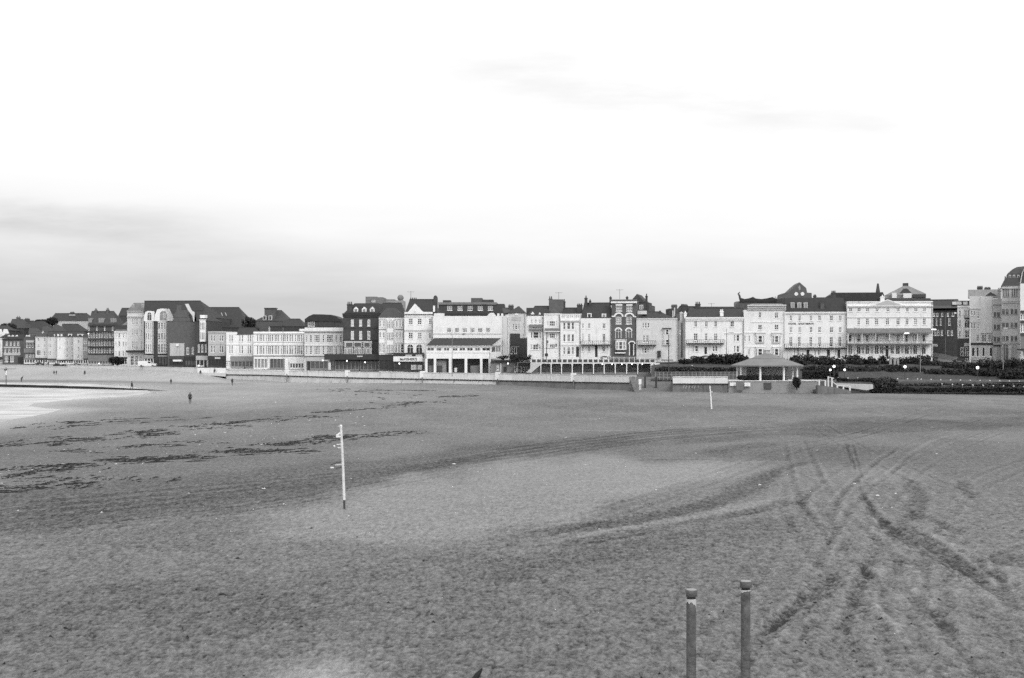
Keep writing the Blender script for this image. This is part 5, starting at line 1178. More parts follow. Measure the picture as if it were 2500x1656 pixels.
b = House(Z8, 34, 402, 345, 560, 353, 352.5, DBRICK, 'gabled_hall', 'dark brick stepped gable with two white roundels above the lettered hotel', 10, cat='hall', sink=4); b.wall(ytop=340)
b.poly('gable', [(34,340),(46,280),(120,265),(200,190),(255,145),(335,214),(345,268),(400,272),(402,340)], -.25, 9, BRICK)
for x in (215, 290):
    u_, v_ = b.uv(x, 284, -.3); r_ = .45; q = MB(); q.prism([(u_+r_*math.cos(math.pi*i/8), v_+r_*math.sin(math.pi*i/8)) for i in range(16)], -.34, -.26); q.build('roundel', WHITE, b.root)
b.poly('gable_trim', [(240,205),(255,180),(270,205),(262,240),(248,240)], -.3, -.26, GREY)
b.roof(400, 640, 345, 440, 640, 330, SLATE, 6, .1); b.chimney(425, 290, 455, 345, 2, DBRICK, 2)
b = House(Z8, 640, 1262, 370, 520, 362, 361, SLATE, 'long_roof_house', 'long dark roof with a thin spike behind the wide hotel pediment', 14, sink=4); b.wall(); b.poly('roof', [(640,372),(642,300),(690,268),(1170,266),(1250,262),(1264,290),(1264,372)], .5, 12, SLATE)
u_, v_ = b.uv(1192, 262, 3); u2, v2 = b.uv(1192, 180, 3); q = MB(); q.tube([(u_, 3, v_-.3), (u_, 3, v_+2.2), (u_, 3, v2)], [.6, .22, .04], 6); q.build('spike', DBRICK, b.root)
b = House(Z9, -92, 372, 375, 520, 395, 393, GREY, 'grey_gable_block', 'wide grey gable with a square cap rising behind the wide white hotel', 14, cat='block', sink=6); b.wall(); b.poly('gable', [(-92,376),(118,268),(172,268),(372,356),(372,376)], -.1, 13, GREY); b.box('cap', 116, 237, 174, 272, 1, 3, DBRICK)
b.poly('glazing', [(75,350),(120,300),(160,298),(215,352)], -.15, -.12, TILE); b.box('white_block', -10, 348, 42, 405, -1.5, -.2, WHITE); b.box('white_block', 118, 352, 210, 405, -1.5, -.2, WHITE); b.box('dark_strip', 230, 362, 372, 400, -1.0, -.12, DARK)
b = House(Z9, -120, 425, 408, 520, 356, 355.5, DARK, 'flat_roof', 'low dark flat roof line just behind the wide hotel parapet', 12, cat='house', sink=4); b.wall()

# ------------------------------------------------------------------ sea wall
def wallrun(pxs, Ys, rows, out_w, thick, m, name, parent, z_extra=0.0):
    """a run of wall between two rows, following the measured line"""
    f = MB(); A = []
    for px, Y, (rt, rb) in zip(pxs, Ys, rows):
        p = P(px, 0, Y); A.append((p.x, Y, zpy(rt, Y), zpy(rb, Y)))
    for (x0,y0,t0,b0),(x1,y1,t1,b1) in zip(A[:-1], A[1:]):
        fr0, fr1, bk0, bk1 = y0+out_w, y1+out_w, y0+out_w+thick, y1+out_w+thick
        f.face([(x0,fr0,b0),(x1,fr1,b1),(x1,fr1,t1),(x0,fr0,t0)]); f.face([(x0,fr0,t0),(x1,fr1,t1),(x1,bk1,t1),(x0,bk0,t0)])
        f.face([(x1,bk1,b1),(x0,bk0,b0),(x0,bk0,t0),(x1,bk1,t1)]); f.face([(x0,bk0,b0),(x1,bk1,b1),(x1,fr1,b1),(x0,fr0,b0)])
    (x0,y0,t0,b0) = A[0]; f.face([(x0,y0+out_w+thick,b0),(x0,y0+out_w,b0),(x0,y0+out_w,t0),(x0,y0+out_w+thick,t0)])
    (x0,y0,t0,b0) = A[-1]; f.face([(x0,y0+out_w,b0),(x0,y0+out_w+thick,b0),(x0,y0+out_w+thick,t0),(x0,y0+out_w,t0)])
    return f.build(name, m, parent)
p0 = P(551, 925, 395); sw = empty('sea_wall', (p0.x, p0.y, 0), 0, 'long pale concrete sea wall with piers and a stained sloping foot', 'sea wall'); 
inv = lambda o: setattr(o, 'location', (-p0.x, -p0.y, 0))
LEDGE = [914, 915, 917, 921.5, 925, 929, 932, 934.5]
pxs = list(range(551, 1552, 20))+[1553]; I = lambda arr, px: float(np.interp(px, WALLPX, arr))
inv(wallrun(pxs, [I(WALLY, p) for p in pxs], [(I(WALLT, p)+1.2, I(LEDGE, p)) for p in pxs], 0, .6, CONC, 'parapet', sw))
inv(wallrun(pxs, [I(WALLY, p) for p in pxs], [(I(WALLT, p), I(WALLT, p)+1.15) for p in pxs], -.12, .84, CONC, 'coping', sw))
def apron(pxs, m):
    f = MB(); A = []
    for p in pxs:
        Y = I(WALLY, p); q = P(p, 0, Y); A.append((q.x, Y, zpy(I(LEDGE, p), Y)-.02, zpy(I(WALLB, p), Y)-.5))
    for (x0,y0,t0,b0),(x1,y1,t1,b1) in zip(A[:-1], A[1:]):
        f.face([(x0,y0-.25,b0),(x1,y1-.25,b1),(x1,y1+.45,t1),(x0,y0+.45,t0)])
    (x0,y0,t0,b0) = A[0]; f.face([(x0,y0+8,b0),(x0,y0-.25,b0),(x0,y0+.45,t0),(x0,y0+8,t0)])
    (x0,y0,t0,b0) = A[-1]; f.face([(x0,y0-.25,b0),(x0,y0+8,b0),(x0,y0+8,t0),(x0,y0+.45,t0)])
    inv(f.build('foot_slope', m, sw))
STAIN = mat('streaked_concrete', .50, var=.2, scale=.5, streaks=.75, bump=.4)
dn = MB()
inv(wallrun(pxs, [I(WALLY, p) for p in pxs], [(I(LEDGE, p), I(LEDGE, p)+2.6) for p in pxs], .12, .3, mat('shade_stain_concrete', .07, var=.5, scale=.6, streaks=.4), 'ledge_shade_course', sw))  # dark course paints in the ledge's weak shadow, together with stain
apron([p for p in pxs if p <= 1211], STAIN); apron([p for p in pxs if p >= 1211], CONCD)
for px in (701, 848, 1031, 1215, 1400):
    Y = I(WALLY, px); c = P(px, 0, Y).x; f = MB(); f.box(c-.6, c+.6, Y-.2, Y+.9, zpy(I(LEDGE, px), Y)+.03, zpy(I(WALLT, px), Y)+.32); inv(f.build('pier', CONC, sw))
    f = MB(); f.box(c-.12, c+.12, Y-.34, Y-.205, zpy(I(WALLB, px)-1, Y), zpy(I(LEDGE, px), Y)+.35); inv(f.build('drain', CONCD, sw))
# right-hand length of sea wall
p1 = P(1643, 955, 268); sw2 = empty('sea_wall', (p1.x, p1.y, 0), 0, 'short pale sea wall with pale graffiti daubs on its lower face left of the octagonal shelter', 'sea wall')
inv2 = lambda o: setattr(o, 'location', (-p1.x, -p1.y, 0))
inv2(wallrun([1643, 1700, 1777], [268, 267, 265], [(921, 936.5)]*3, 0, .6, CONC, 'parapet', sw2)); inv2(wallrun([1643, 1700, 1777], [268, 267, 265], [(919.5, 921)]*3, -.12, .84, CONC, 'coping', sw2))
inv2(wallrun([1643, 1700, 1777], [268, 267, 265], [(936.5, 938.6)]*3, .1, .3, mat('shade_stain_concrete', .07), 'ledge_shade_course', sw2)); inv2(wallrun([1643, 1700, 1777], [268, 267, 265], [(938.6, 962)]*3, .35, .4, CONCD, 'lower_face', sw2))  # same dark course: ledge shadow and stain put in as colour
f = MB()
def stroke(f, pts, Y, wd=.10):
    pts = [P(x, y, Y) for x, y in pts]
    for a, c in zip(pts[:-1], pts[1:]):
        d = (c-a).normalized(); n = Vector((-d.z, 0, d.x))*wd; f.face([a-n, c-n, c+n, a+n])
for x_, y_, w_ in ((1667,948,3),(1672,949,4),(1681,949,2),(1688,948,4),(1693,949,4),(1703,948,2),(1714,949,4),(1720,948,4),(1727,949,3),(1741,948,2),(1756,949,2)): stroke(f, [(x_,y_),(x_+w_,y_-7)], 267.6, .10)
gr_ = f.build('pale_daubs', mat('daub_paint', .26), sw2); gr_.location = (-p1.x, -p1.y-.45, 0)  # pale graffiti daubs, reduced to slanted strokes

# steps down to the sand between the two walls
p2 = P(1600, 950, 284); sg = empty('beach_steps', (p2.x, p2.y, 0), 0, 'grey concrete steps going down to the sand in the gap of the sea wall', 'steps')
f = MB(); x0, x1 = P(1549, 0, 275).x, P(1652, 0, 275).x
for i in range(8): f.box(x0+.05, x1-.05, 274.5+i*1.4, 276.2+i*1.4+.2, -.8, .25+i*.28)
o = f.build('treads', MID, sg); o.location = (-p2.x, -p2.y, 0)
f = MB(); f.box(x0, x1, 286.2, 286.8, -.5, 2.9); o = f.build('retaining_wall', MID, sg); o.location = (-p2.x, -p2.y, 0)
for px in (1575, 1602): f = MB(); a = P(px, 920, 278); f.box(a.x-.16, a.x+.16, 278, 278.4, .5, a.z); o = f.build('post', BLACK, sg); o.location = (-p2.x, -p2.y, 0)
a, c = P(1559, 938, 276), P(1566, 926, 276); f = MB(); f.box(a.x, c.x, 275.9, 276.1, a.z, c.z); f.box(a.x+.1, a.x+.2, 275.95, 276.05, -.3, a.z); f.box(c.x-.2, c.x-.1, 275.95, 276.05, -.3, a.z)
tag(f.build('notice_board', WHITE), 'small white notice board standing at the foot of the beach steps', 'notice board')

# low white wall along the left promenade
pl = P(165, 899, 457); lw = empty('promenade_wall', (pl.x, pl.y, 0), 0, 'low pale promenade wall at the back of the far left beach', 'wall'); invl = lambda o: setattr(o, 'location', (-pl.x, -pl.y, 0))
lpx = [165, 230, 300, 360, 420, 482]; lY = [float(np.interp(p, [165, 300, 420, 482, 551], [457, 439, 411, 401.5, 395.5]))-.2 for p in lpx]
invl(wallrun(lpx, lY, [(892.5, 905), (893, 905.5), (894, 906.5), (895.5, 908), (897, 909.5), (898, 911)], 0, .5, OFFW, 'wall', lw)); invl(wallrun(lpx, lY, [(892.0, 892.6), (892.5, 893.1), (893.5, 894.1), (895, 895.6), (896.5, 897.1), (897.4, 898.1)], -.15, .8, CONC, 'coping', lw))
pq = P(482, 912, 401); qw = empty('slipway_wall', (pq.x, pq.y, 0), 0, 'bright pale stepped wall where two people sit, left end of the sea wall', 'wall'); invq = lambda o: setattr(o, 'location', (-pq.x, -pq.y, 0))
invq(wallrun([482, 551], [401, 395.2], [(898, 913), (899, 918)], 0, .6, WHITE, 'wall', qw)); invq(wallrun([482, 551], [400.2, 394.4], [(909.5, 915), (911, 920)], -.2, .95, OFFW, 'seat_step', qw)); invq(wallrun([551.5, 640], [396, 381.8], [(900, 904.5), (901.5, 905)], .8, .4, OFFW, 'upper_wall', qw))

# ------------------------------------------------------------------ colonnade carrying the upper road
cy = lambda px: float(np.interp(px, [1295, 1600], [320.5, 318]))
a0 = P(1295, 912, 320.5); cw = empty('colonnade', (a0.x, a0.y, 0), 0, 'long white railed colonnade of slim posts below the white terrace', 'colonnade'); invc = lambda o: setattr(o, 'location', (-a0.x, -a0.y, 0))
cp = [1296, 1360, 1420, 1480, 1540, 1600]
invc(wallrun(cp, [cy(p) for p in cp], [(885.6, 887.9)]*6, -.1, 1.0, WHITE, 'deck_edge', cw)); invc(wallrun(cp, [cy(p) for p in cp], [(885.6, 887.5)]*6, .9, 4.0, MID, 'deck', cw))
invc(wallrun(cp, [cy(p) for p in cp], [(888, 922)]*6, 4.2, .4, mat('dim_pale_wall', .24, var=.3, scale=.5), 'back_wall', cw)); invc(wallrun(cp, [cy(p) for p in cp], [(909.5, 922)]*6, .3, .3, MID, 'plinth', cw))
for px in (1320.5, 1345.5, 1371, 1397, 1422.5, 1449, 1475, 1502, 1530, 1557):
    Y = cy(px); t = P(px, 888.2, Y); z0 = zpy(913, Y); f = MB(); f.box(t.x-.09, t.x+.09, Y+.02, Y+.2, z0, t.z)
    f.prism([(t.x-.09, t.z-.4), (t.x-.28, t.z), (t.x-.09, t.z)], Y+.08, Y+.14); f.prism([(t.x+.09, t.z), (t.x+.28, t.z), (t.x+.09, t.z-.4)], Y+.08, Y+.14); invc(f.build('column', WHITE, cw))
f = MB()
for i in range(25):
    px = 1297+i*12.6; Y = cy(px); tp, bt = zpy(871.8, Y), zpy(885.4, Y); x = P(px, 0, Y).x; f.box(x-.055, x+.055, Y+.05, Y+.16, bt, tp)
    if i < 24:
        x1 = P(px+12.6, 0, Y).x; f.box(x+.056, x1-.056, Y+.09, Y+.14, tp-.09, tp-.02); q2 = MB(); q2.box(x+.15, x1-.15, Y+.1, Y+.14, bt+.06, bt+.70)
        for k in range(1, 8): xx = x+(x1-x)*k/8; f.box(xx-.012, xx+.012, Y+.1, Y+.13, bt+.701, tp-.091)
        o = q2.build('panel', DARK, cw); invc(o)
o = f.build('railing', OFFW, cw); invc(o)
st = MB(); Y = 319; pts = [P(x, y, Y) for x, y in ((1295,886),(1320,887),(1318,892),(1297,910),(1285,910),(1294,900))]
st.prism([(p.x, p.z) for p in pts][::-1], Y-1.8, Y-.2); invc(st.build('stair', PALE, cw))
for x0, y0, x1, y1 in ((1588.5,888.5,1595,912),(1598,887,1610,897)): a, c = P(x0, y1, 317.5), P(x1, y0, 317.5); f = MB(); f.box(a.x, c.x, 317, 318, a.z, c.z); invc(f.build('end_pier', WHITE, cw))
a, c = P(1591, 916, 300), P(1607, 913, 300); f = MB(); f.box(a.x, c.x, 299, 301, a.z, c.z); f.box(a.x+.3, c.x-.3, 299.4, 300.6, 1.0, a.z-.002); tag(f.build('ledge', OFFW), 'small pale concrete plinth at the right end of the colonnade', 'plinth')

# ------------------------------------------------------------------ octagonal shelter
c0 = P(1872.5, 0, 267.0); zf = zpy(929, 262.5)
sh = empty('seaside_shelter', (c0.x, c0.y, zf), 0, 'octagonal open shelter with white posts, two-tier grey roof and a cupola', 'shelter')
def octo(r): return [(r*math.cos(math.pi/8+math.pi/4*i), r*math.sin(math.pi/8+math.pi/4*i)) for i in range(8)]
R_in = 5.65; ze = zpy(895.0, 262.0)-zf
def frustum(f, r0, z0, r1, z1):
    A, B = octo(r0), octo(r1)
    for i in range(8): j = (i+1) % 8; f.face([(A[i][0],A[i][1],z0),(A[j][0],A[j][1],z0),(B[j][0],B[j][1],z1),(B[i][0],B[i][1],z1)])
f = MB(); frustum(f, 6.85, ze, 6.85, ze+.22); frustum(f, 6.85, ze+.22, 3.35, ze+1.42); frustum(f, 3.35, ze+1.42, 3.35, ze+1.50); frustum(f, 3.30, ze+1.50, 3.0, ze+1.52); frustum(f, 3.0, ze+1.52, .75, ze+2.38); f.face([(x,y,ze) for x, y in octo(6.85)][::-1])
f.build('roof', mat('felt_roof', .20, var=.14, scale=.6), sh)
f = MB(); frustum(f, .62, ze+2.3, .62, ze+3.0); frustum(f, .85, ze+3.0, .25, ze+3.55); frustum(f, .25, ze+3.55, .03, ze+3.8); f.face([(x,y,ze+3.0) for x, y in octo(.85)][::-1]); f.build('cupola', PALE, sh)
for x, y in octo(R_in):
    if y > 5: continue
    f = MB(); f.tube([(x,y,-.3),(x,y,ze-.02)], [.21,.17], 8); f.build('post', TRIM, sh)
f = MB(); pts = octo(4.4)
for i in (0, 1, 2, 3):
    (xa, ya), (xb, yb) = pts[i], pts[(i+1) % 8]; f.slab([(xa, ya), (xb, yb), (xb*1.05, yb*1.05), (xa*1.05, ya*1.05)][::-1], -.2, ze-.05)
f.box(-4.2, 4.2, 1.2, 1.4, -.2, ze-.06); f.build('screen', GREY, sh)
f = MB(); f.slab(octo(6.3), -.35, -.15); f.build('floor', CONC, sh)
f = MB()
for x in (-2.6, 0, 2.6): f.box(x-1.1, x+1.1, .4, .9, .1, .25); f.box(x-1.1, x+1.1, .95, 1.05, .3, .85); f.box(x-1, x-.9, .45, .85, -.15, .098); f.box(x+.9, x+1, .45, .85, -.15, .098)
f.build('bench', DARK, sh)
# the wall under the shelter
pb = P(1783, 957, 260); bw_ = empty('shelter_wall', (pb.x, pb.y, 0), 0, 'pale grey wall below the octagonal shelter with a dark boarded hatch', 'wall'); invb = lambda o: setattr(o, 'location', (-pb.x, -pb.y, 0))
invb(wallrun([1779, 1850, 1920, 1996], [261, 260, 260, 260.5], [(931, 966)]*4, 0, .5, mat('grey_concrete', .27, var=.16, scale=.4, streaks=.3, bump=.3), 'wall', bw_)); invb(wallrun([1779, 1850, 1920, 1996], [261, 260, 260, 260.5], [(929.3, 931)]*4, -.18, .9, CONC, 'coping', bw_))
def onwall(name, x0, y0, x1, y1, m, Y=259.8, t=.15, parent=None):
    a, c = P(x0, y1, Y), P(x1, y0, Y); f = MB(); f.box(a.x, c.x, Y-t, Y+.3, a.z, c.z); o = f.build(name, m, parent); return o
invb(onwall('hatch', 1866, 935.5, 1883, 949.5, DARK, parent=bw_)); invb(onwall('hatch_frame', 1865, 934, 1884, 935.4, MID, t=.2, parent=bw_)); invb(onwall('doorway', 1798, 934, 1815, 953, CONCD, t=.08, parent=bw_))
tag(onwall('notice', 1782, 934, 1796.5, 942.5, WHITE, 260.7, .12), 'white oval-cornered notice at the left end of the shelter wall', 'notice')
tag(onwall('notice', 1817.5, 934.5, 1831.5, 943.5, WHITE, 259.9, .2), 'white notice right of the dim doorway in the shelter wall', 'notice')
# ramp with railings right of it
pr = P(2000, 945, 258); rp = empty('beach_ramp', (pr.x, pr.y, 0), 0, 'sloping pale ramp with white railings going down right of the shelter', 'ramp'); invr = lambda o: setattr(o, 'location', (-pr.x, -pr.y, 0))
def flat_poly(pts, Y, dep): f = MB(); q = [P(x, y, Y) for x, y in pts]; f.prism([(p.x, p.z) for p in q][::-1], Y, Y+dep); return f
invr(flat_poly([(1996,941),(2040,946),(2078,955),(2078,962),(1996,962)], 257, 1.6).build('ramp_side', CONCD, rp)); invr(flat_poly([(2036,936),(2131,938.5),(2132,949),(2117,953),(2100,951),(2078,948),(2050,943)], 260.6, .8).build('ramp_wall', PALE, rp))
f = MB()
for x, y0, y1 in ((2000,927,941),(2015,929,943),(2022,919,945),(2031,922,946),(2044,941,950),(2059,943,954),(2075,942,957)): a = P(x, y0, 257.4); z1 = P(x, y1, 257.4).z; f.box(a.x-.13, a.x+.13, 257.3, 257.5, z1, a.z)
for (xa, ya), (xb, yb) in (((2000,928),(2016,929.5)), ((2022,921),(2036,924)), ((2031,931),(2044,941.5)), ((2044,942),(2075,943))): A, B = P(xa, ya, 257.4), P(xb, yb, 257.4); f.tube([A, B], .08, 5)
invr(f.build('railing', OFFW, rp))

# ------------------------------------------------------------------ promenade railings with pale post heads (far right)
def railing(label, px0, px1, n, ytop, ybot, Ya, Yb, skip=()):
    a = P(px0, ybot, Ya); t = empty('railing', (a.x, a.y, a.z), 0, label, 'railing'); prev = None; rl = MB()
    for i in range(n):
        px = px0+(px1-px0)*i/(n-1); Y = Ya+(Yb-Ya)*i/(n-1); yt = ytop[0]+(ytop[1]-ytop[0])*i/(n-1); yb = ybot[0] if isinstance(ybot, tuple) else ybot
        c = P(px, yt, Y); zb = P(px, yb, Y).z; f = MB(); x, y, z = c.x-a.x, Y-a.y, c.z-a.z
        f.box(x-.05, x+.05, y-.05, y+.05, zb-a.z-.3, z-.2); o = f.build('post', MID, t)
        f = MB(); f.ball((x, y, z-.08), .14, 7, 5); f.build('post_head', OFFW, o)
        if prev: rl.tube([prev[0], (x, y, z-.35)], .03, 5); rl.tube([prev[1], (x, y, z-.75)], .03, 5)
        prev = ((x, y, z-.35), (x, y, z-.75))
    rl.build('rail', MID, t); return t
railing('upper white-knobbed promenade railing in front of the bank on the right', 2249, 2560, 14, (925.5, 932), 938, 277, 270)
railing('lower white-knobbed railing along the hedge top on the right', 2300, 2550, 11, (937, 945), 950, 264, 260)
railing('white-knobbed railing above the pale ramp wall', 2046, 2240, 9, (922, 925), 934, 276, 277)
f = MB(); 
for i in range(26):
    px = 1600+i*10; Y = 283; a = P(px, 908, Y); f.box(a.x-.05, a.x+.05, Y-.05, Y+.05, 2.3, a.z)
    if i < 25: c = P(px+10, 908, Y); f.box(a.x, c.x, Y-.03, Y+.03, a.z-.06, a.z); f.box(a.x, c.x, Y-.03, Y+.03, a.z-.6, a.z-.55)
tag(f.build('railing', GREYP), 'grey bar railing on the promenade left of the shelter', 'railing')
f = MB(); a, c = P(1684, 913, 281), P(1705, 908, 281); f.box(a.x, c.x, 281, 281.5, a.z+.25, a.z+.33); f.box(a.x, c.x, 281.5, 281.56, a.z+.4, c.z)
for x in (a.x+.1, c.x-.2): f.box(x, x+.1, 281.1, 281.5, 2.2, a.z+.248)
tag(f.build('bench', DARK), 'dark slatted bench on the promenade behind the short sea wall', 'bench')

# ------------------------------------------------------------------ shrubs and trees
def leafy(c, rad, n, leaf, seed, lobes=8, m=LEAF, name='foliage', parent=None, squash=1.0):
    r = np.random.default_rng(seed); L = [(np.zeros(3), 1.0)]
    for _ in range(lobes): a = r.uniform(0, 6.28); L.append((np.array([math.cos(a)*rad[0]*.6, math.sin(a)*rad[1]*.5, r.uniform(-.25, .55)*rad[2]]), r.uniform(.35, .62)))
    k = r.choice(len(L), n, p=np.array([l[1]**2 for l in L])/sum(l[1]**2 for l in L))
    d = r.normal(size=(n, 3)); d /= np.linalg.norm(d, axis=1)[:, None]; rr = r.uniform(.45, 1.08, n)**.6
    cen = np.array([l[0] for l in L])[k]; sc_ = np.array([l[1] for l in L])[k]
    p = cen+d*rr[:, None]*sc_[:, None]*np.array(rad)
    keep = (vnoise(p[:,0]*1.3+seed, p[:,2]*1.3+p[:,1]*.7, seed) > .28); p = p[keep]; n = len(p)
    t1 = r.normal(size=(n, 3)); t1 /= np.linalg.norm(t1, axis=1)[:, None]; t2 = np.cross(t1, r.normal(size=(n, 3))); t2 /= np.linalg.norm(t2, axis=1)[:, None]
    s_ = leaf*r.uniform(.5, 1.3, n)[:, None]
    v = np.stack([p-t1*s_-t2*s_*.5, p+t1*s_-t2*s_*.5, p+t1*s_+t2*s_*.5, p-t1*s_+t2*s_*.5], 1).reshape(-1, 3)
    me = bpy.data.meshes.new(name); me.from_pydata(v.tolist(), [], [(4*i, 4*i+1, 4*i+2, 4*i+3) for i in range(n)]); me.materials.append(m)
    o = bpy.data.objects.new(name, me); COL.objects.link(o); o.parent = parent; o.location = c; return o
def shrub(px0, px1, ytop, ybot, Y, label, m=LEAF, n=1500, seed=0, dep=None, cat='shrub', name='shrub', group=None, leaf=.16):
    a, c = P(px0, ybot, Y), P(px1, ytop, Y); w = (c.x-a.x)/2; h = (c.z-a.z)
    t = empty(name, (a.x+w, Y, a.z), 0, label, cat, group); leafy((0, 0, h*.52), (w, dep or max(1.0, w*.6), h*.52), n, leaf, seed+1, 9, m, parent=t)
    f = MB()
    for i in range(3): q = random.uniform(-.4, .4)*w; f.tube([(q*.3, 0, -.4), (q*.6, .1, h*.4), (q, 0, h*.75)], [.09, .06, .02], 6)
    f.build('stem', TRUNK, t); return t
sg_ = 'shrubs on the planted bank'
SH = [(1655,1700,880,895,319,'low dark shrub at the left end of the bank under the parked cars'),(1693,1742,876,896,318,'dark shrub right of the cars in front of the broad white villa'),
 (1732,1790,869,897,317,'rounded dark shrub before the right half of the broad white villa'),(1776,1826,866,896,316,'dense dark shrub beside the left eave of the octagonal shelter'),
 (1812,1850,876,900,314,'dark shrub half hidden behind the shelter roof on its left'),
 (1915,1962,878,912,312,'dark shrub just behind the right eave of the shelter'),(1936,1984,869,916,316,'tall dark shrub below the first doorway of the lettered hotel'),
 (1970,2020,873,918,315,'wide dark shrub below the second doorway of the lettered hotel'),(2008,2052,876,918,313,'dark shrub behind the cluster of three globe lamps'),
 (2044,2098,871,916,316,'tall dark shrub beneath the left end of the verandah'),(2088,2132,878,918,314,'low dark shrub below the left arched windows'),
 (2112,2170,873,914,317,'broad dark shrub under the middle of the verandah'),(2192,2232,874,915,316,'dark shrub behind the single globe lamp under the right verandah end'),
 (2224,2276,871,920,315,'dark shrub at the foot of the wide hotel right corner'),(2262,2312,884,924,311,'spreading dark shrub beside the little white path post'),
 (2300,2350,892,926,306,'low dark shrub on the bank facing the side street'),(2338,2396,890,926,303,'dark shrub left of the rightmost globe lamp'),
 (2384,2436,880,926,300,'high dark shrub in front of the rounded corner shop'),(2426,2478,884,926,297,'dark shrub in front of the arched ground floor on the right'),
 (2462,2530,880,924,294,'dark shrub cut by the right edge of the photo'),(2150,2198,894,920,308,'low dark shrub beside the three pale gate posts'),(2130,2190,925,945,262,'pale-tipped bushy shrub over the right end of the pale ramp wall')]
for i, (x0, x1, yt, yb, Y, lb) in enumerate(SH):
    wd = 0 if i < 5 or i == 21 else 10
    shrub(x0-wd, x1+wd, yt-2, yb+4, Y, lb, LEAF if i != 21 else LEAFB, 3600, i*3, group=sg_, leaf=.2)
SH2 = [(1960,2030,892,924,300,'dark ground shrub behind the ramp railings'),(2020,2092,893,924,299,'wide low shrub behind the three globe lamps, lower on the bank'),(2084,2150,894,925,300,'low shrub halfway down the bank left of the gate posts'),(2140,2206,895,926,299,'low shrub under the gate posts'),(2198,2250,898,928,298,'low shrub right of the single globe lamp, near the bank foot'),(2262,2330,901,930,294,'broad low shrub at the bank foot under the side street'),(2322,2392,899,930,292,'broad low shrub at the bank foot left of the rightmost globe lamp'),(2384,2450,900,931,289,'broad low shrub at the bank foot right of the rightmost globe lamp'),(2440,2530,902,931,286,'lowest dark shrub at the right edge of the photo')]
for i, (x0, x1, yt, yb, Y, lb) in enumerate(SH2): shrub(x0-6, x1+6, yt, yb+4, Y, lb, LEAF, 3600, 200+i*3, group=sg_, leaf=.2)
def hedge(px0, px1, y0, y1, Ya, Yb, label, seed, m=LEAF, n=6500):
    a, c = P(px0, y1, Ya), P(px1, y1, Yb); h = zpy(y0, Ya)-a.z; t = empty('hedge', (a.x, a.y, a.z), 0, label, 'hedge'); r = np.random.default_rng(seed)
    tt = r.random(n); p = np.stack([(c.x-a.x)*tt, (c.y-a.y)*tt+r.uniform(-.9, .9, n), (c.z-a.z)*tt], 1)
    top = h*(.65+.5*fbm(p[:,0]*.35, p[:,0]*0, seed, 3)); p[:,2] += top*r.random(n)**.7
    t1 = r.normal(size=(n, 3)); t1 /= np.linalg.norm(t1, axis=1)[:, None]; t2 = np.cross(t1, r.normal(size=(n, 3))); t2 /= np.linalg.norm(t2, axis=1)[:, None]; s_ = .16*r.uniform(.5, 1.3, n)[:, None]
    v = np.stack([p-t1*s_-t2*s_*.5, p+t1*s_-t2*s_*.5, p+t1*s_+t2*s_*.5, p-t1*s_+t2*s_*.5], 1).reshape(-1, 3)
    me = bpy.data.meshes.new('foliage'); me.from_pydata(v.tolist(), [], [(4*i, 4*i+1, 4*i+2, 4*i+3) for i in range(n)]); me.materials.append(m); o = bpy.data.objects.new('foliage', me); COL.objects.link(o); o.parent = t
hedge(2125, 2560, 945, 957, 262, 254.5, 'ragged dark hedge along the top of the sand on the right', 5, n=9000)
hedge(2140, 2560, 936, 944, 267, 262, 'thin second hedge row behind the dark one on the right', 9, LEAFB, 4000)
hedge(2045, 2135, 924, 938, 270, 270, 'clipped dark hedge above the pale ramp wall', 13, n=3500)
hedge(1600, 1800, 896, 908, 300, 297, 'low grey-green planting rows on the bank left of the shelter', 17, LEAFB, 4500)
hedge(1960, 2045, 905, 925, 285, 283, 'dark planting right of the shelter behind its railing', 19, n=3500)
shrub(1936.5, 1954.5, 923, 948, 258.6, 'dark bush hanging over the shelter wall', LEAF, 1600, 77, dep=.6)
shrub(1800, 1835, 917, 929, 263, 'small dark plants along the foot of the left shelter posts', LEAF, 700, 81, dep=.4)
def tree(px, ybot, ytop, wpx, Y, label, seed, n=2200):
    a, c = P(px, ybot, Y), P(px, ytop, Y); h = c.z-a.z; w = wpx/2*Y/FPX; t = empty('tree', tuple(a), 0, label, 'tree'); f = MB()
    f.tube([(0,0,-1.5),(.1,0,h*.3),(0,.1,h*.6),(.1,0,h*.85)], [.3,.22,.12,.04], 7)
    for i in range(5): q = i*1.3; f.tube([(0,0,h*(.3+.08*i)), (math.cos(q)*w*.5, math.sin(q)*w*.4, h*(.5+.08*i))], [.1,.03], 5)
    f.build('trunk', TRUNK, t); leafy((0,0,h*.62), (w, w*.8, h*.42), n, .22, seed, 7, LEAF, 'crown', t)
tree(608, 815, 776, 34, 445, 'dark tree between the huge slate roof and the turreted house', 5)
tree(286, 896, 872, 40, 458, 'dark round tree on the promenade before the white mansard house', 8)
tree(128, 800, 775, 30, 600, 'dark tree on the hill behind the pale terrace', 12); tree(20, 812, 790, 40, 585, 'dark tree on the hill at the left edge', 14); tree(100, 796, 781, 26, 610, 'dark tree beside the broad-chimneyed hill house', 15)
tree(1175, 884, 866, 50, 345, 'dark leafless-looking tree in the gap beside the white hall', 21, 700) if False else None
shrub(1218, 1300, 866, 882, 336, 'dark planting at the foot of the gap between the white hall and terrace', LEAF, 1500, 91, dep=1.0)

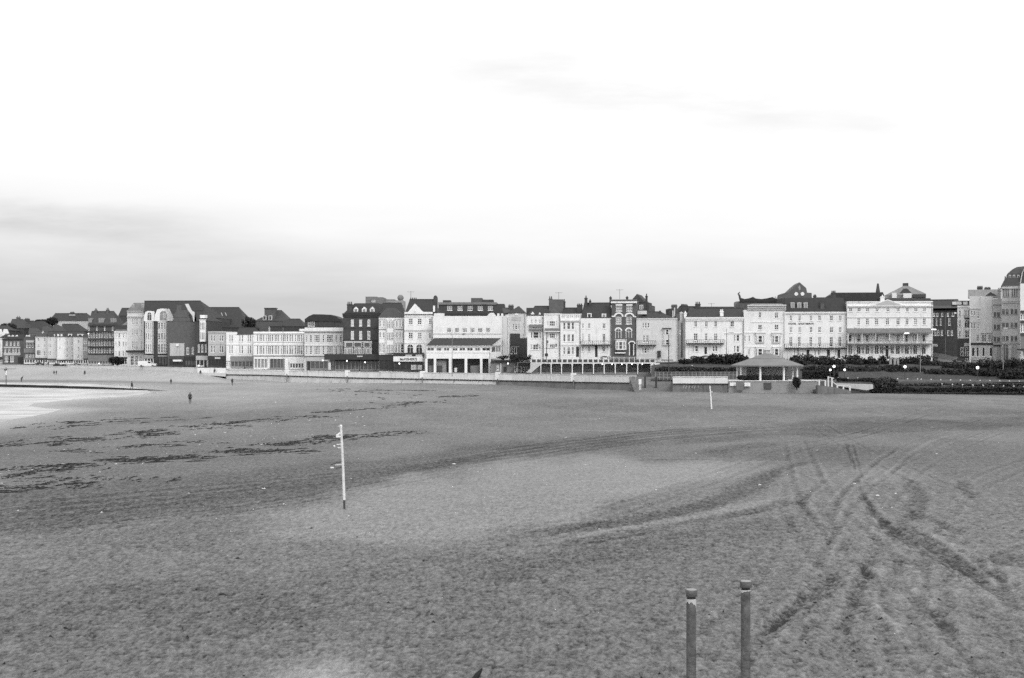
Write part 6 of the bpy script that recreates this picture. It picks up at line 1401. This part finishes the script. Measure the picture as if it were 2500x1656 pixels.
# ------------------------------------------------------------------ lamps, poles
def street_lamp(px, ytop, ybot, Y, label, arms=((1, .0),), m=GREYP, heady=None, reach=1.5, rad=.09, lit=False, name='street_lamp', banner=False):
    a = P(px, ybot, Y); h = P(px, ytop, Y).z-a.z; t = empty(name, tuple(a), 0, label, 'street lamp'); hy = h if heady is None else P(px, heady, Y).z-a.z
    f = MB(); f.tube([(0,0,-.8),(0,0,.9),(0,0,.92),(0,0,h)], [rad*1.5, rad*1.5, rad, rad*.6], 8); f.build('pole', m, t)
    for s_, dz in arms:
        f = MB(); f.tube([(0,0,hy+dz-.35),(s_*reach*.4,0,hy+dz-.05),(s_*reach,0,hy+dz)], [.05,.045,.04], 6); o = f.build('arm', m, t)
        f = MB(); f.box(s_*reach-.45, s_*reach+.45, -.16, .16, hy+dz-.14, hy+dz+.06); f.build('lamp_head', LAMP if lit else PALE, o)
    return t
street_lamp(691, 800, 905, 379, 'thin dark street lamp in front of the long white shop front', ((1,0),), heady=817, reach=1.0)
street_lamp(1104, 805, 911, 331, 'slim dark lamp post standing in front of the sun pavilion', (), rad=.07)
street_lamp(1773.6, 803, 872, 318, 'tall dark street lamp with one arm before the broad white villa', ((1,0),), heady=812, reach=1.2)
street_lamp(2086, 799, 880, 317, 'tall dark street lamp at the left end of the verandah', ((1,0),), heady=801, reach=.7)
street_lamp(2246.8, 800, 922, 295, 'tall dark street lamp with a bright lamp arm at the right end of the verandah', ((-1,0),(1,.8)), heady=813.5, reach=2.8, lit=True)
street_lamp(2308, 768, 862, 352, 'grey street lamp in the side street before the dark brick houses', (), rad=.08)
street_lamp(2449, 799, 924, 290, 'dark street lamp in front of the tall domed block', ((1,0),), heady=801, reach=.5)
a = P(2368, 883, 318); f = MB(); f.tube([(0,0,-.5),(0,0,P(2368, 790, 318).z-a.z)], [.16,.09], 8); o = f.build('flagpole', OFFW, loc=tuple(a)); tag(o, 'pale flagpole standing before the rounded corner house', 'flagpole')
a = P(1632.7, 918, 290); h = P(0, 821, 290).z-a.z; t = empty('lamp_standard', tuple(a), 0, 'tall dark lamp standard with a crossbar right of the colonnade', 'street lamp'); f = MB(); f.tube([(0,0,-.6),(0,0,h*.3),(0,0,h)], [.17,.12,.06], 8); f.build('pole', DARK, t); zc = P(0, 879.5, 290).z-a.z; f = MB(); f.box(-1.5, .9, -.05, .05, zc-.1, zc+.1); f.build('crossbar', DARK, t)
zc = P(0, 852, 290).z-a.z; f = MB(); f.box(-.6, -.1, -.1, .1, zc-.15, zc+.15); f.build('lamp_head', PALE, t)
f = MB(); f.tube([(0,0,h),(0,.0,h+.35)], [.13,.04], 8); f.build('finial', DARK, t)
a = P(1334, 888, 320.3); h = P(0, 812, 320.3).z-a.z; t = empty('lantern_post', tuple(a), 0, 'ornate black post with three lanterns in front of the flat-topped terrace house', 'street lamp'); f = MB(); f.tube([(0,0,-.3),(0,0,h)], [.11,.06], 8); f.build('pole', BLACK, t)
for dx_, py in ((-2.0, 843), (2.2, 843), (.25, 835)):
    z = P(0, py, 320.3).z-a.z; f = MB(); f.tube([(0,0,z-.7),(dx_*.6,0,z-.75),(dx_,0,z-.3)], .04, 5); o = f.build('arm', BLACK, t); f = MB(); f.tube([(dx_,0,z-.3),(dx_,0,z+.2),(dx_,0,z+.42)], [.14,.24,.04], 6); f.build('lantern', MID, o)
zc = P(0, 867, 320.3).z-a.z; f = MB(); f.box(-.35, .35, -.2, .2, zc-.35, zc+.35); f.build('box', BLACK, t)
gl = 'globe lamps on the bank'
for px, py, Y, lb, sc_ in ((2036,895,280,'topmost of the three lit globe lamps right of the shelter',1.0),(2027,903.6,276,'left lower of the three lit globe lamps right of the shelter',.8),(2062,903.4,276,'right lower of the three lit globe lamps right of the shelter',.8),(2209.3,896,284,'lit globe lamp on the bank under the right half of the verandah',1.05),(2386.5,898,282,'lit globe lamp on the bank before the rounded corner house',1.1)):
    c = P(px, py, Y); t = empty('globe_lamp', (c.x, c.y, 2.3), 0, lb, 'lamp', gl); z = c.z-2.3; f = MB(); f.tube([(0,0,-.3),(0,0,z-.25)], [.07,.05], 7); f.build('post', DARK, t); f = MB(); f.ball((0,0,z), .28*sc_, 12, 8); f.build('globe', LAMP, t)
cl = 'bulkhead lamps under the colonnade deck'
for i, px in enumerate((1470, 1494, 1518, 1542.5, 1567.5)):
    Y = cy(px); c = P(px, 889.8, Y); f = MB(); f.ball((0,0,0), .13, 8, 6); f.tube([(0,0,.1),(0,0,.25)], .04, 6); o = f.build('colonnade_lamp', LAMP, loc=tuple(c+Vector((0,-.25,0)))); tag(o, ('leftmost','second from left','middle','second from right','rightmost')[i]+' of five lit lamps under the colonnade deck', 'lamp', cl)
for px, py, Y, lb in ((41,876.5,517,'lit lamp on the front of the dark pub'),(312,878.8,445,'lit lamp at the foot of the tall pale corner house'),(216,815,470,'lit lamp head high before the dark gabled block'),(485,893,412,'lit lamp in the doorway under the narrow dark house'),(788,880.5,377,'round lit lamp on the dark stepped-parapet shop'),(847,881.5,366,'lit lamp under the left end of the black canopy'),(891,885,366,'lit lamp under the middle of the black canopy'),(975,888,359,'bright lamp beneath the white signboard'),(1240,888,335,'lit lamp over the low kiosks beside the hall'),(242,888,474,'small lit lamp among the ground-floor columns of the gabled block')):
    c = P(px, py, Y); f = MB(); f.ball((0,0,0), .2, 8, 6); f.box(-.05,.05,-.02,.6,.1,.2); tag(f.build('wall_lamp', LAMP, loc=tuple(c)), lb, 'lamp', 'small lit lamps along the shops')

# three gate posts and the path posts on the bank
for i, px in enumerate((2174, 2184, 2192)):
    a, c = P(px-2.6, 894, 309), P(px+2.6, 875, 309); f = MB(); f.box(a.x, c.x, 308.8, 309.2, a.z-.6, c.z); f.box(a.x-.08, c.x+.08, 308.7, 309.3, c.z+.002, c.z+.12); tag(f.build('gate_post', GREY), ('left','middle','right')[i]+' of three pale gate posts among the shrubs below the verandah', 'post', 'gate posts')
for px, y0, y1, lb in ((2260,893,899,'small white marker post on the bank path, upper one'),(2274.5,873,887,'pale bollard beside the dark bin at the hotel corner'),(1690,893,899,'little white post on the bank left of the shelter'),(1378+185,869,876,'pale square gate pier above the colonnade rail')):
    Y = 312 if px != 1563 else 322; a, c = P(px-1.4, y1, Y), P(px+1.4, y0, Y); f = MB(); f.box(a.x, c.x, Y-.12, Y+.12, a.z-.5, c.z); f.box(a.x-.05, c.x+.05, Y-.16, Y+.16, c.z+.002, c.z+.08); tag(f.build('marker_post', OFFW), lb, 'post')
# side-street walls and ramp path
f = MB(); A = [P(x, y, Y) for x, y, Y in ((2262,858,340),(2310,866,330),(2360,880,322))]
for p, q in zip(A[:-1], A[1:]): f.face([p-Vector((0,0,1.0)), q-Vector((0,0,1.0)), q, p]); f.face([p, q, q+Vector((0,.5,0)), p+Vector((0,.5,0))]); f.face([q-Vector((0,-.5,1.0)), p-Vector((0,-.5,1.0)), p+Vector((0,.5,0)), q+Vector((0,.5,0))])
tag(f.build('garden_wall', MID), 'sloping grey wall descending from the side street', 'wall')

# ------------------------------------------------------------------ vehicles
def car(px0, px1, ytop, ybot, Y, label, paint, van=False, cat='car'):
    a, c = P(px0, ybot, Y), P(px1, ytop, Y); L = c.x-a.x; h = c.z-a.z; t = empty('parked_van' if van else 'parked_car', (a.x+L/2, Y, a.z), 0, label, cat, 'vehicles parked along the front'); q = L/2; wd = 1.7
    if van: prof = [(-q,.35),(q*.98,.35),(q,.9),(q*.86,1.05),(q*.55,h*.55),(q*.32,h*.93),(q*.2,h),(-q*.92,h),(-q,h*.92)]
    else: prof = [(-q,.3),(q,.3),(q,h*.5),(q*.9,h*.56),(q*.45,h*.62),(q*.2,h*.97),(-q*.45,h),(-q*.75,h*.66),(-q*.97,h*.6)]
    f = MB(); f.prism(prof, -wd/2, wd/2); b = f.build('body', paint, t)
    f = MB(); g0 = h*.63
    if van: f.prism([(q*.1,g0),(q*.48,g0),(q*.30,h*.9),(q*.1,h*.9)], -wd/2-.01, wd/2+.01)
    else: f.prism([(-q*.62,h*.66),(q*.36,h*.66),(q*.16,h*.92),(-q*.42,h*.94)], -wd/2-.01, wd/2+.01)
    f.build('window', GD, t)
    for s_ in (-.62, .62):
        for y in (-wd/2-.02, wd/2-.18):
            f = MB(); f.tube([(s_*q, y, .3),(s_*q, y+.2, .3)], .31, 12); w_ = f.build('wheel', TYRE, t); f = MB(); f.tube([(s_*q, y-.01, .3),(s_*q, y+.21, .3)], .17, 10); f.build('rim', LEAD, w_)
    f = MB(); f.box(q-.06, q+.02, -wd/2+.1, -wd/2+.4, .6, .78); f.build('headlight', OFFW, t); f = MB(); f.box(q-.06, q+.02, wd/2-.4, wd/2-.1, .6, .78); f.build('headlight', OFFW, t); return t
car(338, 383, 881.5, 896, 427.4, 'white van parked before the dark brick house with two white bays', CARW, True, 'van')
car(131, 152, 887, 897.5, 478, 'dark car parked before the pale terrace, left of a smaller dark one', CARD); car(150, 165, 889, 898, 476, 'smaller dark car just right of the dark car by the pale terrace', CARD)
car(88, 106, 885, 891.5, 492, 'dark car parked outside the off-white end house', CARD); car(180, 196, 887, 893, 476, 'pale car parked before the slim grey house', CARG)
car(1464, 1491, 869.5, 877, 330, 'dark car parked on the upper road before the brick townhouse', CARD); car(1684, 1710, 869, 877, 327, 'silver car parked before the long black balcony', CARG); car(1711, 1735, 868, 876, 328, 'pale car parked before the villa doorway', CARG)
car(2326, 2360, 874.5, 884, 318, 'dark car coming down the side street', CARD); car(2002, 2024, 869, 877, 330, 'dark car behind the shrubs before the lettered hotel', CARD)

# ------------------------------------------------------------------ people
def person(px, yfoot, hpx, Y, label, pose='stand', face=0.0, coat=CLOTH, legs=CLOTHB, zfoot=None):
    p = P(px, yfoot, Y); Hh = hpx*Y/FPX; s = Hh/1.75 if pose in ('stand', 'walk', 'pockets') else 1.0
    V, E, Rd = [], [], []
    def v(x, y, z, r, par=None):
        V.append((x*s, y*s, z*s)); Rd.append(r*s)
        if par is not None: E.append((par, len(V)-1))
        return len(V)-1
    sit = pose == 'sit'; hz = .50 if sit else .93
    if pose == 'bend': hz = .9
    pel = v(0, 0, hz, .15); lean = .35 if pose == 'bend' else (.05 if sit else 0)
    w_ = v(0, -lean*.3, hz+.16, .145, pel); ch = v(0, -lean*.8, hz+.38, .165, w_); nk = v(0, -lean*1.2, hz+.55, .065, ch); hd = v(0, -lean*1.35-.02, hz+.66, .095, nk); tp = v(0, -lean*1.4-.01, hz+.76, .075, hd)
    for sd in (-1, 1):
        hip = v(sd*.10, 0, hz-.08, .10, pel)
        if sit: kn = v(sd*.12, -.45, hz-.03, .075, hip); an = v(sd*.12, -.50, .08, .05, kn)
        elif pose == 'walk': kn = v(sd*.11, -.12*sd, .50, .075, hip); an = v(sd*.11, -.26*sd+.06, .09, .05, kn)
        else: kn = v(sd*.11, -.02, .50, .075, hip); an = v(sd*.11, .02, .09, .05, kn)
        x0, y0, z0 = [c/s for c in V[an]]; v(x0, y0-.17, .04, .045, an)
        shd = v(sd*.20, -lean*.8, hz+.45, .075, ch); xs, ys_, zs = [c/s for c in V[shd]]
        if pose == 'pockets': el = v(xs+sd*.10, ys_+.06, zs-.28, .058, shd); wr = v(sd*.21, -.10, hz+.02, .045, el)
        elif sit: el = v(xs+sd*.06, ys_-.05, zs-.28, .055, shd); wr = v(sd*.14, -.32, hz+.10, .04, el)
        else: el = v(xs+sd*.06, ys_+.03*sd, zs-.29, .055, shd); wr = v(xs+sd*.06, ys_-.06-(.12*sd if pose == 'walk' else 0), zs-.54, .04, el)
        wx, wy, wz = [c/s for c in V[wr]]; pm = v(wx, wy-.03, wz-.07, .036, wr)
        for i in range(4): k1 = v(wx+(.02-.014*i), wy-.04-.004*i, wz-.12, .010, pm); v(wx+(.02-.014*i), wy-.055, wz-.16+.008*abs(i-1.4), .008, k1)
        k1 = v(wx-sd*.035, wy-.05, wz-.09, .011, pm); v(wx-sd*.04, wy-.06, wz-.125, .009, k1)
    me = bpy.data.meshes.new('person'); me.from_pydata(V, E, []); o = bpy.data.objects.new('person', me); COL.objects.link(o)
    md = o.modifiers.new('skin', 'SKIN'); md.use_smooth_shade = True
    if not me.skin_vertices: me.skin_vertices.new()
    for i, r_ in enumerate(Rd): me.skin_vertices[0].data[i].radius = (r_, r_*.85)
    me.skin_vertices[0].data[0].use_root = True
    o.modifiers.new('sub', 'SUBSURF').levels = 1
    dg = bpy.context.evaluated_depsgraph_get(); nm = bpy.data.meshes.new_from_object(o.evaluated_get(dg)); o.modifiers.clear(); o.data = nm; bpy.data.meshes.remove(me)
    for m_ in (coat, legs, SKIN, HAIR): nm.materials.append(m_)
    for pl_ in nm.polygons:
        z = pl_.center.z/s; pl_.material_index = 2 if z > hz+.57 else (1 if z < hz-.06 else 0)
        if z < .09: pl_.material_index = 3
    zz_ = p.z if zfoot is None else zfoot
    o.location = (p.x, Y, zz_); o.rotation_euler = (0, 0, face); tag(o, label, 'person', 'people on the beach')
    hx, hy, hz_ = V[hd]; f = MB(); f.ball((hx, hy+.03*s, hz_+.045*s), .112*s, 10, 6, .95); f.build('hair', HAIR, o, True)
    # nose, eyes and mouth on the face side
    f = MB(); f.tube([(hx, hy-.085*s, hz_+.02*s), (hx, hy-.125*s, hz_-.02*s)], [.012*s, .018*s], 5); f.build('nose', SKIN, o)
    f = MB(); f.ball((hx-.033*s, hy-.085*s, hz_+.02*s), .012*s, 6, 4); f.ball((hx+.033*s, hy-.085*s, hz_+.02*s), .012*s, 6, 4); f.build('eyes', HAIR, o)
    # coat skirt
    if not sit:
        f = MB(); f.tube([(0, -lean*.2*s, (hz+.18)*s), (0, 0, (hz-.05)*s), (0, .0, (hz-.22)*s)], [.165*s, .185*s, .195*s], 12); f.build('coat', coat, o, True)
    return o
person(464, 987, 29, 209.5, 'person in dark clothes with hands in pockets, nearest of those on the sand', 'pockets', math.pi+.2, zfoot=.02)
person(322, 950.5, 20.5, 303, 'person in dark clothes standing at the water edge by the groyne', 'walk', 1.2, zfoot=-.08)
person(417.5, 941, 14.5, 352, 'small dark-clothed person standing on the sand below the white van', 'stand', .4, zfoot=.0)
person(567, 941.5, 18, 342, 'dark-clothed person standing on the sand below the pale sea wall corner', 'stand', 2.8, zfoot=.0)
person(52, 931.5, 14, 386, 'person in a dark coat bending slightly at the far water edge', 'bend', 1.4, zfoot=-.05)
person(207, 918.5, 14.5, 420, 'dark-clothed person standing on the far left sand', 'stand', 0, zfoot=zpy(918.5, 420))
person(132, 916.5, 12, 425, 'left one of two people close together on the far left sand', 'walk', .6, zfoot=zpy(916.5, 425)); person(137.5, 917, 12.5, 424, 'right one of two people close together on the far left sand', 'walk', -.5, zfoot=zpy(917, 424))
person(489.5, 914, 9, 398.6, 'person in black sitting at the foot of the bright stepped wall, left one', 'sit', 0, zfoot=zpy(914.8, 398.6)); person(524, 910, 9, 397, 'person in black sitting on the bright stepped wall, right one', 'sit', 0, zfoot=zpy(911, 397))
person(597.5, 908, 13, 391.5, 'person standing behind the left start of the sea wall', 'stand', 1, zfoot=zpy(908, 391.5))
person(251, 899.5, 11, 456, 'dark figure on the promenade by the low pale wall', 'stand', .3, zfoot=zpy(899.5, 456)); person(194, 899, 11.5, 458, 'dark-clothed walker on the promenade before the slim grey house', 'walk', 1.5, zfoot=zpy(899, 458)); person(213, 899.5, 11, 459, 'second dark-clothed walker on the promenade before the gabled block', 'walk', 1.7, zfoot=zpy(899.5, 459)); person(118, 895, 12, 470, 'dark figure standing by the parked dark cars', 'stand', 0, zfoot=zpy(895, 470)); person(107, 894, 12, 474, 'dark figure at the edge of the promenade outside the off-white house', 'stand', .5, zfoot=zpy(894, 474))

# ------------------------------------------------------------------ groyne and beacon in the water
pg = P(0, 944, 333); gz = empty('groyne', (pg.x, pg.y, -.3), 0, 'long dark weedy groyne running out into the still water', 'groyne'); f = MB(); WEED = mat('weedy_timber', .022, var=.4, scale=.6)
N = 60; prev = None
for i in range(N+1):
    t = i/N; px = -60+t*490; Y = 336-t*46; a = P(px, 0, Y); h = (.72+.16*float(fbm(np.array(px*.06), np.array(1.5), 3, 3)))*(1-t**3*.75); cur = (a.x-pg.x, a.y-pg.y, h)
    if prev:
        x0, y0, h0 = prev; x1, y1, h1 = cur
        f.face([(x0,y0-.4,0),(x1,y1-.4,0),(x1,y1-.25,h1),(x0,y0-.25,h0)]); f.face([(x0,y0-.25,h0),(x1,y1-.25,h1),(x1,y1+.25,h1),(x0,y0+.25,h0)]); f.face([(x1,y1+.4,0),(x0,y0+.4,0),(x0,y0+.25,h0),(x1,y1+.25,h1)])
    prev = cur
f.build('timber', WEED, gz)
for i in range(17):
    t = i/17; px = -55+t*480; Y = 335.5-t*45; a = P(px, 0, Y); q = MB(); q.box(a.x-pg.x-.12, a.x-pg.x+.12, a.y-pg.y-.48, a.y-pg.y-.3, 0, .55-.3*t**2); q.build('pile', WEED, gz)
pb_ = P(15, 944.5, 331); t = empty('beacon', (pb_.x, pb_.y, -.3), 0, 'thin beacon pole with a crossbar on a dark block at the groyne end', 'beacon'); z = lambda py: zpy(py, 331)+.3
q = MB(); q.box(-.95, .75, -.6, .6, 0, z(941.2)); q.build('base', WEED, t); q = MB(); q.tube([(0,0,z(941.2)),(0,0,z(916))], .09, 7); q.build('pole', DARK, t); q = MB(); q.tube([(0,0,z(916)),(0,0,z(905))], .13, 7); q.build('white_band', TRIM, t)
q = MB(); q.tube([(0,0,z(905)),(0,0,z(896))], [.1,.05], 7); q.box(-1.6, 2.2, -.05, .05, z(901.4), z(900.6)); q.prism([(-.5,z(901.5)),(-.12,z(911)),(.12,z(905)),(.3,z(901.5))], -.06, .06); q.build('crossbar', DARK, t)

# ------------------------------------------------------------------ poles and posts on the sand
base = G(841, 1243); YP = base.y; t = empty('leaning_pole', tuple(base), 0, 'weathered leaning white pole with broken brackets, nearest upright on the sand', 'pole')
q_ = lambda px, py: P(px, py, YP)-base
top = q_(832.3, 1040); low = q_(840.5, 1221); r_ = .062
f = MB(); f.tube([low, q_(837.5, 1140), top], [r_, r_, r_*.92], 10); f.build('shaft', mat('weathered_white', .62, var=.3, scale=5, streaks=.4), t); f = MB(); f.tube([Vector((0,0,-.5)), low], [r_*.75, r_*.8], 8); f.build('rusty_foot', mat('dark_rust', .06, var=.3, scale=6), t)
for pts, m_, rr in (([(833,1056),(822,1064)], TRIM, .05), ([(834,1066),(821,1067)], TRIM, .05), ([(835,1085),(822,1086)], OFFW, .03), ([(818,1089),(815,1090)], TRIM, .05), ([(834,1094),(824,1093)], OFFW, .03), ([(836,1127),(821,1130),(808,1135)], DARK, .022), ([(836,1134),(819,1136)], PALE, .04), ([(815,1142),(807,1142)], TRIM, .035), ([(838,1142),(820,1143)], DARK, .02)):
    f = MB(); f.tube([q_(*p) for p in pts], rr, 6); f.build('bracket', m_, t)
f = MB(); f.tube([top+Vector((0,0,-.02)), top+Vector((0,0,.05))], [r_*1.15, r_*.9], 10); f.build('cap', TRIM, t)
base = G(1738, 999); YP = base.y; t = empty('thin_pole', tuple(base), 0, 'thin white pole far off on the sand before the short sea wall', 'pole'); f = MB(); f.tube([Vector((0,0,-.4)), P(1735, 965, YP)-base, P(1733, 942, YP)-base], [.1,.09,.07], 8); f.build('shaft', TRIM, t)
f = MB(); a = P(1734.5, 957, YP)-base; f.box(a.x-.02, a.x+.3, -.05, .05, a.z-.1, a.z+.1); f.build('bracket', PALE, t)
WOODP = mat('weathered_post', .105, rough=.85, var=.6, scale=5.0, streaks=.45, bump=.5, bscale=18)
def big_post(px0, px1, cap0, cap1, yt, yc, Y, label, patch):
    a = P((px0+px1)/2, 0, Y); r = (px1-px0)/2*Y/FPX; t = empty('mooring_post', (a.x, Y, 0), 0, label, 'post', 'mooring posts'); zt, zc = zpy(yt, Y), zpy(yc, Y); rc = (cap1-cap0)/2*Y/FPX; off = ((cap0+cap1)-(px0+px1))/2*Y/FPX
    seg = 22; f = MB(); zs = [-.6, .4, 1.0, 1.6, 2.1, zc-.12, zc-.035]; f.tube([(0,0,z) for z in zs], [r*1.03, r*1.01, r, r*.99, r*1.0, r*.985, r*.97], seg); f.build('shaft', WOODP, t, True)
    f = MB(); f.tube([(0,0,zc-.036),(0,0,zc+.006)], r*.9, seg); f.build('neck', BLACK, t, True)
    f = MB(); f.tube([(off*.5,0,zc+.004),(off*.5,0,zc+.01),(off*.5,0,zt-.015),(off*.5,0,zt)], [rc*.93, rc, rc*1.0, rc*.9], seg); f.build('cap', mat('rusty_cap', .11, var=.3, scale=9, bump=.5, bscale=25), t, True)
    f = MB(); f.tube([(off*.5,0,zt-.001),(off*.5,0,zt+.012)], [rc*.93, rc*.8], seg); f.build('cap_top', GREY, t)
    f = MB(); n = 14; zt2 = zc-.037; lowz = []; 
    for i in range(n+1):
        th = -math.pi+math.pi*i/n; k_ = i/n; d = patch(k_); x, y = (r+.004)*math.cos(th), (r+.004)*math.sin(th); lowz.append((x, y, zt2-d))
    for i in range(n):
        (xa, ya, za), (xb, yb, zb) = lowz[i], lowz[i+1]; f.face([(xa,ya,za),(xb,yb,zb),(xb*.985,yb*.985,zt2),(xa*.985,ya*.985,zt2)])
    f.build('paint_remnant', PALE, t)
big_post(1675.5, 1699.5, 1675, 1703, 1440, 1457, 27.2, 'left of the two dark mooring posts, the lower one with the larger pale paint remnant', lambda k: .07+.10*math.exp(-((k-.85)/.16)**2)+.02*math.sin(k*23))
big_post(1808.5, 1832, 1807, 1836, 1419, 1435, 26.8, 'right of the two dark mooring posts, the taller one with a faint pale collar', lambda k: .02+.035*math.exp(-((k-.15)/.2)**2)+.008*math.sin(k*31))
a = P(1152, 1668, 30.2); c = P(1177, 1632, 30.2); f = MB(); f.tube([a+Vector((-.12,0,-.25)), a, a.lerp(c, .6), c], [.075,.07,.06,.012], 9); tag(f.build('driftwood_stake', mat('wet_wood', .02, var=.3, scale=6)), 'dark pointed driftwood stake leaning at the bottom edge of the photo', 'stake')

# ------------------------------------------------------------------ thin rooftop aerials
for px, y0, y1, Y, lb in ((1364,735,713,357,'thin television aerial on the brick roof stack of the white terrace'),(1003,722,711,372,'thin television aerial above the pointed white gable'),(1513,716,706,353,'thin television aerial on the brick townhouse roof'),(1737,754,740,389,'thin television aerial on the long dark roof behind the villa'),(1893,731,724,371,'thin mast on the wavy dark roof'),(1180,752,741,397,'thin television aerial beside the pyramid roof in the gap'),(905,747,732,384,'thin television aerial on the jumbled slate roof'),(690,800,786,455,'thin television aerial on the hipped slate roof behind the long white front')):
    a = P(px, y0, Y); h = P(px, y1, Y).z-a.z; f = MB(); f.tube([(0,0,-1.5),(0,0,h)], .045, 5); f.box(-.9,.9,-.025,.025,h-.25,h-.2)
    for i in range(5): f.box(-.8+i*.4-.02,-.8+i*.4+.02,-.35,.35,h-.2,h-.17)
    tag(f.build('aerial', DARK, loc=tuple(a)), lb, 'aerial')
